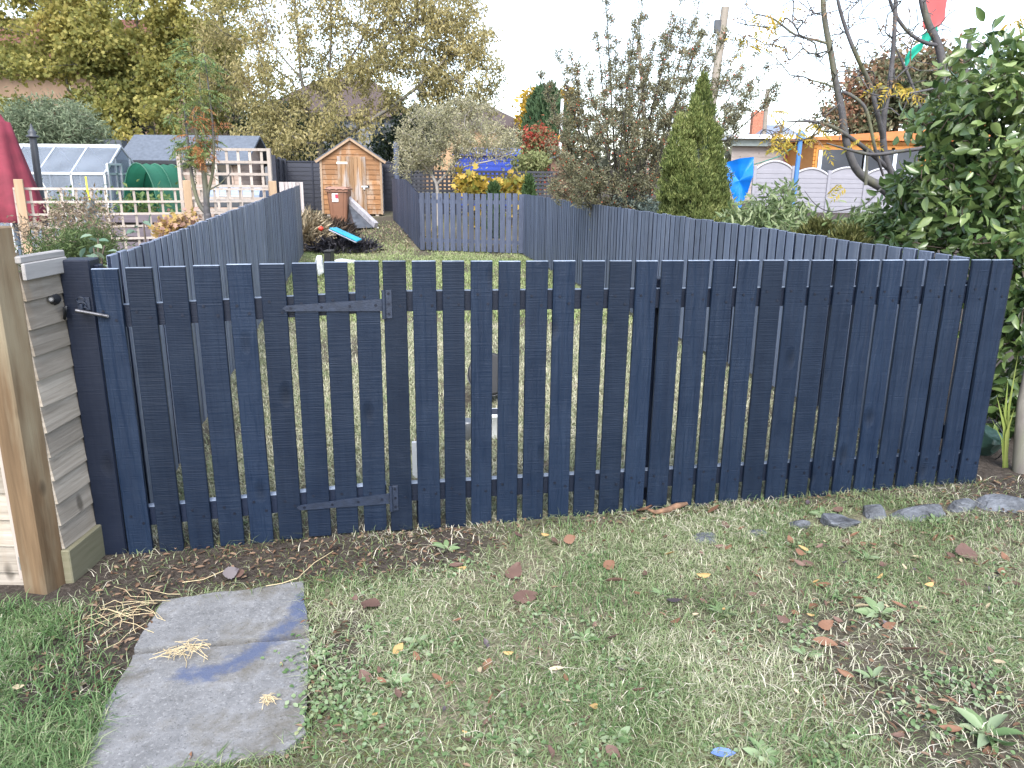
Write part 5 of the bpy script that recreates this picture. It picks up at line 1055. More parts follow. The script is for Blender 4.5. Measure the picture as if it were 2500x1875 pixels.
Y = 11.2; q = at(-8, 300, Y); pr_ = thing('garden_parasol', 'closed crimson parasol at the left edge behind the trellis', 'parasol', [q[0], Y, float(gz(q[0], Y))]); CRIM = M('crimson_canvas', (.16, .018, .034), .8, .25, 6, .2); mb = MB(); s_ = 40; P_ = []; zt_, zb_ = at(0, 215, Y)[2], at(0, 478, Y)[2]; prof = [(0, .03), (.08, .07), (.17, .14), (.18, .20), (.30, .24), (.6, .34), (.85, .42), (.97, .44), (1, .42)]
for f, r in prof:
    for k in range(s_): t = 6.283 * k / s_; rr = r * (1 + .17 * f * math.sin(8 * t + 2 * f)); P_.append((q[0] + rr * math.cos(t), Y + rr * math.sin(t), zt_ + (zb_ - zt_) * f))
mb.add(P_, [(i * s_ + k, i * s_ + (k + 1) % s_, (i + 1) * s_ + (k + 1) % s_, (i + 1) * s_ + k) for i in range(len(prof) - 1) for k in range(s_)], True); mb.build('canopy', CRIM, pr_)
mb = MB(); mb.tube([(q[0] + .12, Y, 0), (q[0] + .0, Y, zt_ + .08)], .03, 10); mb.build('pole', P('slate_pole', (.10, .13, .18), .4), pr_)
Y = 11.8; a, b_ = at(88, 480, Y), at(71, 298, Y); lpz = thing('washing_pole', 'dark iron clothes pole with a pointed finial before the greenhouse', 'pole', [a[0], Y, 0]); mb = MB(); mb.tube([(a[0] + .04, Y, -.05), (b_[0], Y, b_[2])], .05, 10); DKI = P('dark_iron', (.045, .05, .06), .5, .2); mb.build('shaft', DKI, lpz); mb = MB(); mb.lathe((b_[0], Y, b_[2]), [(.055, 0), (.085, .01), (.085, .03), (.045, .05), (.06, .08), (.03, .12), (.022, .13), (.022, .15), (.004, .2)], 12); mb.build('finial', DKI, lpz)
mb = MB(); 
for x in (-1.5, 1.2): pass
yb = at(195, 450, 9.3); mb = MB(); mb.lathe(yb + np.array([0, 0, -.12]), [(.07, -.22), (.075, -.2), (.06, .05), (.055, .2), (.02, .24)], 14); fd = thing('bird_feeder', 'dark mesh bird feeder hanging on the trellis by a yellow strap', 'bird feeder', yb); mb.build('feeder_body', P('feeder_mesh', (.05, .065, .065), .4, .4, sc=60), fd); mb = MB(); mb.tube([yb + np.array([-.02, .02, .34]), yb + np.array([.01, -.03, .36]), yb + np.array([.02, -.05, .2]), yb + np.array([.03, -.04, .1])], .009, 6); mb.build('strap', P('yellow_strap', (.75, .68, .03), .5), fd)
# raised planter with mauve boards behind trellis
Y = 11.3; a, b_ = at(225, 490, Y), at(400, 490, Y); pt = thing('raised_planter', 'mauve-grey raised planter behind the low trellis', 'planter', [(a[0] + b_[0]) / 2, Y, 0]); mb = MB(); z1 = at(300, 462, Y)[2]
for k in range(4): mb.box(((a[0] + b_[0]) / 2, Y, z1 - .06 - k * .2), (b_[0] - a[0], .03, .12))
for x in (a[0], (a[0] + b_[0]) / 2, b_[0]): mb.box((x, Y + .03, z1 / 2), (.08, .05, z1))
mb.build('planter_boards', wood('mauve_boards', (.10, .085, .10), (.16, .135, .155), (2, 2, 16), .7, .2, .1), pt); mb = MB(); mb.box(((a[0] + b_[0]) / 2, Y + .35, z1 / 2 - .05), (b_[0] - a[0] - .02, .6, z1 - .1)); mb.build('soil', HD, pt)
# ================================================================== right hand side beyond the fence
Y = 24.; PVC = P('pale_grey_pvc', (.22, .215, .245), .45, .05, bmp=0); pf = thing('arched_panel_fence', 'pale grey plastic fence with arched panel tops behind the blue post', 'fence', [at(1800, 450, Y)[0], Y, .4])
xs = [at(px, 400, Y)[0] for px in (1628, 1711, 1789, 1868, 1947, 2026)]; tops = [(365, 348), (378, 364), (374, 362), (376, 364), (378, 366)]
for i in range(5):
    a, b_ = xs[i] + .04, xs[i + 1] - .04; pm_ = (1628 + 79 * i + 40); ze, zm = at(pm_, tops[i][0], Y)[2], at(pm_, tops[i][1], Y)[2]; mb = MB(); z0 = .45
    arc = lambda t: ze + (zm - ze) * math.sin(math.pi * t) ** .8
    T = np.linspace(0, 1, 17); mb.prism([(a, Y, z0), (b_, Y, z0)] + [(a + (b_ - a) * t, Y, arc(t)) for t in T[::-1]], (0, .03, 0))
    z = z0 + .1
    while z < ze: mb.box(((a + b_) / 2, Y - .004, z), (b_ - a, .012, .118), None, .005); z += .135
    mb.build('panel', PVC, pf); mb = MB(); mb.tube([(a + (b_ - a) * t, Y, arc(t)) for t in T], .035, 6); mb.build('arched_rail', P('pvc_white', (.36, .355, .38), .4, .04, bmp=0), pf)
for i, x in enumerate(xs): mb = MB(); zt_ = at(1628 + 79 * i, 362 if i < 2 else 372, Y)[2]; mb.box((x, Y, zt_ / 2 + .2), (.10, .10, zt_ - .3), None, .01); mb.build('post', PVC, pf)
Y = 10.; a, b_ = at(1709, 480, Y), at(1729, 303, Y); bp = thing('blue_post', 'tall blue clothes post with a pointed cap before the arched fence', 'post', [a[0], Y, 0]); BPT = P('blue_gloss', (.055, .17, .42), .35, .12); mb = MB(); mb.tube([(a[0] - .02, Y, 0), (b_[0], Y, b_[2])], .029, 12); mb.build('shaft', BPT, bp); mb = MB(); mb.lathe((b_[0], Y, b_[2]), [(.04, 0), (.062, .01), (.062, .03), (.045, .045), (.058, .06), (.058, .075), (.01, .12)], 12); mb.build('cap', BPT, bp)
q = at(1729, 309, Y); mb = MB(); mb.tube([q, (q + at(1640, 352, 10.5)) / 2 - [0, 0, .04], at(1600, 365, 11.)], .006, 5); tag(mb.build('washing_line', P('green_line', (.05, .42, .33), .5)), 'thin green washing line tied to the blue post', 'line')
Y = 9.2; tp_ = [at(*p, Y + d) for p, d in (((1566, 352), .1), ((1598, 342), -.05), ((1629, 339), 0), ((1626, 380), -.08), ((1612, 425), .05), ((1594, 460), 0), ((1584, 430), .06), ((1572, 395), 0))]
ce = sum(tp_) / 8; import bmesh
V = []; ringn = 6
for j in range(ringn + 1):
    for k in range(8):
        for m in range(4):
            p = tp_[k] + (tp_[(k + 1) % 8] - tp_[k]) * m / 4; p = ce + (p - ce) * (j / ringn); p = p + np.array([0, .012 * math.sin(p[0] * 22 + p[2] * 9) + .006 * math.sin(p[2] * 31), 0]); V.append(p)
F = [(j * 32 + k, j * 32 + (k + 1) % 32, (j + 1) * 32 + (k + 1) % 32, (j + 1) * 32 + k) for j in range(ringn) for k in range(32)]
mb = MB(); mb.add(V, F, True); mb.add([np.array(p) + np.array([0, .004, 0]) for p in V], F, True); tag(mb.build('tarpaulin', P('bright_blue_tarp', (.008, .17, .62), .3, .2, sc=6, bmp=.25)), 'bright blue tarpaulin hanging beside the conifer', 'tarpaulin')
Y = 30; oc = thing('orange_cabin', 'varnished orange timber cabin with wide dark windows behind the arched fence', 'cabin', [at(1900, 400, Y)[0], Y, .6]); a, b_ = at(1752, 380, Y), at(2120, 380, Y); zt_ = at(1755, 303, Y)[2]; z1 = at(2000, 285, Y)[2]
mb = MB(); nb = 17
for k in range(nb): z = .5 + (zt_ - .5) * (k + .5) / nb; mb.box(((a[0] + b_[0]) / 2, Y, z), (b_[0] - a[0], .05, (zt_ - .5) / nb - .012), None, .012)
mb.box(((a[0] + b_[0]) / 2, Y + 1.6, (zt_ + .4) / 2), (b_[0] - a[0] - .06, 3, zt_ - .5)); mb.build('wall', ORANGE, oc)
mb = MB(); mb.hexa([(a[0] - .2, Y - .3, zt_), (b_[0] + .2, Y - .3, zt_ + .0), (b_[0] + .2, Y + 3.2, zt_ + .05), (a[0] - .2, Y + 3.2, zt_), (a[0] - .2, Y - .3, zt_ + .10), (b_[0] + .2, Y - .3, zt_ + .62), (b_[0] + .2, Y + 3.2, zt_ + .7), (a[0] - .2, Y + 3.2, zt_ + .15)]); mb.build('roof', wood('red_orange_fascia', (.38, .12, .04), (.5, .2, .07), (2, 2, 14), .5, .1, 0, None, False), oc)
for p0, p1 in ((1768, 1858), (1868, 1922), (1930, 1978)):
    p, q = at(p0, 323, Y - .06), at(p1, 378, Y - .06); mb = MB(); mb.box(((p[0] + q[0]) / 2, Y - .05, (p[2] + q[2]) / 2), (q[0] - p[0] + .16, .05, p[2] - q[2] + .16), None, .01); wf_ = mb.build('window', ORANGE, oc); mb = MB(); mb.box(((p[0] + q[0]) / 2, Y - .08, (p[2] + q[2]) / 2), (q[0] - p[0], .01, p[2] - q[2])); mb.build('pane', P('cabin_glass', (.05, .055, .065), .25, .4, sc=.6, bmp=0, spec=.12), wf_)
    mb = MB(); mb.box((p[0] + .09, Y - .09, (p[2] + q[2]) / 2), (.13, .012, p[2] - q[2] - .04)); mb.build('curtain', P('pale_curtain', (.55, .60, .66), .8, .15, sc=12), wf_)
Y = 33; fs = thing('flat_roof_shed', 'low shed with a white-edged flat roof left of the orange cabin', 'shed', [at(1670, 400, Y)[0], Y, .6]); a, b_ = at(1578, 360, Y), at(1758, 360, Y); zt_ = at(1660, 312, Y)[2]; mb = MB(); lapboards(mb, np.array([a[0], Y, 0]), np.array([b_[0], Y, 0]), np.array([0, -1., 0]), .5, zt_, 10); mb.build('wall', wood('mauve_shed_boards', (.26, .22, .20), (.34, .30, .28), (2, 2, 14), .7, .2, .1), fs)
mb = MB(); mb.box(((a[0] + b_[0]) / 2, Y + 1.2, zt_ + .28), (b_[0] - a[0] + .4, 3.4, .16)); mb.build('roof_edge', P('white_fascia', (.62, .64, .66), .6, .06), fs); mb = MB(); mb.box(((a[0] + b_[0]) / 2, Y - .12, zt_ + .05), (b_[0] - a[0] + .2, .3, .26)); mb.build('soffit', P('grey_soffit', (.20, .23, .22), .7, .2), fs)
p, q = at(1700, 342, Y), at(1752, 375, Y); mb = MB(); mb.box(((p[0] + q[0]) / 2, Y - .06, (p[2] + q[2]) / 2), (q[0] - p[0] + .3, .05, p[2] - q[2] + .3)); w1 = mb.build('window', P('maroon_frame', (.22, .06, .07), .5, .15), fs); mb = MB(); mb.box(((p[0] + q[0]) / 2 + .1, Y - .09, (p[2] + q[2]) / 2), (q[0] - p[0] - .25, .02, p[2] - q[2])); mb.build('pane', P('netted_glass', (.32, .36, .45), .4, .35, sc=6), w1)
Y = 70; fh = thing('distant_house', 'distant house roof with brick chimney above the flat shed', 'house', [at(1690, 300, Y)[0], Y, 1.]); a, b_ = at(1648, 320, Y), at(1722, 320, Y); zr = at(1690, 263, Y)[2]; ze = at(1690, 292, Y)[2]; mb = MB(); mb.box(((a[0] + b_[0]) / 2, Y + 4, ze / 2), (b_[0] - a[0], 8, ze)); BRK = M('red_brick', (.33, .13, .08), .9, .3, 10, .2); mb.build('wall', BRK, fh); mb = MB(); mb.add([(a[0] - .3, Y - .3, ze), (b_[0] + .3, Y - .3, ze), (b_[0] + .3, Y + 8, ze), (a[0] - .3, Y + 8, ze), (a[0] + 1.2, Y + 4, zr), (b_[0] - .2, Y + 4, zr)], [(0, 1, 5, 4), (1, 2, 5), (2, 3, 4, 5), (3, 0, 4), (3, 2, 1, 0)]); mb.build('roof', M('blue_slate', (.16, .19, .25), .6, .2, 6, .1), fh)
mb = MB(); q = at(1662, 258, Y); mb.box((q[0], Y + 3, zr - .1), (1.3, .8, 2.2)); 
for k in (-.25, .25): mb.tube([(q[0] + k, Y + 3, zr + 1.), (q[0] + k, Y + 3, zr + 1.15)], .16, 8)
mb.build('chimney', BRK, fh)
for (x0_, y0_, x1_, y1_, Y, r, nm) in ((1543, 190, 1567, 15, 21, .10, 'leaning wooden telegraph pole rising behind the conifer'), (1647, 330, 1659, 192, 48, .12, 'distant wooden pole right of the conifer'), (1397, 330, 1380, 90, 60, .14, 'faint far pole seen through the tall berried shrub')):
    a, b_ = at(x0_, y0_, Y), at(x1_, y1_, Y); tpz = thing('telegraph_pole', nm, 'pole', [a[0] - (b_[0] - a[0]) * (a[2] - .4) / (b_[2] - a[2]), Y, .4]); mb = MB(); mb.tube([WPOS[tpz.name], b_], [r * 1.15, r], 10); mb.build('shaft', wood('pole_wood', (.20, .17, .14), (.32, .29, .25), (12, 12, 1), .9, .3, 0, None, False), tpz)
    if Y == 21: mb = MB(); mb.box(a + (b_ - a) * .76 + np.array([-.14, -.02, 0]), (.16, .12, .3), None, .01); mb.build('junction_box', DKI, tpz)
# wires
for k, (p0, p1, l_) in enumerate((((1560, 30, 21), (2300, 170, 30), 'thin overhead wire running right from the telegraph pole'),)):
    a, b_ = at(*p0), at(*p1); mb = MB(); mb.tube([a + (b_ - a) * t - np.array([0, 0, 1.2 * t * (1 - t)]) for t in np.linspace(0, 1, 12)], .008, 4); tag(mb.build('overhead_wire', DKI), l_, 'wire')
# wind streamer
Y = 8.; st_ = thing('wind_streamer', 'pink and green cloth wind streamer hanging in the top right branches', 'wind streamer', at(2005, 60, Y)); 
def cloth(pts, wds, mat, name):
    mb = MB(); V = []; 
    for (px, py), w_ in zip(pts, wds):
        c = at(px, py, Y); 
        for s in (-1, -.33, .33, 1): V.append(c + np.array([s * w_ / 2 * Y / 1662, .03 * math.cos(s * 3 + py * .1), s * .01]))
    n_ = len(pts); F = [(i * 4 + k, i * 4 + k + 1, (i + 1) * 4 + k + 1, (i + 1) * 4 + k) for i in range(n_ - 1) for k in range(3)]; mb.add(V, F, True); mb.add([v_ + np.array([0, .004, 0]) for v_ in V], F, True); mb.build(name, mat, st_)
cloth([(2030, -90), (2026, -20), (2022, 20), (2018, 45), (2008, 62)], [52, 46, 40, 44, 30], leafm('pink_cloth', [(.75, .12, .15), (.80, .22, .2)], .5, .7), 'pink_tube'); GC = leafm('green_cloth', [(.02, .42, .30), (.04, .5, .36)], .5, .7); cloth([(2012, 60), (2008, 75), (2000, 92)], [18, 30, 16], GC, 'green_tail'); cloth([(1992, 92), (1978, 108), (1962, 125), (1958, 142)], [14, 26, 18, 4], GC, 'green_tail')
mb = MB(); mb.tube([at(2030, -90, Y), at(2060, -120, Y)], .004, 5); mb.build('cord', DKI, st_)
# green ball thing, stalks, trunk at the right edge
c = atg(2152, 1000); gb = rock('garden_ball', c + np.array([0, .12, .085]), (.22, .22, .21), .3, P('dark_green_plastic', (.035, .075, .06), .35, .25), 120, 'dark green rounded float lying behind the right end of the fence', 'ball')
mb = MB(); q = c + np.array([0, .12, .085])
for t0 in (.3, 1.9): mb.tube([q + .113 * np.array([math.cos(t) * math.cos(t0), math.cos(t) * math.sin(t0), math.sin(t)]) for t in np.linspace(0, 6.28, 26)], .0035, 5)
tag(mb.build('cord_net', BLK), 'black cord tied round the dark green float', 'cord')
c = atg(2172, 1012); 
mb = MB(); IR = leafm('iris_leaf', [(.10, .17, .03), (.22, .28, .07), (.32, .33, .12)], .35, .5); ps = []
for (px, py, w_) in ((2152, 850, 9), (2178, 815, 10), (2192, 880, 9), (2140, 900, 5), (2200, 760, 8), (2165, 870, 7)):
    kk = persp(c[1]); tpz_ = at(px, py, c[1] + R_.uniform(-.03, .03)); b0 = c + np.array([R_.uniform(-.015, .015), 0, 0]); m = (b0 + tpz_) / 2 + np.array([.02 * (1 if px > 2172 else -1) * -1, 0, .02]); s = np.array([w_ * kk / 2, .004, 0]); ps.append((np.array([b0 - s * .6, b0 + s * .6, m + s, m - s, tpz_]), [np.array([[0, 1, 2, 3]]), np.array([[3, 2, 4]])]))
V, F = joinVF(ps); tag(stuff_np('iris_plant', V, F, IR), 'upright yellow-green blade leaves growing by the right edge', 'plant')
a = atg(2205, 1022); mb = MB(); mb.tube([a + [.01, .02, -.03], at(2205, 940, a[1] + .02), at(2209, 870, a[1] + .05), at(2222, 800, a[1] + .1)], [.035, .03, .026, .022], 10); tag(mb.build('tree_stump', BARK), 'bare grey-brown stem at the far right edge behind the stones', 'trunk')

# ================================================================== trees and shrubs
def tips_of(*e): return np.concatenate([ell(*a) for a in e])
# yellow maple
Ym = 28; g = float(gz(-13, Ym)); base = np.array([at(333, 330, Ym)[0], Ym, g])
polys = [[base, at(330, 290, Ym), at(312, 190, Ym), at(300, 90, Ym), at(288, -40, Ym), at(280, -260, Ym)], [at(325, 265, Ym), at(290, 190, Ym - .5), at(230, 120, Ym - 1), at(150, 60, Ym - 1.5), at(60, 0, Ym - 2)], [at(322, 250, Ym), at(240, 225, Ym - .6), at(160, 200, Ym - 1.2)], [at(314, 200, Ym), at(270, 130, Ym + .5), at(200, -40, Ym + .5)], [at(306, 130, Ym), at(350, 60, Ym), at(400, -60, Ym)], [at(330, 290, Ym), at(300, 250, Ym - 1), at(255, 235, Ym - 2)]]
tp2 = tips_of((90, 60, 130, 90, Ym - 1, 1.8, 120), (230, 40, 130, 90, Ym - 1, 1.8, 110), (50, 142, 75, 18, Ym - 2, 1., 40), (200, 100, 90, 36, Ym - 1.6, 1.2, 60), (280, 130, 100, 60, Ym - 1, 1.4, 70), (235, 215, 60, 32, Ym - 1.6, .8, 45), (215, 255, 55, 30, Ym - 2, .8, 34), (340, 180, 70, 45, Ym - 1, 1.2, 50), (380, 110, 60, 80, Ym - .5, 1.2, 60), (310, 300, 60, 18, Ym - 2.2, .5, 20), (12, 242, 55, 22, Ym - 1.5, .6, 30), (380, 20, 70, 70, Ym, 1.4, 50), (120, -120, 260, 110, Ym, 2.5, 120), (350, 250, 35, 35, Ym - 2, .6, 20))
MAPLE = leafm('maple_leaves', [(.10, .13, .042), (.20, .215, .07), (.335, .32, .10), (.45, .395, .13), (.51, .37, .115)], .55, .6, .25, .35, .55)
tree('maple_tree', 'big yellow-green maple at the upper left before the brown house', 'tree', base, polys, tp2, 44000, .125, .95, MAPLE, BARK, .45, .008, 1.25, .03, .15, .7, STAR)
# tall pale-leaved tree in the middle
Yc_ = 25.; g = float(gz(-6, Yc_)); base = np.array([at(690, 350, Yc_)[0], Yc_, g]); A_ = lambda x, y, d=0: at(x, y, Yc_ + d)
polys = [[base, A_(692, 300), A_(702, 230), A_(712, 150), A_(716, 60), A_(712, -60), A_(712, -200)], [A_(694, 290), A_(660, 230, -.5), A_(648, 150, -.5), A_(640, 40, -.5), A_(628, -120, -.5)], [A_(692, 300), A_(740, 300, -1), A_(790, 266, -1.4), A_(840, 235, -1.6), A_(900, 190, -1.5), A_(960, 130, -1)], [A_(702, 230), A_(760, 160, -.8), A_(820, 110, -1), A_(900, 40, -1)], [A_(690, 310), A_(640, 310, -.8), A_(585, 220, -1), A_(560, 120, -.5), A_(540, 0)], [A_(706, 205), A_(780, 90, .5), A_(830, -60, .5)], [A_(650, 170, -.5), A_(590, 100, -.3), A_(560, 0), A_(540, -120)], [A_(640, 310, -.8), A_(620, 350, -1.2), A_(605, 338, -1.8)]]
tp2 = tips_of((520, 70, 70, 110, Yc_, 1.2, 70), (560, 200, 70, 70, Yc_ - 1, 1., 60), (640, 100, 90, 110, Yc_, 1.6, 80), (740, 60, 110, 110, Yc_, 1.8, 120), (860, 60, 110, 90, Yc_ - .6, 1.6, 120), (950, 90, 95, 95, Yc_ - .6, 1.4, 110), (930, 0, 110, 60, Yc_ - .4, 1.4, 70), (1010, 70, 60, 60, Yc_ - .4, 1., 50), (1010, 150, 70, 80, Yc_ - .4, 1.2, 80), (880, 170, 120, 60, Yc_ - 1, 1.2, 90), (780, 190, 90, 60, Yc_ - 1.4, 1., 60), (640, 250, 80, 50, Yc_ - 1.5, .8, 55), (560, 290, 55, 38, Yc_ - 1.6, .6, 36), (640, 310, 60, 28, Yc_ - 2., .5, 34), (1030, 225, 60, 35, Yc_, .8, 36), (720, -120, 260, 110, Yc_, 2.5, 110), (470, 150, 60, 90, Yc_ + 1, 1., 46), (760, 270, 60, 30, Yc_ - 1.8, .5, 24))
PALE = leafm('pale_tree_leaves', [(.15, .145, .058), (.25, .23, .10), (.36, .315, .145), (.46, .39, .185), (.55, .49, .29)], .5, .6, .3, .4, .5)
tree('tall_tree', 'tall many-stemmed tree with olive-yellow leaves behind the orange shed', 'tree', base, polys, tp2, 42000, .13, .40, PALE, BARK, .4, .007, 1.1, .028, .13, 1., KITE)
# extra slim tree between the two, sparse against the sky
base = np.array([at(455, 350, 31)[0], 31, 1.]); polys = [[base, at(458, 250, 31), at(470, 120, 31), at(480, 0, 31), at(488, -150, 31)]]
tree('slim_tree', 'thin sparse tree with yellow leaves between maple and tall tree', 'tree', base, polys, tips_of((470, 60, 60, 120, 31, 1.2, 80), (440, 190, 60, 80, 31, 1, 60), (500, 200, 50, 80, 31, 1, 50), (510, 40, 40, 90, 31, 1, 40)), 7500, .15, .6, MAPLE, BARK, .45, .007, 1., .03, .16, .8, KITE)
# dark evergreens filling the understorey
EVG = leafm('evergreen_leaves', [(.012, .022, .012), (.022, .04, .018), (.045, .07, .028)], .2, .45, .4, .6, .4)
for nm, ls, px, Y in (('dark holly-like evergreen behind the orange shed, to its right', ((905, 290, 60, 60, 29, 1.2, 90), (850, 330, 60, 40, 29, 1, 50)), 880, 29), ('dark evergreen bush behind the summerhouse at the left', ((240, 268, 90, 40, 31, 1, 80), (180, 290, 60, 30, 31, 1, 40)), 230, 31), ('dark evergreen mass behind the tall tree trunks', ((600, 285, 90, 55, 30, 1.2, 110), (690, 300, 70, 50, 30, 1.2, 60)), 620, 30)):
    b0 = np.array([at(px, 300, Y)[0], Y, float(gz(0, Y))]); tree('evergreen_bush', nm, 'bush', b0, [[b0, b0 + [0, 0, 1.2], b0 + [.3, 0, 2.4]]], tips_of(*ls), 7000, .15, .55, EVG, BARKD, .45, .01, 1., .04, .22, .2, KITE)
# small pale tree beyond the far fence
Ya = 18.6; g = float(gz(-1.8, Ya)); B_ = lambda x, y, d=0: at(x, y, Ya + d); base = np.array([B_(944, 420)[0], Ya, g])
polys = [[base, B_(945, 412), B_(942, 395), B_(930, 372), B_(905, 345), B_(885, 310)], [B_(943, 398), B_(965, 375), B_(985, 345), B_(1000, 300), B_(1005, 250)], [B_(970, 370), B_(1020, 356, -.4), B_(1070, 345, -.6), B_(1110, 330, -.6)], [B_(930, 372), B_(950, 320), B_(955, 260)]]
tp2 = tips_of((930, 285, 70, 65, Ya, .9, 150), (1010, 270, 75, 60, Ya, .9, 150), (1060, 308, 50, 30, Ya - .3, .6, 50), (890, 340, 40, 50, Ya, .6, 70), (980, 330, 60, 30, Ya - .3, .6, 50), (1095, 300, 30, 35, Ya, .5, 30))
OLIVE = leafm('pale_small_leaves', [(.15, .15, .095), (.25, .245, .145), (.36, .34, .21), (.46, .42, .28), (.40, .36, .14)], .4, .6, .3, .6, .4)
tree('small_tree', 'small rounded tree with pale forked trunk beyond the far fence', 'tree', base, polys, tp2, 17000, .062, .42, OLIVE, wood('pale_bark', (.22, .20, .18), (.40, .37, .34), (14, 14, 5), .9, .6, 0, None, False), .22, .0045, 1.15, .02, .06, .3, KITE)
# yellowing shrubs and tiny conifers by dark trellis
def bush(name, lab, cat, px, Y, ls, n, L, W, mat, bark=TWIG, shape=KITE, droop=.2, spread=.08, step=.25, r0=.004, zb=None):
    b0 = np.array([at(px, 400, Y)[0], Y, float(gz(at(px, 400, Y)[0], Y)) if zb is None else zb]); c = tips_of(*ls); top = c.mean(0)
    tree(name, lab, cat, b0, [[b0, (b0 * .45 + top * .55)]] + [[b0, b0 + (c[k] - b0) * .6] for k in R_.sample(range(len(c)), min(4, len(c)))], c, n, L, W, mat, bark, step, r0, 1., max(.02, r0 * 4), spread, droop, shape, trunk='stems', crown='foliage')
YEL = leafm('yellow_vine_leaves', [(.10, .14, .03), (.26, .22, .04), (.48, .32, .06), (.52, .40, .12)], .4, .6, .3, 1.4, .4)
bush('yellow_shrub', 'yellow-leaved shrub in front of the dark trellis', 'shrub', 1030, 18.2, ((1012, 400, 30, 16, 18.2, .4, 40), (1060, 404, 34, 14, 18.2, .4, 40)), 560, .16, .8, YEL, shape=STAR)
bush('yellow_shrub', 'sparser yellow shrub just left of the tiny conifer', 'shrub', 1105, 18.4, ((1105, 396, 28, 20, 18.4, .4, 40),), 260, .13, .8, YEL, shape=STAR)
def conifer(name, lab, cx, Y, prof, zb, n, mat, L, seed, lumps=7, core=None, subs=()):
    """upright conifer: prof = [(photo y, half width px)] ; sprays stand up and out from an uneven, lobed surface"""
    k = Y / 1662; ys = [p[0] for p in prof]; zs = np.array([at(cx, y, Y)[2] for y in ys]); rs = np.array([p[1] * k for p in prof]); x0 = at(cx, ys[len(ys) // 2], Y)[0]
    z = rng.uniform(zb, zs.max(), n * 2); o = np.argsort(zs); r = np.interp(z, zs[o], rs[o]); z = z[rng.uniform(0, rs.max(), n * 2) < r + .12 * rs.max()][:n]; r = np.interp(z, zs[o], rs[o]); n = len(z); a = rng.uniform(0, 6.283, n)
    lump = .72 + .33 * np.sin(a * 5 + z * 3.1 + seed) * np.sin(z * 6 + 2 * np.sin(a * 2 + seed)) + .12 * np.sin(a * 9 - z * 5)
    d = rng.uniform(.45, 1.08, n) ** .6 * lump; p = np.stack([x0 + r * d * np.cos(a), Y + r * d * np.sin(a), z], 1)
    out = np.stack([np.cos(a), np.sin(a), 0 * a], 1); m = 13; D = out[:, None] * rng.uniform(.1, .7, (n, m, 1)) + np.array([0, 0, 1.]) + rng.normal(size=(n, m, 3)) * .34
    for (sx, sy, hw, sY) in subs:           # side spires that break the outline
        m2 = 240; tp = at(sx, sy, sY); t_ = rng.uniform(0, 1, m2) ** .6; a2 = rng.uniform(0, 6.283, m2); r2 = hw * k * (t_ * 1.25) ** .8 * rng.uniform(.5, 1.1, m2)
        p2 = np.stack([tp[0] + r2 * np.cos(a2), sY + r2 * np.sin(a2), tp[2] - t_ * hw * k * 4.], 1); p = np.concatenate([p, p2]); out = np.concatenate([out, np.stack([np.cos(a2), np.sin(a2), 0 * a2], 1)])
    n = len(p); D = out[:, None] * rng.uniform(.1, .7, (n, m, 1)) + np.array([0, 0, 1.]) + rng.normal(size=(n, m, 3)) * .34
    b0 = np.array([x0, Y, zb]); t = thing(name, lab, 'conifer', b0); V, F = leaves(np.repeat(p, m, 0) + rng.normal(size=(n * m, 3)) * L * .30, D.reshape(-1, 3), L * rng.uniform(.5, 1.2, n * m), L * .26, KITE); stuff_np('foliage', V, F, mat, t)
    mb = MB(); mb.tube([b0 - [0, 0, .05], [x0, Y, zb + (zs.max() - zb) * .5], [x0, Y, zs.max() - .1]], [rs.max() * .10 + .01, rs.max() * .06, .005], 8); mb.build('trunk', BARKD, t)
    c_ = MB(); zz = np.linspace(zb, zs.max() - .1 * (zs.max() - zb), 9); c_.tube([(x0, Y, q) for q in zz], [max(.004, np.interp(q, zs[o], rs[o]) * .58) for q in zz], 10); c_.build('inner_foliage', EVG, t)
CON = leafm('golden_conifer', [(.04, .065, .022), (.085, .12, .036), (.16, .20, .06), (.28, .31, .11), (.44, .45, .20)], .35, .6, .25, 3., .45)
conifer('conifer_tree', 'narrow golden-green conifer just beyond the right picket fence', 1508, 8.3, [(163, 2), (180, 10), (215, 21), (250, 30), (300, 42), (350, 52), (400, 62), (450, 72), (480, 76), (560, 70)], .1, 4600, CON, .044, 2,
    subs=[(1470, 246, 26, 8.15), (1455, 322, 26, 8.3), (1544, 268, 24, 8.3), (1556, 352, 30, 8.2), (1446, 400, 24, 8.45), (1490, 300, 30, 8.1), (1525, 345, 34, 8.05), (1470, 400, 28, 8.2), (1572, 418, 28, 8.2), (1505, 215, 18, 8.15), (1525, 420, 34, 8.05)])
CON2 = leafm('small_conifer', [(.03, .06, .02), (.07, .12, .04)], .2, .6)
conifer('small_conifer', 'tiny columnar conifer by the lattice, right of the yellow shrubs', 1143, 17.5, [(385, 2), (400, 8), (425, 11)], .25, 500, CON2, .10, 4); conifer('small_conifer', 'tiny conifer among the yellow shrubs at the trellis foot', 1068, 17.2, [(398, 2), (410, 9), (430, 12)], .25, 400, CON2, .10, 5)
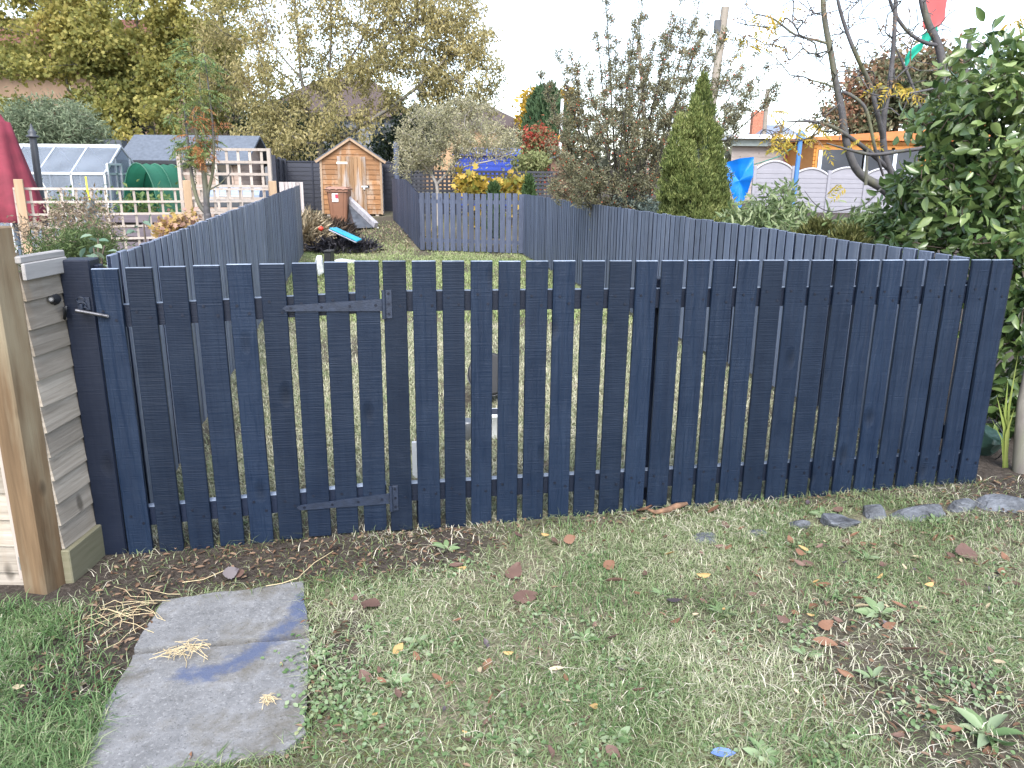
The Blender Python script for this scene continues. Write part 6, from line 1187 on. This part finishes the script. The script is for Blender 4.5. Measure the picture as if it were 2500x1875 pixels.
# far conifer with golden neighbour, red shrub
CON3 = leafm('far_conifer', [(.03, .06, .03), (.06, .11, .05), (.10, .15, .07)], .2, .7); conifer('tall_conifer', 'distant green conifer behind the white pole', 1180, 44, [(198, 4), (230, 26), (280, 42), (340, 52)], .9, 2200, CON3, .5, 7)
GOLD = leafm('golden_leaves', [(.28, .20, .03), (.46, .30, .04), (.55, .36, .06)], .4, .6); 
bush('golden_tree', 'golden-leaved tree peeping out left of the distant conifer', 'tree', 1150, 46, ((1150, 245, 22, 45, 46, 1., 60), (1215, 240, 22, 40, 46, 1., 40)), 2400, .32, .7, GOLD, step=.6, r0=.02, spread=.3)
bush('red_shrub', 'red and green shrub below the distant conifer', 'shrub', 1170, 30, ((1165, 296, 36, 20, 30, .8, 50), (1180, 325, 45, 22, 30, .8, 50)), 2200, .16, .5, leafm('red_shrub_leaves', [(.06, .10, .035), (.12, .15, .06), (.40, .07, .05), (.52, .10, .07)], .35, .6, .3, .8, .5), spread=.16)
bush('hedge_shrub', 'light green shrub between blue shed and white pole', 'shrub', 1140, 24, ((1145, 350, 40, 20, 23.6, .6, 50),), 1500, .12, .5, leafm('light_shrub', [(.12, .15, .05), (.22, .24, .10), (.32, .30, .15)], .35, .6), spread=.12)
# tall berried shrub
Yb = 10.6; K = lambda x, y, d=0.: at(x, y, Yb + d); b0 = K(1350, 470); b0[2] = 0.02
topsp = ((1168, 165), (1205, 118), (1232, 120), (1262, 150), (1290, 75), (1310, 5), (1330, 95), (1362, 90), (1372, 55), (1388, 12), (1418, 80), (1445, 60), (1470, 5), (1478, 45), (1508, 15), (1530, 45), (1545, 90), (1578, 60), (1600, 98), (1640, 118), (1660, 150), (1690, 195), (1640, 205), (1610, 240), (1600, 300), (1220, 205), (1195, 250), (1180, 320), (1400, 130), (1450, 140), (1500, 110), (1340, 150))
polys = [[b0, b0 + [0, 0, .25]]]
for i, (x, y) in enumerate(topsp):
    bx = 1350 + (x - 1380) * .28 + R_.uniform(-25, 25); dd = R_.uniform(-.7, .8); p1 = K(bx, 450, dd * .3); p1[2] = max(p1[2], .3); polys.append([b0 + np.array([(p1[0] - b0[0]) * .5, dd * .2, .05]), p1, K(bx + (x - bx) * .38, 450 + (y - 450) * .42, dd * .7), K(bx + (x - bx) * .72, 450 + (y - 450) * .74, dd), K(x, y, dd)])
tp2 = tips_of((1330, 330, 120, 90, Yb, .8, 260), (1290, 260, 80, 60, Yb, .6, 60), (1420, 260, 90, 70, Yb, .7, 70), (1240, 400, 55, 45, Yb - .2, .6, 90), (1370, 420, 100, 40, Yb - .1, .7, 120), (1460, 330, 60, 80, Yb, .6, 80), (1580, 200, 50, 40, Yb, .6, 20))
ext = []
for pl in polys[1:]:
    a, b_, c = pl[-3], pl[-2], pl[-1]
    for _ in range(34):
        t = rng.uniform(0, 2); q = (a + (b_ - a) * t) if t < 1 else (b_ + (c - b_) * (t - 1)); w_ = .085 * (1.3 - t / 2); ext.append(q + rng.normal(size=3) * [w_, w_, w_ * .4] + [0, 0, .09])
tp2 = np.concatenate([tp2, np.array(ext)])
A, par, r, tw = grow(polys, tp2, .12, .0022, 2.6, .45, .1, .0); sh_ = thing('berried_shrub', 'tall feathery shrub with red berries beyond the right picket fence', 'shrub', b0)
V, F = limbs(A, par, r, 1.7); stuff_np('stems', V, F, BARKD, sh_, smooth=True)
p, d = leafpts(A, par, r, 80000, .012, .026); V, F = leaves(p, d * .7 + rng.normal(size=p.shape) * .7 + [0, 0, .2], .034 * rng.uniform(.6, 1.3, len(p)), .015, KITE); stuff_np('foliage', V, F, leafm('cotoneaster_leaves', [(.08, .08, .045), (.14, .14, .08), (.215, .21, .125), (.30, .285, .175), (.27, .18, .11)], .45, .45, .4, .8, .3), sh_)
p, d = leafpts(A, par, r, 2600, .008, .03); V, F = leaves(p, rng.normal(size=p.shape), .020, .022, KITE); stuff_np('berries', V, F, leafm('red_berries', [(.28, .03, .02), (.42, .07, .03), (.26, .10, .05)], .1, .4), sh_)
# under-shrubs along the foot of the tall shrub
bush('grey_shrub', 'low grey-green shrub under the tall berried shrub, just over the fence', 'shrub', 1400, 10.3, ((1365, 445, 50, 18, 10.4, .3, 60), (1430, 458, 50, 20, 9.8, .3, 50)), 4200, .045, .5, leafm('grey_leaves', [(.05, .07, .06), (.10, .13, .11), (.17, .20, .17)], .3, .5), spread=.05, step=.14, r0=.002)
bush('brown_shrub', 'thin brown-leaved shrub between dark trellis and tall shrub', 'shrub', 1235, 14.2, ((1228, 392, 32, 45, 14.2, .35, 70),), 3200, .05, .5, leafm('brownish_leaves', [(.09, .08, .05), (.17, .13, .08), (.24, .16, .10), (.14, .15, .07)], .3, .6), spread=.05, step=.18, r0=.003)
# narrow-leaved shrub over the right fence
NAR = leafm('narrow_pale_leaves', [(.09, .14, .05), (.16, .22, .09), (.26, .32, .16), (.38, .42, .26)], .35, .45, .35, 2, .3)
for lab, ls, px, Y, n in (('pale narrow-leaved shrub spilling over the right fence below the tarpaulin', ((1640, 480, 60, 35, 7., .3, 60), (1680, 440, 50, 45, 6.8, .3, 40), (1600, 470, 30, 30, 7.2, .2, 24)), 1650, 7., 1900), ('loose narrow-leaved sprays below the arched fence', ((1750, 495, 60, 25, 6.3, .3, 40), (1830, 505, 60, 20, 5.9, .3, 40), (1890, 480, 50, 30, 5.9, .3, 40)), 1810, 6.1, 1500)):
    bush('narrow_leaved_shrub', lab, 'shrub', px, Y, ls, n, .085, .26, NAR, shape=OVAL, spread=.05, step=.14, r0=.0025)
for lab, cx, Y, pr_, n in (('low bronze-green conifer bush close to the right fence', 1765, 5.9, [(485, 6), (497, 30), (515, 42), (560, 40)], 800), ('second low conifer bush, nearer the broad-leaved shrub', 1830, 5.5, [(500, 6), (510, 26), (530, 36), (570, 34)], 600)):
    conifer('conifer_bush', lab, cx, Y, pr_, .3, n, leafm('bronze_conifer', [(.04, .05, .015), (.09, .10, .03), (.18, .17, .06)], .3, .6), .06, 9)
# broad-leaved evergreen at the right
CAM = leafm('camellia_leaves', [(.025, .047, .018), (.050, .095, .031), (.098, .155, .05), (.175, .24, .08), (.28, .34, .14)], .30, .25, .6, 1.6, .35)
b0 = np.array([3.55, 4.9, .05]); polys = [[b0, b0 + [0, .05, .6], b0 + [.05, .1, 1.3], b0 + [.1, .2, 2.2]], [b0 + [0, .0, .3], b0 + [-.3, 0, .9], b0 + [-.5, .1, 1.5]], [b0 + [0, .05, .6], b0 + [-.3, .4, 1.1], b0 + [-.6, .6, 1.3]], [b0 + [0, 0, .2], b0 + [-.2, -.5, .5], b0 + [-.35, -.8, .8]]]
tp2 = tips_of((2150, 170, 70, 80, 5.0, .5, 55), (2070, 270, 80, 70, 5.2, .4, 60), (2160, 300, 90, 120, 4.8, .5, 80), (2080, 400, 110, 80, 5., .5, 90), (1985, 440, 70, 45, 5.6, .35, 50), (2150, 480, 90, 70, 4.6, .4, 70), (1930, 500, 70, 30, 5.7, .3, 40), (2040, 520, 110, 32, 5.0, .3, 70), (2210, 620, 50, 110, 4.4, .35, 60), (2205, 760, 45, 120, 4.3, .3, 90), (2185, 900, 40, 70, 4.3, .2, 46), (2185, 640, 30, 60, 4.5, .2, 40), (2200, 1000, 30, 40, 4.3, .15, 20), (2260, 300, 70, 200, 4.8, .5, 60))
tree('broadleaf_shrub', 'big glossy broad-leaved evergreen at the right edge', 'shrub', b0, polys, tp2, 7000, .088, .46, CAM, TWIG, .16, .0042, 1.0, .013, .05, .25, OVAL, bend=.3)
# rowan with bare limbs on the right
Yr = 6.6; Q = lambda x, y, d=0.: at(x, y, Yr + d); b0 = Q(2010, 560, .1); b0[2] = .02
RL = [([b0, Q(1990, 510), Q(1960, 468), Q(1932, 430), Q(1905, 405), Q(1870, 385), Q(1848, 362), Q(1833, 325), Q(1824, 280), Q(1818, 235), Q(1806, 180), Q(1796, 120), Q(1788, 80), Q(1780, 30), Q(1777, -30), Q(1772, -160)], [.075, .07, .064, .06, .056, .05, .047, .043, .041, .039, .036, .034, .033, .03, .028, .018]),
      ([Q(2000, 530, .1), Q(1965, 450, .15), Q(1935, 390, .2), Q(1915, 345, .2), Q(1908, 300, .2), Q(1910, 250, .2), Q(1922, 180, .2), Q(1930, 100, .2), Q(1935, 0, .2), Q(1938, -140, .2)], [.05, .046, .042, .04, .038, .034, .03, .026, .022, .012]),
      ([Q(1908, 300, .2), Q(1894, 240, .1), Q(1880, 185, .1), Q(1850, 120, 0), Q(1830, 70, 0), Q(1812, 10, 0), Q(1795, -80, 0)], [.032, .028, .027, .024, .022, .019, .01]),
      ([Q(1925, 370, .25), Q(1880, 330, .1), Q(1840, 300, 0), Q(1800, 275, -.1), Q(1760, 263, -.2), Q(1700, 262, -.3)], [.03, .028, .026, .022, .017, .006]),
      ([Q(2040, 300, -.5), Q(2000, 318, -.5), Q(1950, 326, -.5), Q(1890, 334, -.5), Q(1840, 325, -.5), Q(1785, 309, -.5)], [.024, .022, .02, .02, .016, .006]),
      ([Q(1908, 380, .1), Q(1890, 320, 0), Q(1872, 240, 0), Q(1845, 210, 0), Q(1820, 198, 0)], [.014, .018, .02, .02, .018]),
      ([Q(1870, 400, -.2), Q(1872, 360, -.2), Q(1874, 320, -.2)], [.018, .016, .014]),
      ([Q(2045, 420, .4), Q(2042, 260, .4), Q(2038, 160, .4), Q(2026, 95, .4), Q(2005, 50, .4), Q(1990, -10, .4), Q(1980, -120, .4)], [.06, .055, .05, .045, .042, .038, .02]),
      ([Q(2028, 98, .4), Q(1998, 92, .35), Q(1965, 72, .3), Q(1938, 38, .3), Q(1922, 0, .3), Q(1910, -60, .3)], [.026, .022, .021, .02, .018, .008]),
      ([Q(1792, 95), Q(1760, 86), Q(1720, 76), Q(1690, 55), Q(1665, 38), Q(1620, 28)], [.016, .014, .013, .012, .011, .004]),
      ([Q(1808, 192), Q(1780, 180), Q(1745, 172)], [.013, .011, .008]),
      ([Q(2050, 182, -.2), Q(2000, 195, -.2), Q(1930, 207, -.2), Q(1890, 205, -.2), Q(1860, 192, -.2)], [.012, .012, .011, .009, .004]),
      ([Q(1994, 250, .5), Q(1965, 170, .5), Q(1945, 125, .5), Q(1920, 70, .5)], [.02, .017, .014, .006]),
      ([Q(2100, 60, .6), Q(2090, 120, .6), Q(2080, 220, .6), Q(2076, 340, .6)], [.03, .032, .034, .036]),
      ([Q(1905, 405, -.3), Q(1870, 440, -.4), Q(1830, 452, -.5), Q(1790, 456, -.6), Q(1760, 440, -.6), Q(1738, 412, -.6)], [.010, .009, .007, .006, .005, .003])]
rw = thing('rowan_tree', 'bare multi-stemmed rowan with a few yellow leaves, in front of the orange cabin', 'tree', b0)
def smooth(pts, rad, m=5):
    P_ = [np.array(p) for p in pts]; n_ = len(P_); o = []; ro = []
    for i in range(n_ - 1):
        p0, p1, p2, p3 = P_[max(i - 1, 0)], P_[i], P_[i + 1], P_[min(i + 2, n_ - 1)]
        for k in range(m):
            t = k / m; o.append(.5 * (2 * p1 + (p2 - p0) * t + (2 * p0 - 5 * p1 + 4 * p2 - p3) * t * t + (3 * p1 - p0 - 3 * p2 + p3) * t ** 3)); ro.append(rad[i] + (rad[i + 1] - rad[i]) * t)
    return o + [P_[-1]], ro + [rad[-1]]
mb = MB(); sm_ = []
for pts, rad in RL: a, b_ = smooth(pts, rad); mb.tube(a, [q * .70 for q in b_], 9); sm_.append(a)
tvf = mbVF(mb)
tipsr = tips_of((1720, 60, 110, 60, Yr, .4, 40), (1860, 60, 130, 70, Yr + .1, .5, 54), (1760, 230, 90, 50, Yr - .1, .4, 16), (1650, 50, 70, 50, Yr - .2, .3, 8), (2000, 60, 90, 70, Yr + .3, .4, 30), (1700, 280, 60, 30, Yr - .2, .3, 16), (1850, 170, 80, 70, Yr, .4, 26), (1990, 200, 90, 60, Yr + .2, .4, 20), (1780, 130, 90, 60, Yr, .4, 16), (1700, 110, 70, 60, Yr - .1, .3, 12))
A, par, r, tw = grow([[np.array(q) for q in s[::4]] for s in sm_], tipsr, .10, .0042, 2.8, .3, .12); kp = np.where(tw == 1)[0]
V, F = limbs(np.concatenate([A]), np.where(tw == 1, par, -1), np.minimum(r, .008), 1.); V, F = joinVF([tvf, (V, F)]); stuff_np('trunk', V, F, BARKR, rw, smooth=True)
yl = [at(x + R_.uniform(-sx, sx), y + R_.uniform(-sy, sy), Yr + R_.uniform(-.4, .2)) for x, y, sx, sy, n_ in ((1700, 298, 26, 16, 8), (1745, 272, 25, 10, 4), (1690, 305, 25, 14, 6), (1775, 300, 12, 10, 2), (1865, 300, 14, 10, 4), (1660, 40, 50, 20, 7), (1630, 80, 30, 25, 6), (1930, 182, 20, 8, 4), (1965, 195, 14, 12, 4), (2190, 50, 20, 15, 5), (1825, 400, 15, 6, 2), (1700, 260, 60, 30, 6)) for _ in range(n_)]
yl = np.array(yl); D = rng.normal(size=yl.shape) * [1, .6, .35] + [0, 0, -.5]; V, F = pinnate(yl, D, .14, 6, .052, .34); stuff_np('yellow_leaves', V, F, leafm('rowan_yellow', [(.22, .24, .05), (.42, .34, .06), (.50, .36, .06), (.40, .22, .05)], .45, .5), rw)
tr_ = A[kp]; p = tr_[rng.integers(0, len(tr_), 80)]; V, F = pinnate(p, rng.normal(size=p.shape) + [0, 0, -.4], .12, 4, .045, .28); stuff_np('brown_leaves', V, F, leafm('rowan_brown', [(.10, .07, .06), (.20, .12, .08), (.28, .20, .10)], .3, .6), rw)
# young rowan at the left
Yl = 9.2; L_ = lambda x, y, d=0.: at(x, y, Yl + d); b0 = L_(450, 478); b0 = np.array([b0[0], Yl, .02])
RL = [([b0, L_(450, 480), L_(447, 460), L_(445, 420), L_(440, 370), L_(432, 330), L_(424, 290), L_(418, 230)], [.05, .045, .042, .034, .03, .024, .018, .006]), ([L_(447, 462), L_(430, 440), L_(418, 400), L_(412, 360), L_(406, 310), L_(400, 250), L_(396, 190)], [.03, .026, .022, .02, .016, .012, .004]), ([L_(447, 452), L_(450, 415), L_(458, 380), L_(462, 340), L_(460, 280), L_(452, 200), L_(440, 110)], [.024, .02, .018, .016, .013, .009, .003]), ([L_(444, 400), L_(440, 330), L_(436, 250), L_(430, 150)], [.018, .015, .01, .003]), ([L_(452, 410), L_(478, 395), L_(500, 370)], [.01, .008, .003])]
rl_ = thing('young_rowan', 'young rowan with green to orange feathered leaves in front of the left trellis', 'tree', b0); mb = MB(); sm_ = []
for pts, rad in RL: a, b_ = smooth(pts, rad); mb.tube(a, b_, 8); sm_.append(a)
tvf = mbVF(mb)
tl = tips_of((425, 180, 45, 80, Yl, .35, 40), (425, 270, 50, 60, Yl, .35, 40), (420, 340, 40, 30, Yl, .3, 10)); A, par, r, tw = grow([[np.array(q) for q in s[::3]] for s in sm_], tl, .10, .002, 2.8, .3, .12); kp = np.where(tw == 1)[0]
V, F = limbs(A, np.where(tw == 1, par, -1), np.minimum(r, .006), 1.); V, F = joinVF([tvf, (V, F)]); stuff_np('trunk', V, F, BARKR, rl_, smooth=True)
RG = leafm('rowan_green', [(.08, .16, .07), (.14, .22, .09), (.22, .25, .08), (.30, .24, .07)], .4, .5, .3, 1.5, .5); RO = leafm('rowan_orange', [(.30, .22, .08), (.42, .22, .08), (.40, .14, .06), (.25, .20, .10)], .4, .5, .3)
tr_ = A[kp]; hi = tr_[rng.integers(0, len(tr_), 200)]; V, F = pinnate(hi, rng.normal(size=hi.shape) * [1, 1, .4] + [0, 0, -.15], .17, 7, .055, .28); stuff_np('green_leaves', V, F, RG, rl_)
c0 = L_(442, 290); k2 = tr_[np.argsort(np.linalg.norm((tr_ - c0) * [1.6, .3, 1], axis=1))[:max(10, len(tr_) // 3)]]; p = k2[rng.integers(0, len(k2), 75)]; V, F = pinnate(p, rng.normal(size=p.shape) * [.8, .8, .4] + [0, 0, -.5], .15, 7, .05, .26); stuff_np('orange_leaves', V, F, RO, rl_)
# grey-green fine-leaved shrub behind the greenhouse
bush('feathery_shrub', 'feathery grey-green shrub behind the greenhouse', 'shrub', 115, 18.4, ((110, 268, 80, 42, 18.4, .9, 150), (180, 285, 45, 32, 18.2, .6, 60), (50, 285, 50, 35, 18.2, .6, 60)), 11000, .14, .16, leafm('greygreen_leaves', [(.08, .12, .065), (.15, .195, .115), (.24, .285, .18), (.33, .36, .25)], .35, .6, .3, 1., .4), spread=.12, step=.25)
# dry seed-head shrub and ferny greenery near the left panel
bush('dry_shrub', 'tangle of brown seed heads and thin stems in front of the left trellis', 'shrub', 175, 7.4, ((165, 450, 45, 18, 7.4, .3, 46), (120, 500, 70, 28, 7.0, .4, 60), (225, 490, 20, 28, 7.2, .2, 20)), 2600, .045, .3, leafm('seed_heads', [(.10, .075, .05), (.20, .15, .10), (.30, .24, .17), (.16, .17, .09)], .25, .7), spread=.06, step=.16, r0=.002, droop=.0)
bush('ferny_plant', 'fine ferny green plant just behind the lapped side panel', 'plant', 200, 5.2, ((190, 530, 36, 36, 5.2, .3, 50), (150, 550, 50, 25, 4.6, .3, 40)), 5000, .05, .10, leafm('fern_fronds', [(.04, .075, .02), (.09, .13, .045), (.16, .19, .08)], .3, .6), spread=.05, step=.12, r0=.002, droop=-.3)
b1 = at(215, 548, 3.55); rs_ = thing('rose_bush', 'leafy rose shoot with a yellow leaf rising behind the gate post', 'plant', [b1[0], 3.55, -.03]); mb = MB(); 
for dx, h in ((0, 515), (14, 530), (-10, 535)): mb.tube([[b1[0], 3.55, -.03], at(212 + dx * .5, 560, 3.55), at(212 + dx, h, 3.55)], [.006, .005, .003], 6)
mb.build('stems', TWIG, rs_); p = np.array([at(x, y, 3.55 + R_.uniform(-.1, .1)) for x, y in ((190, 515), (200, 508), (185, 535), (195, 548), (215, 555), (225, 560), (205, 530), (230, 545), (218, 565), (200, 562), (240, 560), (210, 520), (196, 572), (222, 575), (184, 552))]); V, F = leaves(p, rng.normal(size=p.shape) * [1, .6, .35] + [0, -.2, .1], .055, .03, OVAL, np.repeat([[0, -.3, 1.]], len(p), 0)); stuff_np('leaves', V, F, leafm('rose_leaves', [(.06, .13, .08), (.12, .20, .13), (.20, .27, .19), (.42, .38, .06)], .3, .4, .4), rs_)
b1 = at(320, 500, 5.4); rs_ = thing('rose_bush', 'rose shoot with a few leaves peeping over the near left fence', 'plant', [b1[0], 5.4, 0]); mb = MB(); mb.tube([[b1[0], 5.4, 0], at(312, 500, 5.4), at(310, 475, 5.4)], [.008, .006, .003], 6); mb.build('stems', TWIG, rs_); p = np.array([at(x, y, 5.4) for x, y in ((308, 478), (300, 488), (318, 482), (290, 498), (300, 502), (325, 486), (282, 505))]); V, F = leaves(p, rng.normal(size=p.shape) * [1, .5, .3], .08, .04, OVAL, np.repeat([[0, -.3, 1.]], len(p), 0)); stuff_np('leaves', V, F, leafm('rose_leaves_pale', [(.10, .17, .12), (.20, .27, .20)], .3, .4, .4), rs_)
bush('hydrangea', 'faded hydrangea heads in yellow, brown and pink at the left trellis post', 'shrub', 385, 8.3, ((392, 482, 26, 14, 8.3, .2, 40), (360, 492, 20, 10, 8.2, .2, 24)), 700, .06, .8, leafm('hydrangea_leaves', [(.30, .16, .08), (.46, .34, .10), (.40, .24, .20), (.45, .40, .30)], .35, .6), spread=.05, step=.12, r0=.003, shape=STAR)
bush('allotment_plants', 'low green vegetable plants beneath the greenhouse and tunnel', 'plants', 300, 13.6, ((310, 440, 50, 10, 13.6, .5, 40), (150, 444, 70, 10, 13.4, .6, 40)), 800, .10, .5, leafm('veg_leaves', [(.05, .10, .03), (.11, .17, .05), (.20, .22, .08)], .3, .5), spread=.12)
# red and green autumn tree far right
base = np.array([at(1935, 330, 42)[0], 42, .9]); tree('autumn_tree', 'broad red and green autumn tree behind the orange cabin', 'tree', base, [[base, at(1935, 270, 42), at(1940, 190, 42)]], tips_of((1900, 210, 80, 60, 42, 2, 140), (1960, 175, 80, 60, 42, 2, 140), (2050, 200, 90, 70, 42, 2, 120), (1850, 255, 60, 35, 42, 1.5, 70)), 13000, .30, .5, leafm('autumn_leaves', [(.05, .08, .045), (.09, .12, .06), (.17, .16, .09), (.30, .15, .09), (.44, .17, .11)], .3, .6, .3, .28, .6), BARKD, .8, .02, 1., .1, .35, .2, KITE)
# far hedge line that closes the horizon
n_ = 9000; x = rng.uniform(-75, 75, n_); y = 75 + rng.uniform(-3, 3, n_); h = 3.2 + 1.6 * wav(x, y * 0, .35, 4) + .8 * wav(x, y * 0, 1.3, 6); z = rng.uniform(0, 1, n_) * h + 1.
V, F = leaves(np.stack([x, y, z], 1), rng.normal(size=(n_, 3)), 1.0, .6, KITE); tag(stuff_np('far_treeline', V, F, leafm('far_trees', [(.05, .06, .05), (.09, .10, .07), (.14, .12, .08)], .3, .8, .2, .1, .5)), 'far line of trees and hedges along the horizon', 'trees', kind='stuff')
